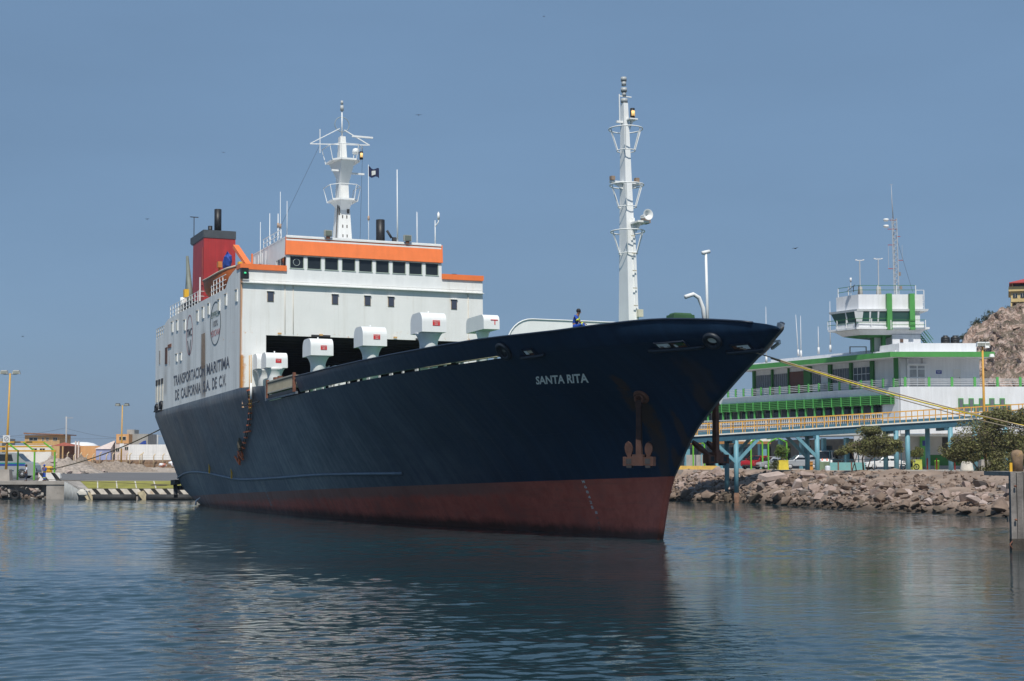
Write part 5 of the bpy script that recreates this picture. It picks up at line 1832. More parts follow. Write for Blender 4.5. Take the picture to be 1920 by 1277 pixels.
# canopy frame, left
fr = thing('pergola', 'bare canopy frame of yellow beams on green posts by the bus', 'canopy frame', (at(60, 887, 180).x, 180, 1.95))
FY = 180.0
GREENP = M('bright green paint', (.13, .42, .03), .5, .1)
CAN_Y = M('golden beam paint', (.62, .33, .03), .55, .1)
for (v, ue, dy) in ((845.5, 105, 0.0), (829.0, 84, 1.6), (837.5, 95, 3.2)):
    pz = at(60, v, FY + dy)
    MB().bar((at(-60, v, FY + dy).x, FY + dy, pz.z), (at(ue, v, FY + dy).x, FY + dy, pz.z), .17).build('beam', CAN_Y, fr, world=True)
for u in (-25, 33, 64, 102):
    b_, t_ = at(u, 888, FY), at(u, 846, FY)
    MB().bar((b_.x, FY, 1.95), (b_.x, FY, t_.z), .16).build('post', GREENP, fr, world=True)
    r0, r1, r2 = at(u, 845, FY), at(u - 20, 829.5, FY + 1.6), at(u - 9, 838, FY + 3.2)
    MB().bar(r0, r1, .13).build('rafter', GREENP, fr, world=True)
    MB().bar(r1, r2, .12).build('rafter', GREENP, fr, world=True)

# bus, nose to the right
def wheel(mbname, parent, c, r, w, rimmat):
    t = MB().lathe(c, [(r * .62, -w / 2), (r * .95, -w / 2), (r, -w / 3), (r, w / 3), (r * .95, w / 2), (r * .62, w / 2)], 22, axis='y').build('wheel', TYRE, parent)
    MB().lathe(c, [(0.02, -w / 2 - .02), (r * .3, -w / 2 - .03), (r * .42, -w / 2 + .03), (r * .66, -w / 2 - .005), (r * .66, w / 2 + .005), (0.02, w / 2 + .02)], 16, axis='y').build('rim', rimmat, t)
    return t
RIM = M('alloy rim', (.45, .45, .46), .35, .1, metal=.6)
bus = thing('bus', 'silver bus with green and blue stripes parked behind the yellow canopy frame', 'bus', (at(40, 886, 190).x, 190.0, 2.02))
BUSP = M('silver bus paint', (.36, .38, .38), .35, .06, metal=.2)
prof = [(-9, .35), (1.15, .35), (1.35, .5), (1.35, 1.0), (1.2, 1.55), (.75, 1.85), (.1, 2.0), (-.35, 2.3), (-.95, 2.95), (-1.6, 3.05), (-9, 3.05)]
prof = [(x + .35, z) for x, z in prof]
MB().prism([(x, 0, z) for x, z in prof], (0, 2.4, 0)).build('bus_body', BUSP, bus)
for z0, z1, m in ((1.72, 1.86, M('teal stripe', (.02, .25, .20), .4, .05)), (1.48, 1.70, M('blue stripe', (.02, .06, .30), .4, .05)), (.85, .97, M('dark stripe', (.03, .05, .09), .4, .05))):
    MB().prism([(-8.6, -.012, z0), (.55 if z0 > 1.2 else -.9, -.012, z0), (.35 if z0 > 1.2 else -.9, -.012, z1), (-8.6, -.012, z1)], (0, .02, 0)).build('body_stripe', m, bus)
for xa, xb in ((-8.3, -5.7), (-5.6, -3.2), (-3.1, -1.0)):
    MB().prism([(xa, -.015, 2.05), (xb, -.015, 2.05), (xb - .2, -.015, 2.85), (xa, -.015, 2.85)], (0, .02, 0)).build('bus_window', PANE, bus)
MB().prism([(.42, .1, 1.98), (-.02, .1, 2.32), (-.55, .1, 2.88), (-.55, 2.3, 2.88), (-.02, 2.3, 2.32), (.42, 2.3, 1.98)], (.03, 0, .03)).build('windscreen', PANE, bus)
MB().box((1.66, .35, 1.05), (.08, .4, .3)).build('headlight', PANE_BLUE, bus)
MB().box((1.72, 1.2, .55), (.1, 2.5, .3)).build('bumper', DARK, bus)
for xw in (.1, -6.4):
    wheel('wheel', bus, Vector((xw, .06, .5)), .5, .3, RIM)
    wheel('wheel', bus, Vector((xw, 2.3, .5)), .5, .3, RIM)
    MB().torus((xw, -.01, .5), .62, .05, (0, 1, 0), 20, 6, 0, 2 * math.pi).build('wheel_arch', M('arch blue', (.03, .07, .16), .4, .1) if 'arch blue' not in bpy.data.materials else bpy.data.materials['arch blue'], bus)

# tall twin-headed lamp posts
def lamp_post(label, base, h, pole, head, heads, block=None, lean=0.0, hs=1.0):
    r = thing('lamp_post', label, 'lamp post', base, 0, 'tall dock lamp posts')
    MB().tube([(0, 0, 0), (lean * .5, 0, h * .5), (lean, 0, h)], [.15, .12, .085], 10).build('pole', pole, r)
    arm = MB().bar((lean - .75 * hs, 0, h - .1), (lean + .75 * hs, 0, h - .1), .07)
    arm.build('cross_arm', GREY_PAINT, r)
    for dx in heads:
        hd = MB().box((lean + dx, -.08, h + .12), (.85 * hs, .5, .42), taper=.75).build('lamp_head', head, r)
        MB().box((lean + dx, -.34, h + .08), (.66 * hs, .03, .3)).build('lamp_glass', M('lamp glass', (.30, .31, .27), .2, .1) if 'lamp glass' not in bpy.data.materials else bpy.data.materials['lamp glass'], hd)
    if block:
        MB().box((0, 0, block / 2 - .6), (1.3, 1.3, block), taper=.8).build('base_block', CONC, r)
    return r
YPOLE = M('golden pole paint', (.60, .34, .06), .5, .1)
p = at(11, 882, 176)
lp1 = lamp_post('tall yellow lamp post on a concrete block at the quay edge beside the bus', (p.x, 176, 2.25), at(12, 700, 176).z - 2.25, YPOLE, M('grey lamp head', (.42, .43, .42), .5, .15), (-.62, .72), 1.5, .22)
sg = MB().box((0.05, -.22, 4.35 - .1), (.78, .03, .78)).build('sign_board', M('white sign', (.70, .70, .70), .5, .05), lp1)
MB().torus((0.05, -.245, 4.25), .24, .03, (0, 1, 0), 18, 6).bar((-.1, -.245, 4.1), (.2, -.245, 4.42), .04).build('sign_symbol', M('grey sign print', (.25, .26, .28), .6, .1), sg)
p = at(227, 871, 268)
lp2 = lamp_post('tall yellow lamp post by the gravel heap near the ship stern', (p.x, 268, p.z), at(228, 760, 268).z - p.z, YPOLE, DARK, (-.75, .75), None, .05, 1.0)
sg = MB().box((.1, -.2, 3.1), (.7, .03, .8)).build('sign_board', bpy.data.materials['white sign'], lp2)

# heaps of rubble and gravel
def heap(name, label, cat, c, rx, ry, h, mat, seed, n=40, m=24, kind=None):
    rnd = random.Random(seed)
    from mathutils import noise as mnoise
    mbh = MB()
    rows = []
    for j in range(m + 1):
        r = []
        for i in range(n + 1):
            x, y = (2 * i / n - 1), (2 * j / m - 1)
            d = math.sqrt(x * x + y * y)
            z = max(0, 1 - d ** 1.6)
            nz = mnoise.fractal(Vector((x * 4 + seed, y * 4, seed)), .8, 2.1, 5)
            r.append(Vector((x * rx, y * ry, h * z * (1 + .55 * nz) + .12 * nz * z - .05)))
        rows.append(r)
    strip(mbh, rows)
    o = solo(mbh, name, mat, label, cat)
    o.location = c
    MAT[o.name] = Matrix.Translation(Vector(c))
    if kind:
        o['kind'] = kind
    return o
GRAV = M('grey brown gravel', (.26, .21, .17), .95, .35, 3, bump=.7, bscale=6)
RUBB = M('pale rubble', (.33, .28, .24), .95, .35, 2, bump=.8, bscale=4)
q = at(215, 881, 252); heap('gravel_heap', 'low grey brown gravel heap at the foot of the second lamp post', 'gravel heap', (q.x, 252, 2.4), 7.2, 4, 1.5, GRAV, 3)
q = at(270, 878, 250); heap('gravel_heap', 'flat pale gravel spill beside the ship stern', 'gravel heap', (q.x, 256, 2.4), 6, 4, .6, RUBB, 9)
q = at(95, 880, 235); heap('rubble_heap', 'high heap of broken stone behind the yellow canopy frame', 'rubble heap', (q.x, 238, 2.2), 7.5, 6, 2.0, RUBB, 5)
q = at(140, 881, 245); heap('rubble_heap', 'low sprawling rubble heap between the canopy frame and the fence', 'rubble heap', (q.x, 246, 2.3), 6.5, 4, 1.9, GRAV, 6)
rnd = random.Random(21)
heapB = bpy.data.objects['rubble_heap']
for i in range(34):
    q = at(rnd.uniform(70, 175), 880, 236)
    boulder((q.x, rnd.uniform(231, 244), 2.3 + rnd.uniform(0, 2.2) * max(0, 1 - abs(q.x + 68) / 7)), rnd.uniform(.25, .6), (STONE_C, RUBB, STONE_D)[rnd.randrange(3)], rnd, 'rubble_block', heapB)
WBAG = M('white sacks', (.72, .73, .76), .7, .15, 3)
rnd = random.Random(4)
sk = thing('sack_pile', 'pile of white sacks under the white wall beside the ship stern', 'sack pile', (at(318, 874, 275).x, 275, 3.0))
for i in range(9):
    lump(MB(), Vector((rnd.uniform(-1.7, 1.5), rnd.uniform(-.6, .6), rnd.uniform(.15, .9))), (.55, .4, .28), 60 + i, 8, 5).build('sack', WBAG if i % 4 else M('reddish sack', (.4, .16, .11), .8, .2), sk)

# fence of cream posts
fe = thing('fence', 'wire fence on cream concrete posts with bent tops in front of the houses', 'fence', (at(240, 872, 280).x, 280, 3.0))
POSTC = M('cream fence post', (.60, .47, .30), .8, .15, 2)
rnd = random.Random(8)
for u in (104, 126, 138, 150, 162, 174, 187, 199, 211, 221, 237, 243, 262, 266, 288, 305, 322):
    b = at(u, 872, 280)
    hgt = rnd.uniform(2.3, 2.7)
    MB().tube([(b.x, 280, 2.95), (b.x, 280, 3 + hgt - .35), (b.x + .28, 280, 3 + hgt)], .10, 6).build('fence_post', POSTC, fe, world=True)
for z in (3.5, 4.1, 4.7, 5.1):
    MB().bar((at(90, 872, 280).x, 280, z), (at(335, 872, 280).x, 280, z), .018).build('fence_wire', GREY_PAINT, fe, world=True)
MB().span((at(170, 872, 281).x, 281, 2.8), (at(340, 872, 281).x, 281.2, 4.3)).build('dry_hedge', M('dry brown brush', (.25, .16, .10), .95, .35, 2, bump=1, bscale=5), fe, world=True)

# houses behind
def house_box(parent, name, u0, u1, v0, v1, Y, depth, mat, zbase=2.6):
    p0, p1 = at(u0, v0, Y), at(u1, v0, Y)
    zb = max(zbase, at(u0, v1, Y).z) if v1 else zbase
    return MB().span((p0.x, Y, zb), (p1.x, Y + depth, p0.z)).build(name, mat, parent, world=True)
def wnd(parent, u0, u1, v0, v1, Y, frame, pane=PANE, proud=.05):
    a_, b_ = at(u0, v0, Y), at(u1, v1, Y)
    f = MB().span((a_.x - .08, Y - proud, b_.z - .08), (b_.x + .08, Y + .05, a_.z + .08)).build('window', frame, parent, world=True)
    MB().span((a_.x, Y - proud - .02, b_.z), (b_.x, Y + .04, a_.z)).build('pane', pane, f, world=True)
    xm = (a_.x + b_.x) / 2
    MB().bar((xm, Y - proud - .03, b_.z), (xm, Y - proud - .03, a_.z), .06).build('glazing_bar', frame, f, world=True)
    return f
OCHRE = M('ochre plaster', (.52, .33, .15), .85, .1, .6, streak=.1)
APRICOT = M('apricot plaster', (.62, .33, .14), .85, .08, .6, streak=.08)
PINKW = M('pale pink plaster', (.62, .52, .48), .85, .1, .6, streak=.1, stain=(.35, .28, .22), stain_amt=.6)
CEM = M('bare cement block', (.33, .32, .30), .9, .15, .8, bump=.2)
WHW = M('whitewashed wall', (.72, .71, .70), .85, .08, .5, streak=.1, stain=(.40, .30, .20), stain_amt=.9, stain_scale=.18)
TERRA = M('terracotta roof', (.33, .085, .05), .85, .2, 2, bump=.4)
WFRM = M('pale window frame', (.55, .5, .42), .7, .1)
Y1 = 360
h1 = thing('house', 'two-storey ochre house with flat overhanging roof behind the canopy frame', 'house', (at(80, 870, Y1).x, Y1, 3))
house_box(h1, 'wall', 46.5, 112, 816, None, Y1, 9, OCHRE)
p0, p1 = at(44, 815, Y1 - .8), at(119, 815, Y1 - .8)
MB().add([(p0.x, Y1 - .8, p0.z + .15), (p1.x, Y1 - .8, p0.z - .1), (p1.x, Y1 + 10, p0.z - .1), (p0.x, Y1 + 10, p0.z + .15), (p0.x, Y1 - .8, p0.z + .45), (p1.x, Y1 - .8, p0.z + .12), (p1.x, Y1 + 10, p0.z + .12), (p0.x, Y1 + 10, p0.z + .45)], [[0, 1, 5, 4], [4, 5, 6, 7], [0, 3, 2, 1], [1, 2, 6, 5], [0, 4, 7, 3]]).build('roof', M('brown roof edge', (.25, .12, .07), .8, .15), h1, world=True)
for a_, b_ in ((55, 70), (79, 82), (87, 91), (100, 107)):
    wnd(h1, a_, b_, 820.5, 826, Y1, WFRM)
Y2 = 340
h2 = thing('shelter', 'open shelter with terracotta tiled roof beside the ochre house', 'shelter', (at(120, 870, Y2).x, Y2, 3))
p0, p1, pt_ = at(96, 836, Y2), at(142, 836, Y2), at(121, 829.5, Y2 + 3)
MB().add([(p0.x, Y2, p0.z), (p1.x, Y2, p0.z), (p1.x, Y2 + 6, p0.z), (p0.x, Y2 + 6, p0.z), (pt_.x, Y2 + 3, pt_.z)], [[0, 1, 4], [1, 2, 4], [2, 3, 4], [3, 0, 4], [3, 2, 1, 0]]).build('tiled_roof', TERRA, h2, world=True)
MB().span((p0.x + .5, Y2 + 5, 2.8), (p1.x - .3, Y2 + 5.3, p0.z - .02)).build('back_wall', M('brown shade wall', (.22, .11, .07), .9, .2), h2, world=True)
for u in (97, 117, 141):
    MB().bar((at(u, 860, Y2).x, Y2 + .2, 2.8), (at(u, 860, Y2).x, Y2 + .2, p0.z), .3).build('pillar', OCHRE, h2, world=True)
h3 = thing('boundary_wall', 'long apricot painted wall with two white gate pillars', 'wall', (at(165, 870, 330).x, 330, 3))
house_box(h3, 'wall', 145, 187, 836, None, 330, .4, APRICOT)
for u in (141.5, 147):
    MB().bar((at(u, 860, 329).x, 329, 2.8), (at(u, 860, 329).x, 329, at(u, 827, 329).z), .28).build('gate_pillar', PINKW, h3, world=True)
dm = MB().lathe((0, 0, 0), [(3.8, 0), (3.6, .5), (2.6, 1.0), (1.2, 1.25), (0, 1.3)], 20)
solo(dm, 'dome_roof', M('white dome', (.74, .75, .76), .6, .05), 'low white dome roof rising behind the apricot wall', 'dome').location = (at(154, 836, 380).x, 380, at(154, 839, 380).z)
h5 = thing('painted_house', 'lean-to house with blue mural wall and sloping pale roof', 'house', (at(200, 870, 320).x, 320, 3))
Y5 = 320
a0, a1 = at(180, 842, Y5), at(207.5, 842, Y5)
MB().span((a0.x, Y5, 2.8), (a1.x, Y5 + 6, a0.z)).build('wall', M('blue white mural', (.30, .33, .52), .8, .2, .5, stain=(.62, .62, .66), stain_amt=1.0, stain_scale=.45), h5, world=True)
c_ = at(215, 826.5, Y5 + 3)
MB().add([(a0.x - .3, Y5 - .2, a0.z), (a1.x, Y5 - .2, a0.z), (c_.x, Y5 + 3.5, c_.z), (c_.x - .3, Y5 + 3.6, c_.z), (a1.x + .02, Y5 - .2, a0.z - .2), (c_.x, Y5 + 3.5, 3)], [[0, 1, 2, 3], [1, 4, 5, 2]]).build('roof', PINKW, h5, world=True)
h6 = thing('house', 'narrow house with apricot upper storey joined to a bare cement block upper floor', 'house', (at(235, 870, 322).x, 322, 3))
house_box(h6, 'wall', 216, 241.5, 831.5, None, 322, 7, PINKW)
house_box(h6, 'upper_wall', 218, 241.5, 814, 831.5, 321.9, 6.8, APRICOT)
house_box(h6, 'block_wall', 241.6, 277.5, 813.5, 835, 325, 8, CEM)
house_box(h6, 'stair_tower', 238, 252, 805.5, 814, 326, 4, CEM)
wnd(h6, 224, 236, 819, 825, 321.9, WFRM)
wnd(h6, 217.5, 223.5, 840.5, 846.5, 322, WFRM)
wnd(h6, 234.5, 240.5, 838, 843.5, 322, WFRM)
p_ = at(262, 833, 324.9)
MB().add([(p_.x - .2, 324.8, p_.z), (at(275, 833, 325).x, 324.8, p_.z), (at(274, 826, 325).x, 324.8, at(274, 826, 325).z), (at(269, 827, 325).x, 324.8, at(269, 827, 325).z)], [[0, 1, 2, 3]]).build('tarpaulin', TARP, h6, world=True)
h7 = thing('boundary_wall', 'long whitewashed wall with peeling brown patches next to the ship stern', 'wall', (at(290, 870, 312).x, 312, 3))
house_box(h7, 'wall', 241, 345, 833.5, None, 312, .4, WHW)
h8 = thing('house', 'grey concrete building edge cut by the left side behind the bus', 'house', (at(-5, 870, 300).x, 300, 3))
house_box(h8, 'wall', -60, 4, 822, None, 300, 8, CEM)
lw_ = thing('boundary_wall', 'low white wall seen between the canopy beams', 'wall', (at(70, 860, 300).x, 300, 3))
house_box(lw_, 'wall', 10, 96, 835, None, 300, .4, M('low white wall', (.68, .66, .62), .85, .1, .5, stain=(.4, .33, .26), stain_amt=.7))
for u in (60, 75):
    wnd(lw_, u, u + 9, 841, 846, 300, WFRM)
# power poles and wires
pl = []
for u, vt, lab in ((124.5, 781, 'thin grey power pole with a cross arm behind the apricot wall'), (295.5, 815, 'short grey power pole rising behind the whitewashed wall')):
    Yp = 350
    b, t_ = at(u, 835, Yp), at(u, vt, Yp)
    r = thing('power_pole', lab, 'power pole', (b.x, Yp, 3), 0, 'power poles behind the houses')
    MB().tube([(b.x, Yp, 3), (t_.x, Yp, t_.z)], [.22, .15], 8).build('pole', M('grey pole', (.36, .36, .36), .8, .1) if 'grey pole' not in bpy.data.materials else bpy.data.materials['grey pole'], r, world=True)
    MB().bar((t_.x - .3, Yp, t_.z - .3), (t_.x + 1.5, Yp, t_.z - .3), .12).build('cross_arm', bpy.data.materials['grey pole'], r, world=True)
    if u < 200:
        MB().bar((t_.x, Yp, at(u, 808, Yp).z), (t_.x + .9, Yp, at(u, 808, Yp).z), .09).build('lamp_bracket', bpy.data.materials['grey pole'], r, world=True)
    pl.append(t_)
WIRE = M('dark wire', (.05, .05, .06), .8, .1)
rope('power_wire', 'thin overhead wire between the two power poles', (pl[0].x, 350, at(124, 803, 350).z), (pl[1].x, 350, at(295, 820, 350).z), 1.0, .025, WIRE, 'overhead wires')
rope('power_wire', 'thin overhead wire running left from the grey power pole', (pl[0].x, 350, at(124, 802, 350).z), (at(-60, 818, 350).x, 350, at(-60, 818, 350).z), .8, .025, WIRE, 'overhead wires')
rope('power_wire', 'lower overhead wire beyond the ochre house roof', (at(-60, 813, 352).x, 352, at(0, 813, 352).z), (at(320, 817, 352).x, 352, at(300, 817, 352).z), .9, .02, WIRE, 'overhead wires')

# ------------------------------------------------------------------ right shore: bank, terminal, walkway
BANK_W = [(4, 182), (12, 172), (16.9, 166.5), (18.2, 160), (21.5, 159.2), (24.6, 150), (26.6, 140), (28.6, 132.5), (32.9, 125), (36, 115.6), (39.8, 106), (46, 92), (60, 70)]
BANK_T = [(6, 186), (14, 178), (18.5, 173), (22, 170), (26, 165), (28.8, 158), (33, 151), (38, 145), (43.5, 137), (49, 128), (54, 118), (61, 102), (75, 80)]
GZ = 3.15
def bank(s, t):
    """s along the shore 0..12, t from water line 0 to top 1"""
    i = min(int(s), len(BANK_W) - 2)
    k = s - i
    w0, w1 = Vector((*BANK_W[i], 0)), Vector((*BANK_W[i + 1], 0))
    t0, t1 = Vector((*BANK_T[i], 0)), Vector((*BANK_T[i + 1], 0))
    p = lerp(lerp(w0, w1, k), lerp(t0, t1, k), t)
    p.z = GZ * (max(t, 0) ** .62) if t >= 0 else t * 6
    return p
bk = MB()
bk.smooth = True
rows = []
for j in range(31):
    t = -.15 + 1.15 * j / 30
    r = []
    for i in range(97):
        p = bank(12 * i / 96, t)
        if .05 < t < .98:
            p.z += .35 * mnoise.fractal(Vector((p.x * .35, p.y * .35, 0)), .9, 2, 4)
        r.append(p)
    rows.append(r)
strip(bk, rows)
BANKM = M('brown bank earth', (.27, .20, .155), .95, .3, .4, bump=.8, bscale=3, stain=(.13, .105, .09), stain_amt=.75, stain_scale=.22)
def wet_foot(m, z0, z1, col):
    """soaked and weed-dark below the high water line"""
    nt = m.node_tree
    b = nt.nodes['Principled BSDF']
    lk = b.inputs['Base Color'].links[0].from_socket
    g = nt.nodes.new('ShaderNodeNewGeometry')
    sp = nt.nodes.new('ShaderNodeSeparateXYZ')
    nt.links.new(g.outputs['Position'], sp.inputs[0])
    z = mathn(nt, 'ADD', sp.outputs['Z'], mathn(nt, 'MULTIPLY', mathn(nt, 'SUBTRACT', noise(nt, g.outputs['Position'], 1.2), .5), .5))
    nt.links.new(mixnode(nt, smooth(nt, z, z0, z1), col, lk), b.inputs['Base Color'])
for m_ in (BANKM, STONE_A, STONE_B, STONE_C, STONE_D):
    wet_foot(m_, .12, .75, (.075, .055, .04))
bk.build('bank', BANKM, kind='structure')
gr_ = MB()
top = [bank(12 * i / 96, 1) for i in range(97)]
far = [Vector((lerp(6, 460, (i / 96) ** 1.0), lerp(320, 180, i / 96), GZ)) for i in range(97)]
strip(gr_, [top, [lerp(a, b, .5) for a, b in zip(top, far)], far])
gr_.build('ground', M('pale yard paving', (.40, .37, .33), .9, .12, .2, stain=(.25, .22, .18), stain_amt=.5, stain_scale=.12), kind='structure')

# boulders of the rip-rap
rnd = random.Random(77)
placed = []
def try_rock(s, t, size):
    p = bank(s, t)
    for q, r in placed:
        if (p.xy - q.xy).length < (r + size) * .56:
            return None
    placed.append((p, size))
    return p
count = 0
for tries in range(9000):
    if count >= 285:
        break
    s = rnd.uniform(1.6, 10.4)
    t = rnd.random() ** 1.35 * .80
    if 3.3 < s < 4.3 and .25 < t:      # bare earth slope by the walkway pillars
        continue
    if s > 5 and t > .55 and rnd.random() < .75:
        continue
    if s > 6.4 and t > .48:
        continue
    size = rnd.choice((.28, .33, .38, .44, .52, .62, .80)) * (1.15 if t < .2 else 1.0)
    if 1.6 < s < 3.3 and rnd.random() < .3:
        size *= 1.2
    p = try_rock(s, t, size)
    if p is None:
        continue
    count += 1
    p.z += size * .28
    uu = 960 + F_PX * p.x / p.y
    where = 'beyond the dolphin'
    for lim, txt in ((1330, 'right of the ship stem'), (1420, 'around the two pillars standing in the water'), (1500, 'below the bare earth slope'), (1556, 'below the second pair of pillars'), (1622, 'below the low teal wall'), (1690, 'below the parked white car'), (1728, 'below the motorbike'), (1790, 'below the red posts'), (1835, 'below the whitewashed stump'), (1868, 'below the amber lamp post'), (1905, 'next to the timber dolphin')):
        if uu < lim:
            where = txt
            break
    row = 'wet, at the waterline' if t < .10 else ('low on the bank' if t < .26 else ('halfway up the bank' if t < .5 else 'high on the bank'))
    sz_ = 'small' if size < .50 else ('medium' if size < .72 else 'large')
    k = rnd.random()
    if t < .085:
        mat, col_ = (STONE_W, 'dark wet') if rnd.random() < .5 else (STONE_B, 'brown')
    elif k < .50:
        mat, col_ = STONE_A, 'pinkish grey'
    elif k < .76:
        mat, col_ = STONE_B, 'brown'
    elif k < .88:
        mat, col_ = STONE_C, 'pale'
    else:
        mat, col_ = STONE_D, 'dull grey'
    lab, g = sz_ + ' ' + col_ + ' boulder ' + row.replace('wet, ', '') + ', ' + where, 'boulders of the rip-rap bank'
    boulder(p, size, mat, rnd, 'boulder', None, lab, g)
# two flat slabs
for s, t, lab, sz, rz_ in ((4.65, .42, 'long flat pale slab lying among the boulders by the bare slope', (2.6, 1.3, .4), .5), (8.7, .24, 'flat grey slab tilted at the water near the timber dolphin', (1.9, 1.0, .35), .2)):
    p = bank(s, t)
    sl_ = MB().box((0, 0, 0), sz, taper=.92)
    o = solo(sl_, 'stone_slab', STONE_C, lab, 'stone slab')
    o.location = p + Vector((0, 0, .75))
    o.rotation_euler = (.25, -.12, rz_)
# the smaller boulders wedged between them
pk = MB()
rnd = random.Random(55)
nb_ = 0
for tries in range(6000):
    if nb_ > 620:
        break
    s = rnd.uniform(1.2, 10.6)
    t = rnd.random() ** 1.2 * .85
    if (3.3 < s < 4.3 and .28 < t) or (s > 6.4 and t > .50):
        continue
    size = rnd.uniform(.20, .40)
    p = bank(s, t)
    if any((p.xy - q.xy).length < r * .62 for q, r in placed):
        continue
    nb_ += 1
    me_ = BOULD[rnd.randrange(10)]
    rot = Matrix.Rotation(rnd.uniform(0, 6.28), 3, 'Z') @ Matrix.Rotation(rnd.uniform(-.6, .6), 3, 'X')
    sx, sy, sz2 = size * rnd.uniform(.9, 1.5), size * rnd.uniform(.8, 1.2), size * rnd.uniform(.6, 1.0)
    pk.cur = rnd.randrange(3)
    pk.add([p + Vector((0, 0, size * .3)) + rot @ Vector((v.co.x * sx, v.co.y * sy, v.co.z * sz2)) for v in me_.vertices], [list(f.vertices) for f in me_.polygons])
pk.build('packed_boulders', [STONE_A, STONE_B, STONE_D], kind='stuff')
# small stones that fill the gaps
fill = MB()
rnd = random.Random(99)
base = [(v.co.copy()) for v in BOULD[3].vertices]
import itertools
oct_v = [Vector(q) for q in ((1, 0, 0), (-1, 0, 0), (0, 1, 0), (0, -1, 0), (0, 0, 1), (0, 0, -1))]
oct_f = [[0, 2, 4], [2, 1, 4], [1, 3, 4], [3, 0, 4], [2, 0, 5], [1, 2, 5], [3, 1, 5], [0, 3, 5]]
for i in range(2600):
    s = rnd.uniform(1.2, 10.8)
    t = rnd.random() * (.95 if rnd.random() < .4 else .62)
    p = bank(s, t)
    sz = rnd.uniform(.08, .30)
    rot = Matrix.Rotation(rnd.uniform(0, 6.28), 3, 'Z') @ Matrix.Rotation(rnd.uniform(0, 1), 3, 'X')
    fill.add([p + Vector((0, 0, sz * .2)) + rot @ Vector((v.x * sz * rnd.uniform(.8, 1.5), v.y * sz * rnd.uniform(.7, 1.2), v.z * sz * rnd.uniform(.6, .9))) for v in oct_v], oct_f)
fill.build('small_stones', STONE_B, kind='stuff')

# walkway on teal pillars
TEAL = M('teal paint', (.15, .34, .41), .55, .1, 1, streak=.12)
TEAL_D = M('dark teal beam paint', (.030, .105, .155), .55, .1, 1, streak=.1)
RAILY = M('amber rail paint', (.62, .32, .05), .5, .08)
WEDGE = M('white deck edge', (.70, .70, .66), .7, .1, 1, stain=(.4, .33, .26), stain_amt=.5)
RUSTBASE = M('rusted pillar foot', (.20, .11, .07), .9, .35, 3, bump=.5, bscale=6)
wk = thing('walkway', 'raised walkway with amber railings on teal pillars crossing in front of the white terminal', 'walkway', (22.0, 157.4, 0))
WYF, WYB = 157.2, 160.4
def wz(x):
    return lerp(6.45, 8.35, (x - 17.9) / 31.0)
X0, X1 = 10.0, 53.0
def slopebox(name, y0, y1, d0, d1, mat):
    mbs = MB().add([(X0, y0, wz(X0) + d0), (X1, y0, wz(X1) + d0), (X1, y1, wz(X1) + d0), (X0, y1, wz(X0) + d0), (X0, y0, wz(X0) + d1), (X1, y0, wz(X1) + d1), (X1, y1, wz(X1) + d1), (X0, y1, wz(X0) + d1)],
                  [[3, 2, 1, 0], [4, 5, 6, 7], [0, 1, 5, 4], [1, 2, 6, 5], [2, 3, 7, 6], [3, 0, 4, 7]])
    return mbs.build(name, mat, wk, world=True)
slopebox('deck', WYF - .15, WYB + .15, 0.0, .13, WEDGE)
slopebox('deck_beam', WYF, WYF + .3, -.62, -.003, TEAL_D)
slopebox('deck_beam', WYB - .3, WYB, -.62, -.003, TEAL_D)
slopebox('kick_plate', WYB + .02, WYB + .08, .14, .42, TEAL_D)
post0 = {}
for yy in (WYF, WYB):
    for z_ in (1.10, .55):
        MB().bar((X0, yy, wz(X0) + .13 + z_), (X1, yy, wz(X1) + .13 + z_), .06).build('hand_rail', RAILY, wk, world=True)
    k = 0
    x = X0 + (.0 if yy == WYF else .22)
    while x < X1:
        MB().bar((x, yy, wz(x) + .13), (x, yy, wz(x) + 1.26), .075).build('rail_post', RAILY, wk, world=True)
        x += 1.17
def pillar(x, y, z0, foot=True):
    zt = wz(x) - .62
    p = MB().cyl((x, y, z0), (x, y, zt), .235, .235, 14).build('pillar', TEAL, wk, world=True)
    if foot:
        MB().cyl((x, y, -1.2), (x, y, .95), .27, .25, 14).build('pillar_foot', RUSTBASE, p, world=True)
pillar(22.0, WYF + .2, .9)
pillar(22.0 - .55, WYB - .2, .9)
pillar(29.95, WYF + .2, 2.4, False)
pillar(29.5, WYB - .2, 2.4, False)
for u, yy in ((1661, WYB - .2), (1681, WYF + .2), (1702.5, WYF + .6), (1740, WYB - .2), (1783, WYF + .2), (1829, WYF + .2), (1886, WYF + .2)):
    x = at(u, 870, yy).x
    if x < X1 + 4:
        pillar(x, yy, 2.7, False)
for (x, dxx, zb, y) in ((22.0, 2.3, 3.9, WYF + .2), (21.5, 2.3, 3.9, WYB - .2), (22.0, -2.3, 3.9, WYF + .2), (21.5, -2.3, 3.9, WYB - .2), (29.95, -2.1, 4.4, WYF + .2), (29.5, -2.1, 4.4, WYB - .2)):
    MB().bar((x, y, zb), (x + dxx, y, wz(x + dxx) - .5), .34, .30).build('brace', TEAL, wk, world=True)
for x in (21.8, 29.7, 37.6, 42.6):
    MB().box((x, (WYF + WYB) / 2, wz(x) - .75), (.35, WYB - WYF, .3)).build('cross_beam', TEAL_D, wk, world=True)

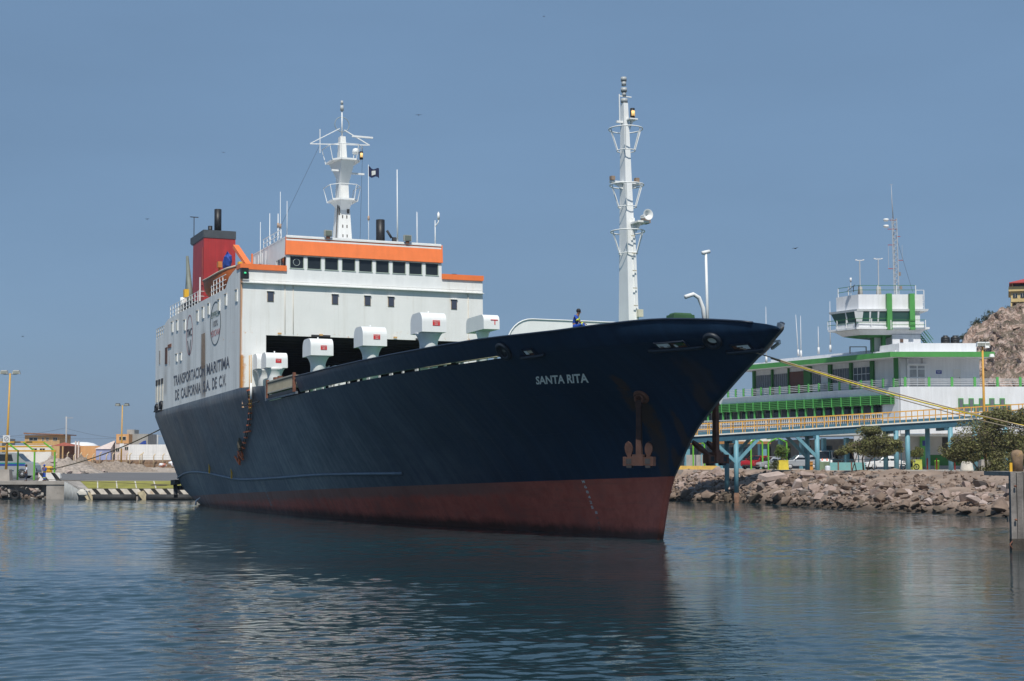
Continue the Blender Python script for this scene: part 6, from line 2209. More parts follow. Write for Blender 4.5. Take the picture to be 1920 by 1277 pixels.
# ---- terminal building: front along x at y 172, a wing running back to the left
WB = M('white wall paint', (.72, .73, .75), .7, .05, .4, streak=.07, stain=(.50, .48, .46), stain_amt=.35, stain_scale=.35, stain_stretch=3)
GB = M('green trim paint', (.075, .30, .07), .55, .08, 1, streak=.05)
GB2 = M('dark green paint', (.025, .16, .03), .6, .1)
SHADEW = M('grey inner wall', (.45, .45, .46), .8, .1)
BROWNP = M('brown door panel', (.12, .045, .035), .6, .1)
WF = M('white window frame', (.74, .75, .76), .5, .05)
CURT = M('grey curtained glass', (.10, .11, .13), .25, .35, 1.2)
GLZ = glass('terminal glass', (.025, .035, .045))
GLZ_G = glass('green tinted glass', (.03, .10, .09))
C0 = Vector((41.75, 172.0, 0))
DL = Vector((-.443, .8965, 0)).normalized()
NW = Vector((-DL.y, DL.x, 0))
UP = Vector((0, 0, 1))
def WG(t, o, z):
    return C0 + DL * t + NW * o + UP * z
def wt(u, o=0.0):
    B = C0 + NW * o
    k = (u - 960) / F_PX
    return (k * B.y - B.x) / (DL.x - k * DL.y)
def wbox(t0, t1, o0, o1, z0, z1):
    return MB().box(WG((t0 + t1) / 2, (o0 + o1) / 2, (z0 + z1) / 2), (abs(t1 - t0), abs(o1 - o0), z1 - z0), (DL, NW, UP))
def fx(u, Y=172.0):
    return at(u, 800, Y).x
def fz(v, Y=172.0):
    return at(1690, v, Y).z
tb = thing('terminal_building', 'white two-storey harbour terminal with green trim, louvres and roof parapet', 'building', (41.75, 172, GZ))
P_TOP, P_BOT = fz(725), 11.25
XE = fx(2010)
MB().span((C0.x, 172, fz(813)), (XE, 172.25, P_TOP)).build('front_wall', WB, tb, world=True)
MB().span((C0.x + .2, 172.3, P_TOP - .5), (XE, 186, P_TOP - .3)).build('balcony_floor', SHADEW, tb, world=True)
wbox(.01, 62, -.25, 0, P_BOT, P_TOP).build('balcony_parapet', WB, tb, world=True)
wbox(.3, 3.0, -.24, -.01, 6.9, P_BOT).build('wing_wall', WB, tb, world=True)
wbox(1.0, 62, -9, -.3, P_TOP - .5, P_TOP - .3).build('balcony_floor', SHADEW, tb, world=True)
# upper storey
ZC = 15.25
UY = 173.7
MB().span((fx(1690, UY), UY, P_TOP - .3), (fx(1839, UY), UY + 9, ZC)).build('upper_wall', WB, tb, world=True)
T_END = wt(1411, -1.7)
wbox(.8, T_END, -1.9, -1.7, P_TOP - .3, ZC).build('wing_upper_wall', WB, tb, world=True)
wbox(.8, T_END, -9.5, -9.3, P_TOP - .3, ZC).build('wing_upper_wall', WB, tb, world=True)
wbox(T_END - .2, T_END, -9.3, -1.9, P_TOP - .3, ZC).build('wing_end_wall', WB, tb, world=True)
# roof slab and green fascia
Z_F0, Z_F1 = fz(669.3, 171.5), fz(659.6, 171.5)
rfl = MB()
outer_c = C0 + Vector((-1.2, -.6, 0))
def fas(name, p, q, d):
    MB().prism([p + UP * Z_F0, q + UP * Z_F0, q + UP * Z_F1, p + UP * Z_F1], d).build(name, GB, tb, world=True)
cx_ = fx(1671, 171.4)
pc = Vector((cx_, 171.4, 0))
pe = Vector((fx(1868, 171.4), 171.4, 0))
pl_ = pc + DL * (T_END + 1.6)
fas('fascia', pc, pe, Vector((0, .18, 0)))
fas('fascia', pc + Vector((.02, .2, 0)), pl_, NW * -.18)
fas('fascia', pe + Vector((-.18, .2, 0)), pe + Vector((-.18, 9, 0)), Vector((.18, 0, 0)))
sb_ = MB()
sb_.prism([pc + Vector((.2, .25, Z_F0 + .02)), pe + Vector((-.2, .25, Z_F0 + .02)), pe + Vector((-.2, 11, Z_F0 + .02)), pc + Vector((8, 11, Z_F0 + .02))], (0, 0, .45))
sb_.build('roof_slab', WB, tb, world=True)
wbox(.6, T_END + 1.5, -9.5, .55, Z_F0 + .02, Z_F1 - .06).build('roof_slab', WB, tb, world=True)
wbox(1.2, T_END + 1.0, -.6, -.4, Z_F1 - .05, Z_F1 + .32).build('roof_parapet', WB, tb, world=True)
wbox(5.5, T_END - 3, -2.6, -2.4, Z_F1 - .05, Z_F1 + .75).build('roof_parapet', WB, tb, world=True)
MB().span((fx(1688, 173), 173, Z_F1 - .05), (fx(1834, 173), 173.2, fz(643.5, 173))).build('roof_parapet', WB, tb, world=True)
pw_ = Vector((fx(1688, 173), 173, 0))
MB().prism([pw_ + Vector((-.02, .22, Z_F1 - .05)), pw_ + DL * 3.2 + UP * (Z_F1 - .05), pw_ + DL * 3.2 + UP * (fz(648, 175)), pw_ + Vector((-.02, .22, fz(643.5, 173)))], NW * -.2).build('roof_parapet', WB, tb, world=True)
# green wall columns on the wing, doors and windows between them
ow = -1.7
for a_, b_ in ((1414, 1418), (1449, 1451.5), (1480, 1481.5), (1510.5, 1523.5), (1556, 1562), (1596, 1600.5), (1635, 1641)):
    wbox(wt(a_, ow), wt(b_, ow), ow + .01, ow + .25, P_TOP - .3, ZC).build('green_column', GB2, tb, world=True)
MB().box(Vector((fx(1682, 173.4), 173.4, (P_TOP + ZC) / 2 - .1)), (.42, .5, ZC - P_TOP + .2)).build('green_column', GB2, tb, world=True)
wbox(wt(1481.5, ow), wt(1510.5, ow), ow + .01, ow + .08, P_TOP - .3, 14.75).build('panel_door', BROWNP, tb, world=True)
zwin = (13.05, 14.65)
def wing_window(u0, u1, pane, nbar, cross, frame):
    t0, t1 = wt(u0, ow), wt(u1, ow)
    f = wbox(t0, t1, ow + .01, ow + .06, *zwin).build('window', frame, tb, world=True)
    wbox(lerp(t0, t1, .02), lerp(t0, t1, .98), ow + .05, ow + .08, zwin[0] + .05, zwin[1] - .05).build('pane', pane, f, world=True)
    for k in range(1, nbar):
        tt = lerp(t0, t1, k / nbar)
        wbox(tt - .03, tt + .03, ow + .07, ow + .11, zwin[0] + .05, zwin[1] - .05).build('glazing_bar', frame, f, world=True)
    if cross:
        wbox(min(t0, t1) + .05, max(t0, t1) - .05, ow + .075, ow + .115, 13.82, 13.88).build('glazing_bar', frame, f, world=True)
GREYF = M('grey window frame', (.30, .31, .33), .5, .1)
wing_window(1419, 1448, CURT, 7, False, GREYF)
wing_window(1452.5, 1479, CURT, 7, False, GREYF)
wing_window(1525, 1540, CURT, 4, False, GREYF)
wing_window(1563, 1595, CURT, 7, False, GREYF)
wing_window(1602, 1634, GLZ, 4, True, WF)
for u in (1542, 1601):
    t_ = wt(u, -1.3)
    MB().box(WG(t_, -1.35, 12.75), (.9, .35, .6), (DL, NW, UP)).build('air_conditioner', M('ac grey', (.32, .36, .38), .6, .1) if 'ac grey' not in bpy.data.materials else bpy.data.materials['ac grey'], tb, world=True)
# railings on the balcony
RAILW = M('white rail paint', (.72, .72, .72), .5, .06)
GPOST = M('railing post green', (.10, .40, .10), .5, .08)
ts = [wt(u) for u in (1393, 1409.5, 1426, 1443, 1461, 1479, 1497, 1515, 1534.5, 1553.5, 1573, 1593, 1613.5, 1634, 1655, 1675)]
for t_ in ts + [ts[0] + 1.7 * k for k in range(1, 14)]:
    MB().box(WG(t_, -.12, P_TOP + .5), (.20, .2, 1.0), (DL, NW, UP)).build('rail_post', GPOST, tb, world=True)
for z_ in (.22, .42, .62, .82):
    MB().bar(WG(.2, -.12, P_TOP + z_), WG(60, -.12, P_TOP + z_), .055).build('rail', RAILW, tb, world=True)
    MB().bar((C0.x + .1, 172.12, P_TOP + z_), (XE, 172.12, P_TOP + z_), .055).build('rail', RAILW, tb, world=True)
for u in (1699, 1744, 1787, 1830, 1872.5, 1915.5, 1958, 2000):
    MB().box((fx(u), 172.12, P_TOP + .52), (.26, .2, 1.04)).build('rail_post', GPOST, tb, world=True)
# front upper wall: glazed door, blue sign, white door
def fr_box(name, u0, u1, v0, v1, Y, d, mat, parent):
    return MB().span((fx(u0, Y), Y - d, fz(v1, Y)), (fx(u1, Y), Y + .02, fz(v0, Y))).build(name, mat, parent, world=True)
gd = fr_box('glazed_door', 1705, 1738.5, 683, 724, UY, .08, WF, tb)
for (a_, b_) in ((1708, 1720.5), (1723, 1735.5)):
    for (c_, d_) in ((686, 691), (693, 707), (709, 724)):
        fr_box('door_pane', a_, b_, c_, d_, UY - .06, .04, M('pale door glass', (.34, .35, .36), .2, .2) if 'pale door glass' not in bpy.data.materials else bpy.data.materials['pale door glass'], gd)
fr_box('door_hood', 1703, 1741, 682, 684.5, UY - .1, .35, WF, tb)
sgn_ = fr_box('blue_sign', 1757, 1767.5, 694.5, 701, UY, .05, M('sign blue', (.03, .05, .30), .5, .05), tb)
fr_box('sign_line', 1758.5, 1766, 696.2, 697.0, UY - .05, .02, OFFWHITE_INK, sgn_)
fr_box('sign_line', 1759.5, 1765, 698.4, 699.2, UY - .05, .02, OFFWHITE_INK, sgn_)
wd = fr_box('white_door', 1789, 1803, 692, 724, UY, .05, M('off white door', (.68, .67, .64), .6, .05), tb)
fr_box('door_handle', 1800.5, 1801.5, 707, 709, UY - .05, .05, GREY_PAINT, wd)
MB().bar((fx(1731, UY), UY - .1, fz(672, UY)), (fx(1731, UY), UY - .1, fz(681, UY)), .10).build('wall_pipe', SHADEW, tb, world=True)
# stepped pattern of little green framed windows
def tiny(u0, v0, w_=9, h_=18):
    f = fr_box('window', u0, u0 + w_, v0, v0 + h_, 172, .22, GB, tb)
    fr_box('pane', u0 + 2.0, u0 + w_ - .4, v0 + 2, v0 + h_, 171.8, .04, M('dim glass', (.14, .15, .16), .3, .1) if 'dim glass' not in bpy.data.materials else bpy.data.materials['dim glass'], f)
for k in range(5):
    tiny(1797.6 + 19.4 * k, 746.8)
    tiny(1807.4 + 19.4 * k, 758.0, 10, 13)
# louvre screen on the wing: five slats per run, posts between bays
t0l, t1l = wt(1675.5, .15), 62
for k in range(5):
    z_ = 11.2 - .205 * k
    wbox(t0l, t1l, .10, .32, z_ - .13, z_ - .02).build('louvre_slat', GB, tb, world=True)
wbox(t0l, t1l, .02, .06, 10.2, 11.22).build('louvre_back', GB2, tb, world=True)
nbay = int((t1l - t0l) / 1.72)
for k in range(nbay):
    t_ = t0l + .2 + 1.72 * k
    MB().box(WG(t_, .36, 10.7), (.10, .08, 1.1), (DL, NW, UP)).build('louvre_stay', GPOST, tb, world=True)
    if t_ > 3.0:
        MB().box(WG(t_, .10, 9.65), (.20, .2, 1.2), (DL, NW, UP), taper=1.0).build('gallery_post', GPOST, tb, world=True)
# gallery behind the louvres
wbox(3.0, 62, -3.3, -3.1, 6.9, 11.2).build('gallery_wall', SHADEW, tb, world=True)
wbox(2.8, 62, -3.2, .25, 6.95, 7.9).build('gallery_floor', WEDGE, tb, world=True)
k = 0
t_ = 3.6
while t_ < 60:
    wbox(t_, t_ + 1.45, -3.08, -3.04, 8.6, 10.3).build('gallery_window', GLZ if k % 3 else CURT, tb, world=True)
    t_ += 1.72
    k += 1
k = 0
t_ = 2.9
while t_ < 55:
    wbox(t_, t_ + .09, .22, .30, 7.95, 9.15).build('baluster', RAILW, tb, world=True)
    t_ += .36
for z_ in (8.05, 8.6, 9.18):
    wbox(2.8, 60, .2, .32, z_ - .05, z_ + .05).build('balustrade_rail', RAILW, tb, world=True)
# ground floor set back under the upper one
GY = 176.5
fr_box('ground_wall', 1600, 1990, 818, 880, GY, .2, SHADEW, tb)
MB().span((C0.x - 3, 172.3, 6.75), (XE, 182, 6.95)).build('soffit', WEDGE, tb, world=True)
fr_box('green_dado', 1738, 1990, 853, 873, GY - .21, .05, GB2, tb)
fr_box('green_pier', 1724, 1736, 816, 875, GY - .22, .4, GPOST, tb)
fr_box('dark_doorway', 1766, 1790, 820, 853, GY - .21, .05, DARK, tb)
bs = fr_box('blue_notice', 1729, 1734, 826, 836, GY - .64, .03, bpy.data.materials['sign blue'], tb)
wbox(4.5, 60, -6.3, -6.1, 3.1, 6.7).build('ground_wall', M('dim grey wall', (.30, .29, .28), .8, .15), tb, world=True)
for k in range(12):
    wbox(6 + 4.2 * k, 6.45 + 4.2 * k, -1.1, -.65, GZ, 6.7).build('ground_pillar', TEAL, tb, world=True)
for k in range(12):
    wbox(7.2 + 4.2 * k, 9.2 + 4.2 * k, -6.08, -6.02, 4.1, 5.9).build('ground_window', GLZ, tb, world=True)

# ---- control tower on the roof
tw = thing('control_tower', 'white harbour control tower with slanted green tinted windows and green pillars on the terminal roof', 'tower', (38.1, 175, Z_F1))
T0 = Vector((fx(1613.5, 175), 175.0, 0))
XR = fx(1735, 175)
def TZ(v):
    return at(1650, v, 175).z
LT = 3.9
def cab(name, z0, z1, mat, ex=0.0, exb=None, parent=None, xr=None):
    """plan of the cab grown outward by ex at the bottom and exb at the top"""
    exb = ex if exb is None else exb
    xr = XR if xr is None else xr
    def ring(e, z):
        a_ = T0 + Vector((-.25 * e, -e, z)) + NW * 0
        a_ = T0 + Vector((-e * .6, -e, z))
        b_ = Vector((xr + e, 175 - e, z))
        d_ = T0 + DL * (LT + e) + Vector((-e * 1.2, -e * .2, z))
        c_ = Vector((xr + e, T0.y + 7.5, z))
        d2 = d_ + Vector((4.0, 4.0, 0))
        return [a_, b_, c_, d2, d_]
    lo, hi = ring(ex, z0), ring(exb, z1)
    n = 5
    return MB().add(lo + hi, [list(range(n))[::-1], [n + i for i in range(n)]] + [[i, (i + 1) % n, n + (i + 1) % n, n + i] for i in range(n)]).build(name, mat, parent or tw, world=True)
cab('cab_upper_wall', TZ(579.5), TZ(552), WB)
cab('cab_visor', TZ(584), TZ(580.0), WF, .42, .5)
cab('cab_window_band', TZ(603), TZ(584.3), GLZ_G, .02, .34, xr=fx(1712, 175))
cab('cab_sill_wall', TZ(614), TZ(603.2), WB, .05)
cab('cab_floor', TZ(617.5), TZ(614.2), WF, .55)
cab('cab_skirt', TZ(627.5), TZ(617.8), WB, -.35, .18)
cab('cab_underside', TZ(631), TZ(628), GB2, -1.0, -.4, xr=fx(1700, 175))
# window posts
def cabpt(u, e, v):
    return Vector((fx(u, 175), 175 - e, TZ(v)))
for u in (1613, 1634.5, 1650, 1666.5):
    wdt = .75 if u == 1613 else .10
    MB().prism([cabpt(u - 1, .05, 603) + Vector((-wdt / 3, -.03, 0)), cabpt(u, .05, 603) + Vector((wdt / 2, -.03, 0)), cabpt(u, .36, 584) + Vector((wdt / 1.6, -.03, 0)), cabpt(u - 1, .36, 584) + Vector((-wdt / 1.6, -.03, 0))], (0, .06, 0)).build('window_post', WF, tw, world=True)
for t_ in (1.8,):
    p0_ = T0 + DL * t_ + NW * .12
    MB().bar(p0_ + UP * TZ(603), p0_ + NW * .25 + UP * TZ(584), .12).build('window_post', WF, tw, world=True)
for a_, b_ in ((1667, 1676.5), (1710, 1719.5)):
    MB().span((fx(a_, 174.4), 174.3, TZ(619)), (fx(b_, 174.4), 174.95, TZ(551.5))).build('green_pillar', GB, tw, world=True)
MB().span((fx(1720, 174.9), 174.9, TZ(621)), (fx(1729, 174.9), 180, TZ(562))).build('stair_wall', WB, tw, world=True)
MB().span((fx(1675, 175.5), 175.2, Z_F1), (fx(1728, 175.5), 181, TZ(627.3))).build('tower_base', WB, tw, world=True)
fr_box('base_window', 1690.5, 1696.5, 636, 642, 175.19, .05, M('brown shutter', (.12, .07, .05), .7, .1), tw)
MB().box(Vector((fx(1638, 177), 177, (Z_F1 + TZ(629)) / 2)), (.28, .8, TZ(629) - Z_F1)).build('tower_column', GB2, tw, world=True)
MB().box(Vector((fx(1659, 176), 176, (Z_F1 + TZ(629)) / 2)), (.36, .8, TZ(629) - Z_F1)).build('tower_column', GB2, tw, world=True)
MB().span((fx(1640, 176.6), 176.7, Z_F1), (fx(1657, 176.6), 177, TZ(630))).build('column_panel', M('pale panel', (.55, .58, .56), .6, .05), tw, world=True)
# rails round roof and platform
def rail_run(pts, h, posts, mat_post, mat_rail, parent, hs=(1.0, .5)):
    pts = [Vector(p) for p in pts]
    for p, q in zip(pts[:-1], pts[1:]):
        n = max(1, int((q - p).length / posts))
        for k in range(n + 1):
            c = lerp(p, q, k / n)
            MB().bar(c, c + UP * h, .085).build('guard_post', mat_post, parent, world=True)
        for f in hs:
            MB().bar(p + UP * h * f, q + UP * h * f, .05).build('guard_rail', mat_rail, parent, world=True)
zr_ = TZ(552)
rail_run([T0 + DL * 3.7 + Vector((.1, 0, zr_)), T0 + Vector((.1, .1, zr_)), Vector((fx(1722, 175), 175.1, zr_))], 1.0, 1.6, RAILW, GB2, tw)
rail_run([Vector((fx(1722, 175.4), 175.4, TZ(562))), Vector((fx(1737, 175.4), 175.4, TZ(562)))], 1.1, .8, RAILW, RAILW, tw)
zp_ = TZ(614)
rail_run([T0 + DL * 4.5 + NW * .75 + UP * zp_, T0 + Vector((-.45, -.5, zp_)), Vector((fx(1668, 174.4), 174.45, zp_))], .95, 1.45, RAILW, GB2, tw)
rail_run([Vector((fx(1674, 174.2), 174.2, TZ(619))), Vector((fx(1739, 174.2), 174.2, TZ(619)))], 1.05, 3.5, RAILW, GB2, tw)
stz = [Vector((fx(1728, 176), 176, TZ(625))), Vector((fx(1750, 176), 176, Z_F1 + .6))]
for dy in (0, .9):
    MB().bar(stz[0] + Vector((0, dy, 0)), stz[1] + Vector((0, dy, 0)), .18, .08).build('stair_stringer', GB2, tw, world=True)
    for hh_ in (.55, 1.05):
        MB().bar(stz[0] + Vector((.2, dy, hh_)), stz[1] + Vector((.2, dy, hh_)), .05).build('stair_rail', GB2, tw, world=True)
for k in range(8):
    c = lerp(stz[0], stz[1], (k + .5) / 8)
    MB().box(c + Vector((0, .45, .06)), (.28, .9, .05)).build('stair_tread', GB2, tw, world=True)
cg = MB()
for k in range(3):
    cg.bar((fx(1729 + 4 * k, 175.2), 175.2, TZ(584)), (fx(1729 + 4 * k, 175.2), 175.2, TZ(562)), .06)
for v in (563, 567, 574, 584):
    cg.bar((fx(1729, 175.2), 175.2, TZ(v)), (fx(1737, 175.2), 175.2, TZ(v)), .06)
cg.build('ladder_cage', RAILW, tw, world=True)
# gear on the tower roof
def mast_obj(name, label, cat, base, mb_, mat, group=None):
    o = solo(mb_, name, mat, label, cat, None, group)
    o.location = base
    MAT[o.name] = Matrix.Translation(Vector(base))
    return o
GALV = M('galvanised steel', (.42, .43, .44), .5, .1)
CONB = M('pale concrete stub', (.42, .40, .36), .9, .15)
for u, vt, lab in ((1617, 485, 'left T-headed light mast on the control tower roof'), (1652, 482.5, 'right T-headed light mast on the control tower roof')):
    r = thing('roof_mast', lab, 'mast', (fx(u, 176.5), 176.5, zr_), 0, 'T-headed masts on the control tower')
    h = TZ(vt) - zr_
    MB().bar((0, 0, .9), (0, 0, h), .10).build('mast_tube', GALV, r)
    MB().cyl((0, 0, 0), (0, 0, 1.0), .30, .22, 10).build('mast_stub', CONB, r)
    MB().bar((-.42, 0, h), (.42, 0, h), .08).box((-.4, 0, h + .05), (.18, .15, .1)).box((.4, 0, h + .05), (.18, .15, .1)).build('mast_head', RAILW, r)
sp_ = MB().add([(-.35, 0, .1), (.45, 0, .75), (.45, .5, .75), (-.35, .5, .1)], [[0, 1, 2, 3]]).bar((.3, .25, 0), (.3, .25, .6), .08)
sp_.prism([(-.35, -.02, .1), (.45, -.02, .75), (.45, -.02, .82), (-.35, -.02, .17)], (0, .6, 0))
mast_obj('solar_panel', 'small dark solar panel tilted on the control tower roof corner', 'solar panel', (fx(1600, 175.6), 175.6, zr_ + .35), sp_, M('solar panel', (.05, .05, .06), .2, .1))
pp = MB().bar((0, 0, 0), (0, 0, 1.8), .05).cyl((0, 0, 1.5), (0, 0, 1.95), .11)
mast_obj('beacon', 'small white beacon on a thin stick at the tower roof corner', 'beacon', (fx(1599.5, 176), 176, zr_), pp, RAILW)
# lattice radio mast
lm_ = thing('radio_mast', 'tall slim lattice radio mast with dishes on the control tower roof', 'radio mast', (fx(1685, 177), 177, zr_))
ZM = lambda v: TZ(v) - zr_
hw_ = .27
legs = [(-hw_, -.2), (hw_, -.2), (0, .3)]
for lx, ly in legs:
    MB().bar((lx, ly, 0), (lx - .12, ly, ZM(405)), .07).build('mast_leg', GALV, lm_)
lat = MB()
nseg = 26
for k in range(nseg):
    z0_, z1_ = ZM(405) * k / nseg, ZM(405) * (k + 1) / nseg
    for i in range(3):
        a_, b_ = legs[i], legs[(i + 1) % 3]
        sft0, sft1 = -.12 * k / nseg, -.12 * (k + 1) / nseg
        if k % 2:
            a_, b_ = b_, a_
        lat.bar((a_[0] + sft0, a_[1], z0_), (b_[0] + sft1, b_[1], z1_), .035)
lat.build('mast_lacing', GALV, lm_, kind='stuff')
MB().tube([(-.2, 0, ZM(405)), (-.3, 0, ZM(370)), (-.34, 0, ZM(341))], [.06, .045, .02], 6).bar((-.52, 0, ZM(340)), (-.16, 0, ZM(340)), .03).build('top_aerial', GALV, lm_)
for v in (409, 421):
    MB().lathe((-1.02, -.1, ZM(v)), [(0, -.1), (.24, -.06), (.33, .12), (.25, .22), (0, .25)], 12).build('dish', WHITE_CLEAN, lm_)
REDB = M('dull red bracket', (.35, .06, .05), .6, .1)
for v, a_, b_ in ((425, -.85, .25), (408, -.6, .1), (439, .1, .55), (455, -.85, -.2), (484, .2, .8), (500, -.85, -.2)):
    MB().bar((a_, -.1, ZM(v)), (b_, -.1, ZM(v)), .07).build('mast_bracket', REDB, lm_)
MB().bar((-.82, -.1, ZM(500)), (-.82, -.1, ZM(455)), .035).bar((.72, -.1, ZM(484)), (.72, -.1, ZM(455)), .03).build('side_aerial', GALV, lm_)
MB().box((.5, -.1, ZM(536)), (.25, .25, .35)).box((.4, -.1, ZM(510)), (.2, .2, .4)).build('mast_box', M('brown box', (.25, .2, .17), .7, .1), lm_)
rope('guy_wire', 'thin guy wire from the radio mast down to the tower roof edge', (fx(1687, 177), 177, TZ(440)), (fx(1716, 176), 176, TZ(545)), .02, .015, WIRE, 'guy wires')
# aerials on the wing roof
for (u, vt, vb, Y_, lab) in ((1497, 590, 668, 190, 'leaning thin white aerial on the wing roof by the ship bow'), (1502, 592, 670, 189, 'straight pale pole aerial standing next to a leaning one on the wing roof'), (1535, 612, 664, 186, 'short faint aerial in the middle of the wing roof'), (1557, 565, 660, 184, 'tall aerial nearest the control tower on the wing roof'), (1437, 575, 680, 192, 'faint aerial with a reddish foot right above the ship bow')):
    b_, t2 = at(u, vb, Y_), at(u - (5 if u == 1497 else 1), vt, Y_)
    am_ = MB().tube([(0, 0, 0), lerp(Vector((0, 0, 0)), t2 - b_, .5), t2 - b_], [.07, .05, .02], 6).cyl((0, 0, 0), (0, 0, .8), .14, .12)
    mast_obj('aerial', lab, 'aerial', b_, am_, RAILW, 'aerials on the wing roof')
rp_ = MB().bar((-.9, 0, 0), (-.9, 0, .75), .12).bar((.9, 0, 0), (.9, 0, .75), .12).bar((-.95, 0, .75), (.95, 0, .75), .10)
mast_obj('roof_hoop', 'grey pipe hoop on the roof edge left of the control tower', 'pipe hoop', at(1609, 663, 177), rp_, GREY_PAINT)
TANK = M('black tank plastic', (.016, .018, .02), .5, .15)
for u, lab in ((1776, 'left black water tank on the terminal roof'), (1794, 'right black water tank on the terminal roof')):
    tk = MB().lathe((0, 0, 0), [(.48, 0), (.5, .1), (.5, .25), (.47, .28), (.5, .31), (.5, .55), (.47, .58), (.5, .61), (.46, .80), (.25, .92), (.25, 1.0), (0, 1.02)], 18)
    mast_obj('water_tank', lab, 'water tank', (fx(u, 177), 177, fz(646, 177)), tk, TANK, 'black roof tanks')

# ------------------------------------------------------------------ hill with its house
def hill_z(x, y):
    base = 3.0
    xe = x - (y - 236) * .28                            # the spur runs back to the north-east
    h = float(np.interp(xe, [60, 63.5, 66, 67.5, 68.8, 70, 71.4, 73, 76, 82, 100, 150], [0, 9, 17.2, 18.8, 20.2, 21.0, 22.2, 23.2, 24.2, 25.5, 30, 34]))
    fr_ = max(0.0, min(1.0, (y - 196) / 36.0))          # the rock face climbs away from the yard
    h *= fr_ ** .8
    nz = mnoise.fractal(Vector((x * .16, y * .16, 1.7)), .85, 2.1, 6)
    rg = mnoise.ridged_multi_fractal(Vector((x * .10, y * .10, 4.1)), .8, 2.2, 5, .9, 1.5)
    return base + h * (1 + .05 * nz) + (rg - .9) * 1.5 * min(1, h / 5) - .05
hm = MB()
nx, ny = 190, 130
def hill_p(x, y):
    z = hill_z(x, y)
    k = min(1, max(0, z - 4) / 6)
    q = Vector((x * .55, y * .55, z * .35))
    d = mnoise.noise_vector(q) * .55 + mnoise.noise_vector(q * 2.6) * .28
    c = mnoise.cell(Vector((x * .35 + d.x, y * .35 + d.y, z * .5))) - .5     # broken ledges
    return Vector((x, y, z)) + (d + Vector((-.25, -.55, .25)) * c) * k
strip(hm, [[hill_p(x, y) for x in [50 + 46 * (i / nx) for i in range(nx + 1)] + [110, 150]] for y in [195 + 70 * (j / ny) for j in range(ny + 1)] + [280, 300]])
def rock_mat():
    m = bpy.data.materials.new('hill rock')
    m.use_nodes = True
    nt = m.node_tree
    b = nt.nodes['Principled BSDF']
    b.inputs['Roughness'].default_value = .95
    tc = nt.nodes.new('ShaderNodeTexCoord')
    ob = tc.outputs['Object']
    g = nt.nodes.new('ShaderNodeNewGeometry')
    sp = nt.nodes.new('ShaderNodeSeparateXYZ')
    nt.links.new(g.outputs['Normal'], sp.inputs[0])
    n1, n2 = noise(nt, ob, .35, 8, .7), noise(nt, ob, 1.6, 9, .75)
    c = mixnode(nt, smooth(nt, n2, .38, .62), (.30, .20, .155), (.62, .48, .41))
    c = mixnode(nt, smooth(nt, n1, .55, .72, 0, .8), c, (.36, .20, .14))
    c = mixnode(nt, smooth(nt, noise(nt, ob, .9, 6, .7, (1, 1, .45)), .55, .63, 0, .75), c, (.13, .09, .07))
    scrub = mathn(nt, 'ADD', mathn(nt, 'MULTIPLY', sp.outputs['Z'], .55), mathn(nt, 'MULTIPLY', noise(nt, ob, .22, 7, .75), 1.0))
    c = mixnode(nt, smooth(nt, scrub, .80, .94, 0, .85), c, mixnode(nt, n2, (.075, .065, .04), (.15, .12, .08)))
    nt.links.new(c, b.inputs['Base Color'])
    bp = nt.nodes.new('ShaderNodeBump')
    bp.inputs['Strength'].default_value = .9
    bp.inputs['Distance'].default_value = .5
    nt.links.new(n2, bp.inputs['Height'])
    nt.links.new(bp.outputs['Normal'], b.inputs['Normal'])
    return m
hm.sm = [False] * len(hm.f)
hm.build('hill', rock_mat(), kind='structure')
# boulders standing proud of the crest
rnd = random.Random(31)
HROCK = M('hill boulder rock', (.33, .24, .19), .95, .3, .8, bump=.8, bscale=2, stain=(.10, .08, .06), stain_amt=.6)
for i in range(26):
    x = rnd.uniform(67, 80)
    y = rnd.uniform(222, 240)
    boulder((x, y, hill_z(x, y) - .25), rnd.uniform(.4, 1.0), HROCK, rnd, 'boulder', None, 'weathered rock outcrop on the slope of the hill below the yellow house', 'rock outcrops on the hill')
YH = 241
hh = thing('house', 'yellow hilltop house on stilts with a red tiled roof and open balcony', 'house', (at(1891, 560, YH).x, YH, at(1915, 585, YH).z))
YELP = M('yellow house plaster', (.62, .47, .22), .8, .08, .5, streak=.08)
def hbox(name, u0, u1, v0, v1, y0, y1, mat, parent=None):
    return MB().span((at(u0, v0, YH).x, YH + y0, at(u0, v1, YH).z), (at(u1, v0, YH).x, YH + y1, at(u0, v0, YH).z)).build(name, mat, parent or hh, world=True)
hbox('wall', 1895, 2010, 547, 566.5, 0, 9, YELP)
hbox('balcony_parapet', 1891, 2014, 538, 546.9, -.4, 9.4, YELP)
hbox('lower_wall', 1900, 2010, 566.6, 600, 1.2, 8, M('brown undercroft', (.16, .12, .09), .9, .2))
for u in (1894.5, 1935, 1975):
    hbox('stilt', u, u + 3, 566.6, 596, .1, .5, YELP)
for u in (1899, 1912.5, 1930, 1950):
    w = hbox('window', u - .6, u + 8, 550.5, 559, -.06, .1, WFRM)
    hbox('pane', u, u + 7.4, 551.2, 558.4, -.1, .05, GLZ, w)
    hbox('glazing_bar', u + 3.4, u + 4, 551.2, 558.4, -.14, .02, WFRM, w)
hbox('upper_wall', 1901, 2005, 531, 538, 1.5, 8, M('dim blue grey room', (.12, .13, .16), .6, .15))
for u in (1897, 1925, 1955):
    hbox('balcony_post', u, u + 1.4, 530, 538, -.1, .1, YELP)
r0, r1 = at(1892, 531, YH), at(2013, 531, YH)
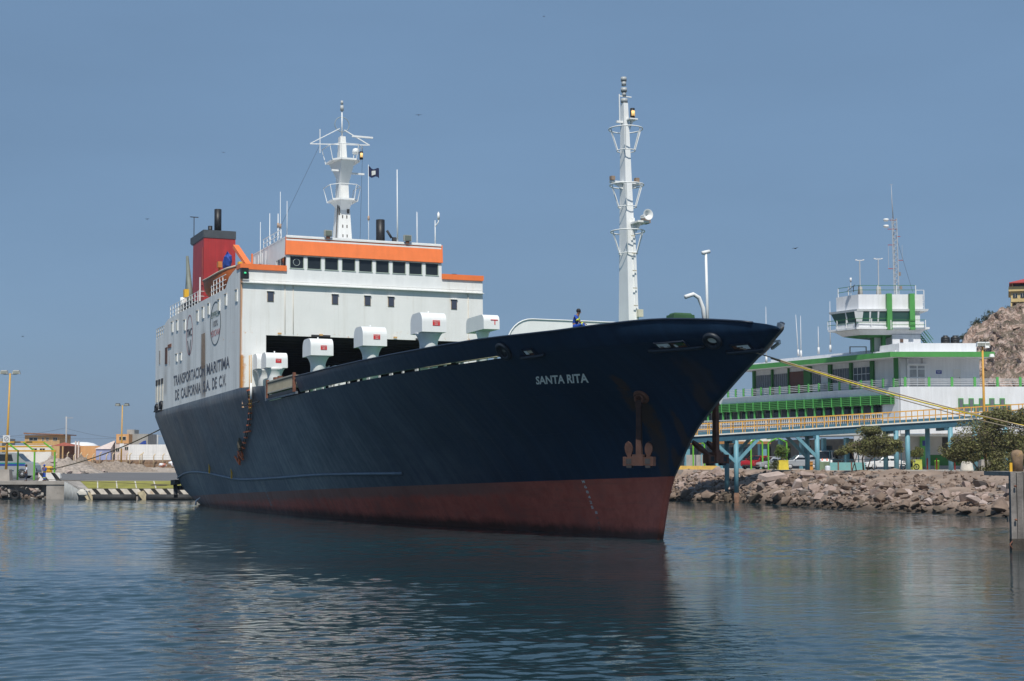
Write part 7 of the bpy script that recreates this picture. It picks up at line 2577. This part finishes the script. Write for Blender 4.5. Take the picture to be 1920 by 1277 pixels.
MB().add([(r0.x, YH - 1, r0.z), (r1.x, YH - 1, r0.z), (r1.x, YH + 10, r0.z), (r0.x, YH + 10, r0.z), (r0.x + 4.5, YH + 4, r0.z + 1.5), (r1.x - 4.5, YH + 4, r0.z + 1.5),
          (r0.x, YH - 1, r0.z - .12), (r1.x, YH - 1, r0.z - .12), (r1.x, YH + 10, r0.z - .12), (r0.x, YH + 10, r0.z - .12)],
         [[0, 1, 5, 4], [1, 2, 5], [2, 3, 4, 5], [3, 0, 4], [6, 7, 1, 0], [7, 8, 2, 1], [9, 6, 0, 3], [9, 8, 7, 6]]).build('tiled_roof', M('red roof tiles', (.40, .055, .05), .8, .15, 2, bump=.4), hh, world=True)

hh.rotation_euler.z = math.radians(-17)          # its side wall runs along the ridge
# ------------------------------------------------------------------ trees and bushes: stems with leaf-sized faces
LEAF_A = M('olive leaf', (.165, .170, .052), .7, .4, 1.2)
LEAF_A2 = M('brown olive leaf', (.125, .115, .045), .7, .4, 1.2)
LEAF_B = M('dark olive leaf', (.09, .10, .035), .7, .4, 1.2)
LEAF_C = M('fresh green leaf', (.11, .17, .03), .7, .35, 2)
LEAF_D = M('dusk green leaf', (.05, .065, .035), .7, .4, 1.2)
BARK = M('grey brown bark', (.15, .11, .08), .9, .3, 3)
def foliage(mb_, blobs, n, size, rnd, hang=0.0, avoid=.25):
    for i in range(n):
        c, r = blobs[rnd.randrange(len(blobs))]
        c = Vector(c)
        while True:
            v = Vector((rnd.uniform(-1, 1), rnd.uniform(-1, 1), rnd.uniform(-1, 1)))
            if avoid < v.length < 1:
                break
        p = c + Vector((v.x * r[0], v.y * r[1], v.z * r[2]))
        s = size * rnd.uniform(.55, 1.5)
        a = Vector((rnd.gauss(0, 1), rnd.gauss(0, 1), rnd.gauss(0, .6) - hang)).normalized()
        b = a.cross(Vector((rnd.gauss(0, 1), rnd.gauss(0, 1), rnd.gauss(0, 1)))).normalized()
        mb_.add([p - a * s, p + b * s * .38, p + a * s, p - b * s * .38], [[0, 1, 2, 3]])
def tree(name, label, cat, base, stems, blobs, n, size, seed, mat, group=None, mats=None):
    r = thing(name, label, cat, base, 0, group)
    rnd = random.Random(seed)
    tk = MB()
    for st in stems:
        pts = [Vector(p) for p in st[0]]
        tk.tube(pts, [lerp(st[1], st[1] * .35, k / (len(pts) - 1)) for k in range(len(pts))], 6)
    tk.build('trunk', BARK, r)
    # sub-clumps spread inside the big blobs give light and dark groups with gaps between
    sub = []
    for c, rr in blobs:
        for k in range(13):
            while True:
                v = Vector((rnd.uniform(-1, 1), rnd.uniform(-1, 1), rnd.uniform(-1, 1)))
                if v.length < 1:
                    break
            f = rnd.uniform(.30, .58)
            sub.append((Vector(c) + Vector((v.x * rr[0], v.y * rr[1], v.z * rr[2])) * .85, (rr[0] * f, rr[1] * f, rr[2] * f * 1.15)))
    cr = MB()
    foliage(cr, sub, n, size, rnd, .3)
    if mats:
        cr.m = [0 if rnd.random() < .6 else 1 for _ in cr.f]
        cr.build('crown', mats, r)
    else:
        cr.build('crown', mat, r)
    tw_ = MB()
    for c, rr in sub[::2]:
        tw_.tube([Vector(stems[0][0][-1]) * .9, lerp(Vector(stems[0][0][-1]), c, .6) + Vector((0, 0, .1)), c], [.045, .03, .012], 4)
    tw_.build('branches', BARK, r)
    return r
# mesquite before the white car
YT = 150.5
def loc(u, v, base, Y):
    return at(u, v, Y) - Vector(base)
b1 = Vector((at(1620, 884, YT).x, YT, 3.0))
L1 = lambda u, v, dy=0: tuple(at(u, v, YT) - b1 + Vector((0, dy, 0)))
tree('mesquite_tree', 'sparse olive mesquite tree in front of the parked white car and walkway pillars', 'tree', b1,
     [([(0, 0, -.2), L1(1617, 860), L1(1625, 835), L1(1640, 818)], .10), ([(-.6, .2, -.2), L1(1600, 856), L1(1590, 830)], .06), ([(.25, .3, -.2), L1(1632, 862), L1(1662, 838)], .07), ([(-1.2, .1, -.2), L1(1608, 850), L1(1612, 815)], .05)],
     [(L1(1600, 838), (1.5, 1.5, .75)), (L1(1640, 826), (1.7, 1.8, .95)), (L1(1672, 838), (1.1, 1.4, .8)), (L1(1632, 808), (1.2, 1.3, .55)), (L1(1580, 846), (.8, 1, .35)), (L1(1650, 846), (1.4, 1.3, .5))], 15000, .10, 3, None, 'mesquite trees on the bank', [LEAF_A, LEAF_A2])
YT = 143.5
b2 = Vector((at(1850, 890, YT).x, YT, 3.0))
L2 = lambda u, v, dy=0: tuple(at(u, v, YT) - b2 + Vector((0, dy, 0)))
tree('mesquite_tree', 'wide bushy olive mesquite tree around the amber lamp post by the timber dolphin', 'tree', b2,
     [([(0, 0, -.2), L2(1848, 862), L2(1840, 830), L2(1855, 800)], .14), ([(.5, .2, -.2), L2(1868, 870), L2(1890, 830)], .10), ([(-.4, .1, -.2), L2(1825, 868), L2(1800, 842)], .09)],
     [(L2(1805, 838), (1.9, 1.7, 1.2)), (L2(1845, 812), (2.1, 1.9, 1.6)), (L2(1885, 806), (2.1, 1.9, 1.7)), (L2(1880, 858), (2.0, 1.7, 1.5)), (L2(1790, 852), (1.2, 1.2, .7)), (L2(1905, 780), (1.6, 1.5, 1.0)), (L2(1865, 884), (1.6, 1.2, .8)), (L2(1868, 780), (1.1, 1.2, .6)), (L2(1830, 850), (1.6, 1.5, .9)), (L2(1915, 835), (1.5, 1.6, 1.6))], 36000, .105, 8, None, 'mesquite trees on the bank', [LEAF_A2, LEAF_A])
# trees and scrub on the hill
for (u, v, w_, h_, lab, seed) in ((1826, 617, 1.3, 1.8, 'lower dark tree leaning on the hill edge above the water tanks', 5), (1849, 600, 1.3, 2.0, 'upper dark tree on the hill crest below the yellow house', 6), (1807, 640, 1.6, .9, 'dark round bush behind the water tanks at the hill foot', 7)):
    Yb = 236
    c = at(u, v, Yb)
    base_ = Vector((c.x + .6, Yb, c.z - h_ - .6))
    tree('hill_tree' if h_ > 1 else 'hill_bush', lab, 'tree' if h_ > 1 else 'bush', base_, [([(0, 0, -1.2), (-.3, 0, h_ * .5), (-.6, 0, h_)], .12)],
         [((c.x - base_.x - .3, 0, c.z - base_.z - .5), (w_ * .8, 1, h_ * .45)), ((c.x - base_.x + .3, 0, c.z - base_.z + .6), (w_ * .65, 1, h_ * .5)), ((c.x - base_.x - .9, 0, c.z - base_.z - 1.0), (w_ * .6, .8, h_ * .3))], 1500, .13, seed, LEAF_D, 'dark trees on the hill')
rnd = random.Random(17)
scr = MB()
for i in range(110):
    x, y = 66 + 26 * rnd.random() ** 1.2, rnd.uniform(206, 240)
    if hill_z(x, y) < 12:
        continue
    w_ = rnd.uniform(.5, 1.3)
    foliage(scr, [((x, y, hill_z(x, y) + .2 * w_), (w_, w_, w_ * .6))], 70, .12, rnd)
scr.build('hill_scrub', M('dry scrub leaf', (.085, .072, .04), .8, .4, 1), kind='stuff')

# ------------------------------------------------------------------ vehicles
CARGLASS = glass('car glass', (.012, .014, .017), .06)
RIMS = M('car rim', (.40, .40, .41), .4, .1)
def car(name, label, cat, base, rotz, paint, L=4.4, H=1.42, kind='sedan', Wd=1.72):
    r = thing(name, label, cat, base, rotz)
    h = L / 2
    if kind == 'sedan':
        low = [(-h, .32), (h * .98, .28), (h, .55), (h * .93, .74), (h * .42, .90), (-h * .62, .94), (-h * .97, .86), (-h, .55)]
        roof = [(h * .42, .88), (h * .10, H - .04), (-h * .18, H), (-h * .42, H - .06), (-h * .70, .92)]
    elif kind == 'pickup':
        low = [(-h, .42), (h * .98, .36), (h, .65), (h * .94, .92), (h * .45, 1.02), (-h, 1.02)]
        roof = [(h * .45, 1.0), (h * .20, H - .02), (-h * .05, H), (-h * .16, H - .05), (-h * .20, 1.0)]
    elif kind == 'suv':
        low = [(-h, .40), (h * .98, .36), (h, .65), (h * .94, .92), (h * .45, 1.02), (-h * .98, 1.05)]
        roof = [(h * .45, 1.0), (h * .16, H - .02), (-h * .5, H), (-h * .86, H - .10), (-h * .96, 1.02)]
    else:                                   # van
        low = [(-h, .40), (h * .98, .34), (h, .60), (h * .97, 1.0), (h * .80, 1.15), (-h, 1.15)]
        roof = [(h * .80, 1.12), (h * .58, H - .06), (h * .45, H), (-h * .96, H), (-h, H - .1), (-h, 1.12)]
    y0 = Wd / 2
    b = MB()
    n = len(low)
    vs = []
    for y, k in ((-y0 + .06, 0), (-y0, 1), (y0, 1), (y0 - .06, 0)):
        for x, z in low:
            zz_ = z if k else lerp(z, .62, .25)
            vs.append((x * (1 if k else .985), y if k else y, z))
    # body with rounded shoulders: inner lids
    b.prism([(x, -y0, z) for x, z in low], (0, Wd, 0))
    tum = .14
    rv = [(x, -y0 + (tum if i not in (0, len(roof) - 1) else .03), z) for i, (x, z) in enumerate(roof)] + [(x, y0 - (tum if i not in (0, len(roof) - 1) else .03), z) for i, (x, z) in enumerate(roof)]
    m = len(roof)
    b.add(rv, [list(range(m))[::-1], [m + i for i in range(m)]] + [[i, i + 1, m + i + 1, m + i] for i in range(m - 1)])
    body = b.build('body', paint, r)
    bv = body.modifiers.new('soft', 'BEVEL')
    bv.width = .05
    bv.segments = 2
    # windows
    for s in (-1, 1):
        yb, yt = s * (y0 - .022), s * (y0 - tum + .012)
        xs_ = [roof[0][0] - .22, roof[1][0] - .05, roof[-2][0] + .05, roof[-1][0] + .22]
        zb_, zt_ = roof[0][1] + .06, H - .13
        mid = (xs_[0] + xs_[3]) / 2
        MB().add([(xs_[0], yb, zb_), (mid + .04, yb, zb_), (mid + .04, yt, zt_), (xs_[1], yt, zt_)], [[0, 1, 2, 3] if s < 0 else [3, 2, 1, 0]]).build('side_window', CARGLASS, r)
        MB().add([(mid - .04, yb, zb_), (xs_[3], yb, zb_), (xs_[2], yt, zt_), (mid - .04, yt, zt_)], [[0, 1, 2, 3] if s < 0 else [3, 2, 1, 0]]).build('side_window', CARGLASS, r)
        MB().box((h * .95, s * (y0 - .28), .64), (.12, .36, .14)).build('headlight', M('car lamp glass', (.55, .56, .56), .15, .05) if 'car lamp glass' not in bpy.data.materials else bpy.data.materials['car lamp glass'], r)
        MB().box((-h * .98, s * (y0 - .2), .74), (.10, .3, .16)).build('tail_lamp', SIGN_RED, r)
        MB().box((xs_[0] + .05, s * (y0 + .07), zb_ + .06), (.12, .16, .12)).build('wing_mirror', paint, r)
        for xw in (h * .62, -h * .60):
            wheel('wheel', r, Vector((xw, s * (y0 - .10), .31)), .31, .2, RIMS)
    f0, f1 = roof[0], roof[1]
    MB().add([(f0[0] - .03, -y0 + .12, f0[1] + .05), (f0[0] - .03, y0 - .12, f0[1] + .05), (f1[0] + .04, y0 - .24, f1[1] - .02), (f1[0] + .04, -y0 + .24, f1[1] - .02)], [[0, 1, 2, 3]]).build('windscreen', CARGLASS, r).location.x = .035
    f0, f1 = roof[-1], roof[-2]
    MB().add([(f0[0] + .03, -y0 + .14, f0[1] + .07), (f0[0] + .03, y0 - .14, f0[1] + .07), (f1[0] - .01, y0 - .24, f1[1] - .03), (f1[0] - .01, -y0 + .24, f1[1] - .03)], [[3, 2, 1, 0]]).build('rear_window', CARGLASS, r).location.x = -.035
    MB().box((h * .99, 0, .42), (.08, Wd * .7, .14)).build('grille', DARK, r)
    return r
PW = M('white car paint', (.78, .78, .78), .25, .02)
PS = M('silver car paint', (.40, .42, .45), .3, .03, metal=.3)
PR = M('red car paint', (.33, .012, .018), .3, .05)
PDG = M('dark grey car paint', (.06, .065, .075), .3, .05)
YC = 166.0
def cb(u, Y=YC):
    return (at(u, 880, Y).x, Y, GZ + .01)
car('car', 'white saloon car parked behind the teal pillars and the motorbike', 'car', cb(1658), math.radians(188), PW, 4.5)
car('car', 'pale silver hatchback car parked beside the yellow planter under the walkway', 'car', cb(1500, 172), math.radians(186), PS, 4.2, 1.55, 'suv')
car('car', 'low silver car half hidden behind a green post, next to the red one', 'car', cb(1447, 176), math.radians(205), PS, 4.2, 1.40)
car('car', 'red car parked leftmost under the green shelter', 'car', cb(1420, 177), math.radians(230), PR, 4.3, 1.5, 'suv')
car('van', 'white van parked beyond the traffic cones', 'van', cb(1552, 186), math.radians(250), PW, 4.9, 2.1, 'van', 1.8)
car('van', 'second white van behind the leaves of the mesquite tree', 'van', cb(1592, 190), math.radians(262), PW, 5.0, 2.3, 'van', 1.8)
# motorbike
mo = thing('motorbike', 'dark motorbike standing between two teal pillars, front wheel to the right', 'motorbike', cb(1706, 163.5))
for x in (-.68, .68):
    t_ = MB().torus((x, 0, .31), .27, .055, (0, 1, 0), 20, 6).build('wheel', TYRE, mo)
    sp__ = MB()
    for k in range(8):
        a_ = math.pi * k / 8
        sp__.bar((x - math.cos(a_) * .26, 0, .31 - math.sin(a_) * .26), (x + math.cos(a_) * .26, 0, .31 + math.sin(a_) * .26), .018)
    sp__.torus((x, 0, .31), .24, .02, (0, 1, 0), 18, 5)
    sp__.build('spokes', RIMS, t_)
MB().tube([(.68, .05, .31), (.50, .05, .75), (.42, .05, .98)], .03, 6).tube([(.42, -.3, 1.0), (.42, .3, 1.0)], .02, 6).build('fork', GALV, mo)
MB().box((0, 0, .48), (.5, .26, .34)).bar((-.68, 0, .31), (0, 0, .45), .06).bar((-.1, 0, .6), (.45, 0, .85), .07).build('engine', DARK, mo)
MB().lathe((.15, 0, .78), [(0, -.16), (.14, -.1), (.17, 0), (.12, .12), (0, .15)], 10).build('fuel_tank', M('yellow tank', (.55, .35, .03), .35, .1), mo)
MB().box((-.35, 0, .80), (.7, .24, .11), taper=.85).build('seat', BLACK, mo)
MB().bar((-.9, -.14, .35), (-.1, -.14, .38), .07).build('exhaust', GALV, mo)
MB().lathe((.52, 0, .9), [(0, -.08), (.09, -.04), (.09, .06), (0, .08)], 10).build('headlight', RIMS, mo)
MB().add([(.40, 0, .62), (.70, 0, .66), (.98, 0, .50), (.98, .1, .50), (.70, .1, .66), (.40, .1, .62)], [[0, 1, 4, 5], [1, 2, 3, 4]]).build('mudguard', M('red brown mudguard', (.25, .06, .03), .5, .1), mo)

# shelters of green pipe, planters, bins, cones, walls under the terminal
def pipe_shelter(label, us, Y, vtop, vroof):
    r = thing('pipe_shelter', label, 'shelter', (at(us[0], 880, Y).x, Y, GZ), 0, 'green pipe shelters')
    for u in us:
        MB().bar((at(u, 880, Y).x, Y, GZ), (at(u, 880, Y).x, Y, at(u, vtop, Y).z), .15).build('post', GREENP, r, world=True)
    for a_, b_ in zip(us[:-1], us[1:]):
        m_ = (a_ + b_) / 2
        pa_, pm_, pb_ = at(a_, vtop, Y), at(m_, vroof, Y), at(b_, vtop, Y)
        MB().tube([pa_, lerp(pa_, pm_, .7), pm_, lerp(pb_, pm_, .7), pb_], .09, 6).build('rafter', GREENP, r, world=True)
        MB().bar(pm_, pm_ + Vector((0, 7, 0)), .12).build('ridge', GREENP, r, world=True)
    return r
pipe_shelter('green pipe shelter arched over the yellow planter', (1441, 1475.5), 168.5, 830, 821)
pipe_shelter('green pipe shelter beside the red car under the walkway', (1408.5, 1430), 175, 829, 823)
pipe_shelter('green pipe shelter at the left by the stem of the ship', (1300, 1321), 174, 833, 828)
bq = thing('canopy', 'brown edged pale canopy running behind the shelters below the walkway', 'canopy', (at(1370, 830, 178).x, 178, GZ))
a_, b_ = at(1270, 827, 178), at(1445, 824, 178)
MB().span((a_.x, 178, 6.25), (b_.x, 182, 6.55)).build('canopy_roof', WEDGE, bq, world=True)
MB().span((a_.x, 177.8, 5.95), (b_.x, 177.99, 6.24)).build('canopy_edge', M('brown canopy edge', (.33, .16, .05), .7, .1), bq, world=True)
for u in (1290, 1345, 1434):
    MB().bar((at(u, 870, 178.4).x, 178.4, GZ), (at(u, 870, 178.4).x, 178.4, 6.24), .42).build('canopy_pillar', TEAL, bq, world=True)
YPL = M('yellow planter paint', (.66, .52, .05), .7, .1, 2)
def planter(label, u, Y, w_, h_, mat, bw, bh, n, leaf, seed):
    b_ = Vector((at(u, 880, Y).x, Y, GZ))
    r = thing('planter', label, 'planter', b_)
    MB().box((0, 0, h_ / 2), (w_, w_, h_), taper=.94).build('tub', mat, r)
    MB().box((0, 0, h_ - .02), (w_ * .98, w_ * .98, .08)).build('rim', mat, r)
    pl_o = thing('potted_bush', label.replace('planter', 'planter bush') if False else 'green bush growing out of ' + label, 'bush', b_ + Vector((0, 0, h_)))
    rn_ = random.Random(seed)
    f_ = MB()
    foliage(f_, [((rn_.uniform(-.4, .4) * bw, rn_.uniform(-.3, .3) * bw, bh * rn_.uniform(.25, .8)), (bw * .40, bw * .4, bh * .26)) for _ in range(9)], n, .11, rn_, -.4)
    f_.build('foliage', leaf, pl_o)
    MB().bar((0, 0, -.1), (0, 0, bh * .6), .08).build('stem', BARK, pl_o)
    return r
planter('the yellow planter under the green pipe shelter', 1468, 168.0, 1.05, .98, YPL, 1.15, 1.7, 1100, LEAF_C, 3)
planter('the lime planter by the green pier', 1718.5, 172.0, 1.0, 1.05, M('lime planter paint', (.45, .47, .08), .7, .1, 2), 1.2, 1.45, 1100, M('yellow green leaf', (.12, .125, .03), .7, .35, 2), 4)
lb_ = Vector((at(1450, 877, 166.5).x, 166.5, GZ - .1))
sb2 = thing('small_bush', 'small dark bush on the bank edge left of the yellow planter', 'bush', lb_)
f_ = MB()
foliage(f_, [((0, 0, .5), (.45, .4, .5)), ((.25, 0, .8), (.3, .3, .3))], 420, .10, random.Random(5))
f_.build('foliage', LEAF_B, sb2)
bn = MB().lathe((0, 0, 0), [(.22, 0), (.27, .85), (.30, .87), (.30, .93), (.15, 1.02), (0, 1.04)], 14)
mast_obj('litter_bin', 'bright green litter bin by the dark green dado wall', 'bin', (at(1757, 880, 174).x, 174, GZ), bn, M('bin green', (.18, .42, .03), .5, .1))
for u, lab in ((1739, 'red post in front of a dark teal pillar'), (1756.5, 'red post next to the green litter bin'), (1790.5, 'red post nearest the white concrete bollard')):
    rp = MB().cyl((0, 0, 0), (0, 0, 1.15), .07, .07, 10).cyl((0, 0, 1.15), (0, 0, 1.2), .085, .06, 10)
    mast_obj('red_post', lab, 'post', (at(u, 880, 160).x, 160, GZ - .02), rp, M('red post paint', (.5, .05, .03), .6, .15) if 'red post paint' not in bpy.data.materials else bpy.data.materials['red post paint'], 'red posts along the yard')
for u, lab in ((1542, 'left orange and white traffic cone by the white van'), (1551, 'right orange and white traffic cone by the white van')):
    r = thing('traffic_cone', lab, 'traffic cone', (at(u, 880, 172).x, 172, GZ + .45), 0, 'traffic cones')
    MB().box((0, 0, .03), (.42, .42, .06)).cyl((0, 0, .06), (0, 0, .75), .17, .04, 12).build('cone_body', M('cone orange', (.75, .12, .04), .6, .1) if 'cone orange' not in bpy.data.materials else bpy.data.materials['cone orange'], r)
    MB().cyl((0, 0, .30), (0, 0, .50), .135, .09, 12).build('cone_band', WHITE_CLEAN, r)
ob_ = MB().box((0, 0, .45), (.42, .42, .9), taper=.9).box((0, 0, .93), (.46, .46, .08))
mast_obj('orange_bin', 'orange box bin behind the second teal pillar pair', 'bin', (at(1520, 880, 164).x, 164, GZ - .1), ob_, M('orange box', (.65, .30, .06), .6, .1))
TWALL = M('peeling teal wall', (.17, .38, .38), .8, .12, 1, stain=(.30, .22, .14), stain_amt=.8, stain_scale=1.1)
tw1 = thing('low_wall', 'low peeling teal wall with rusty seams on the bank top', 'wall', (at(1590, 880, 158).x, 158, GZ - .4))
MB().span((at(1556, 880, 158).x, 158, 2.6), (at(1622, 880, 158).x, 158.3, 3.92)).build('wall', TWALL, tw1, world=True)
MB().span((at(1537, 880, 158.1).x, 158.1, 2.6), (at(1556, 880, 158.1).x, 158.4, 4.0)).build('mossy_wall', M('mossy concrete', (.16, .22, .14), .9, .3, 2), tw1, world=True)
for u in (1571, 1596):
    MB().span((at(u, 880, 157.9).x, 157.93, 2.6), (at(u + 2.2, 880, 157.9).x, 157.99, 3.95)).build('rusty_seam', RUST, tw1, world=True)
df = thing('mesh_fence', 'blue framed wire mesh fence behind the teal wall', 'fence', (at(1600, 870, 161).x, 161, GZ))
for u in (1556, 1583, 1610, 1640, 1690):
    MB().bar((at(u, 870, 161).x, 161, GZ), (at(u, 870, 161).x, 161, 5.1), .09).build('fence_post', TEAL, df, world=True)
for z_ in (4.2, 5.05):
    MB().bar((at(1556, 870, 161).x, 161, z_), (at(1690, 870, 161).x, 161, z_), .06).build('fence_rail', TEAL, df, world=True)
dr = MB().lathe((0, 0, 0), [(.24, 0), (.28, .1), (.26, .25), (.28, .4), (.26, .55), (.24, .62), (.08, .66), (0, .66)], 14)
mast_obj('water_drum', 'small white and blue drum on the ground by the mossy wall', 'drum', (at(1552, 886, 157).x, 157, 2.95), dr, M('pale drum', (.62, .66, .72), .4, .1, 5, stain=(.05, .12, .4), stain_amt=.9, stain_scale=2))
gc = thing('grey_screen', 'grey panel screen with teal frames seen left of the hanging anchor', 'screen', (at(1312, 870, 178).x, 177, GZ))
MB().span((at(1285, 870, 177).x, 177, GZ), (at(1324, 870, 177).x, 177.1, 4.75)).build('panel', M('grey sheet', (.34, .32, .30), .8, .15), gc, world=True)
for u in (1286, 1300, 1315, 1324):
    MB().bar((at(u, 870, 176.9).x, 176.9, GZ), (at(u, 870, 176.9).x, 176.9, 4.8), .09).build('frame', TEAL, gc, world=True)
ky = MB().span((at(1270, 876, 173.4).x, 173.4, 3.0), (at(1345, 876, 173.4).x, 173.7, 3.55))
solo(ky, 'yellow_kerb', M('yellow kerb paint', (.62, .40, .10), .8, .15, 2), 'faded yellow kerb along the yard edge below the grey screen', 'kerb')
ky = MB().span((at(1640, 882, 156).x, 156, 2.9), (at(1800, 882, 150).x, 156.25, 3.22))
solo(ky, 'grey_kerb', CONC, 'long grey kerb at the yard edge before the white car', 'kerb')
# concrete stump, lamp post on its block
cs = MB().lathe((0, 0, 0), [(.64, 0), (.60, .3), (.50, .9), (.46, 1.0), (.40, 1.02), (0, 1.0)], 18)
mast_obj('concrete_stump', 'whitewashed tapered concrete stump beside the bushy mesquite tree', 'stump', (at(1813, 886, 150).x, 150, 3.0), cs, M('whitewashed stump', (.66, .62, .55), .85, .15, 1.5, bump=.4, stain=(.4, .3, .22), stain_amt=.7, stain_scale=1.2))
p = at(1848, 874, 151)
lp3 = lamp_post('tall amber lamp post with a cluster of white floodlights in the bushy mesquite', (p.x, 151, 3.5), at(1847, 648, 151).z - 3.5, RAILY, WHITE_CLEAN, (-.35, .0, .42, ), 1.3, -.05, .55)
for dx, dz in ((.30, -.1), (.75, -.95)):
    MB().box((dx, -.2, at(1847, 648, 151).z - 3.5 + dz), (.42, .4, .28), taper=.7).build('lamp_head', WHITE_CLEAN, lp3)
# ------------------------------------------------------------------ timber dolphin at the right edge
DWOOD = M('weathered grey timber', (.20, .18, .165), .95, .3, 1.0, bump=.8, bscale=5, streak=.35, stain=(.30, .14, .10), stain_amt=.5, stain_scale=1.2, stain_stretch=4)
DW2 = M('dark wet timber', (.075, .062, .05), .9, .3, 1.0, bump=.8, bscale=5, streak=.3)
dol = thing('timber_dolphin', 'weathered grey timber mooring dolphin at the right edge of the water', 'dolphin', (23.6, 72.6, 0))
rnd = random.Random(3)
xx = 22.42
for k in range(40):
    w_ = rnd.uniform(.26, .36)
    y_ = 72.4 + rnd.uniform(-.06, .10)
    zt = 3.55 + rnd.uniform(-.06, .06)
    pl_o = MB().box((xx + w_ / 2, y_, (zt + .55) / 2), (w_ - .03, .3, zt - .55), taper=.97).build('plank', DWOOD, dol, world=True)
    MB().box((xx + w_ / 2, y_, -.25), (w_ - .01, .34, 1.6)).build('plank_foot', DW2, pl_o, world=True)
    xx += w_
for z_ in (1.4, 2.9):
    MB().box((28.5, 72.72, z_), (12.2, .2, .25)).build('waling', DWOOD, dol, world=True)
    MB().cyl((22.6, 72.2, z_), (22.6, 72.1, z_), .05).build('bolt', RUST, dol, world=True)
MB().box((28.6, 74.6, 3.45), (12.2, 3.9, .2)).build('cap', CONC, dol, world=True)
MB().tube([(22.44, 72.2, .45), (22.30, 72.15, .30), (22.40, 72.1, .12)], .03, 5).build('chain_end', RUST, dol, world=True)
tb_ = MB().lathe((0, 0, 0), [(.28, 0), (.26, .5), (.30, .75), (.22, .95), (0, 1.0)], 12)
mast_obj('iron_bollard', 'rusty yellow iron bollard on top of the timber dolphin', 'bollard', (23.05, 73.2, 3.55), tb_, M('rusty yellow iron', (.24, .16, .10), .9, .35, 4, bump=.5, stain=(.5, .3, .05), stain_amt=.9, stain_scale=3))
for (x, y, lab) in ((30.0, 71.75, 'the tan'), (30.0, 75.1, 'the yellow and grey')):
    bo_ = MB().lathe((0, 0, 0), [(.35, 0), (.3, .3), (.26, .75), (.34, .85), (.33, 1.05), (0, 1.1)], 14)
    if y < 72:
        bo_.box((0, .6, -.1), (1.0, 1.6, .2))
    mast_obj('mooring_bollard', 'black iron bollard on the timber pier holding ' + lab + ' mooring line', 'bollard', (x, y, 3.55), bo_, BLACK)
bt = MB().bar((0, 0, 0), (0, 0, .45), .12)
mast_obj('cleat', 'short amber cleat beside the iron bollard on the dolphin', 'cleat', (22.65, 72.9, 3.5), bt, YELLOW)

# cooling water from the hull, birds
cw = MB().tube([SW(71.0, half(71.0, 3.0) + .05, 3.0), SW(71.2, half(71.0, 3.0) + .35, 2.75), SW(71.3, half(71.0, 2.9) + .45, 2.35)], [.05, .06, .09], 6)
solo(cw, 'water_jet', M('white water', (.75, .80, .84), .4, .05), 'thin jet of cooling water falling from the hull near the stern', 'water jet')
BIRD = M('dark feathers', (.02, .02, .022), .8, .2)
for (u, v, s, lab) in ((785, 216, .55, 'bird gliding high above the bridge, small and dark'), (1491, 466, .7, 'dark bird flying between the foremast and the control tower'), (276, 411, .45, 'bird gliding left of the red funnel'), (419, 286, .3, 'distant bird in the sky above the funnel'), (43, 631, .35, 'distant bird low over the left lamp post'), (1020, 31, .3, 'distant bird near the top edge of the sky')):
    p = at(u, v, 130)
    s *= .42
    r = thing('bird', lab, 'bird', p, random.Random(u).uniform(0, 3), 'birds in the sky')
    MB().lathe((0, 0, 0), [(0, -s * .55), (s * .10, -s * .3), (s * .13, 0), (s * .09, s * .3), (s * .05, s * .42), (0, s * .55)], 10, axis='x').build('body', BIRD, r)
    for sg_ in (-1, 1):
        MB().prism([(s * .18, sg_ * s * .08, 0), (s * .22, sg_ * s * .55, s * .18), (-s * .05, sg_ * s * 1.15, s * .06), (-s * .12, sg_ * s * .5, s * .12), (-s * .15, sg_ * s * .08, 0)], (0, 0, .02)).build('wing', BIRD, r)
    MB().prism([(-s * .5, -s * .03, 0), (-s * .85, -s * .14, 0), (-s * .75, 0, 0), (-s * .85, s * .14, 0), (-s * .5, s * .03, 0)], (0, 0, .02)).build('tail', BIRD, r)

# ------------------------------------------------------------------ sea haze: one closed box of thin pale air round the harbour
hzb = MB().span((-960, -130, -2.2), (960, 2700, 46.0))
hzm = bpy.data.materials.new('haze')
hzm.use_nodes = True
hn_ = hzm.node_tree
hn_.nodes.remove(hn_.nodes['Principled BSDF'])
pv = hn_.nodes.new('ShaderNodeVolumePrincipled')
pv.inputs['Color'].default_value = (0.80, 0.88, 1.0, 1)
pv.inputs['Density'].default_value = 0.00015
pv.inputs['Anisotropy'].default_value = 0.3
hn_.links.new(pv.outputs['Volume'], hn_.nodes['Material Output'].inputs['Volume'])
hzb.build('haze', hzm, kind='stuff')
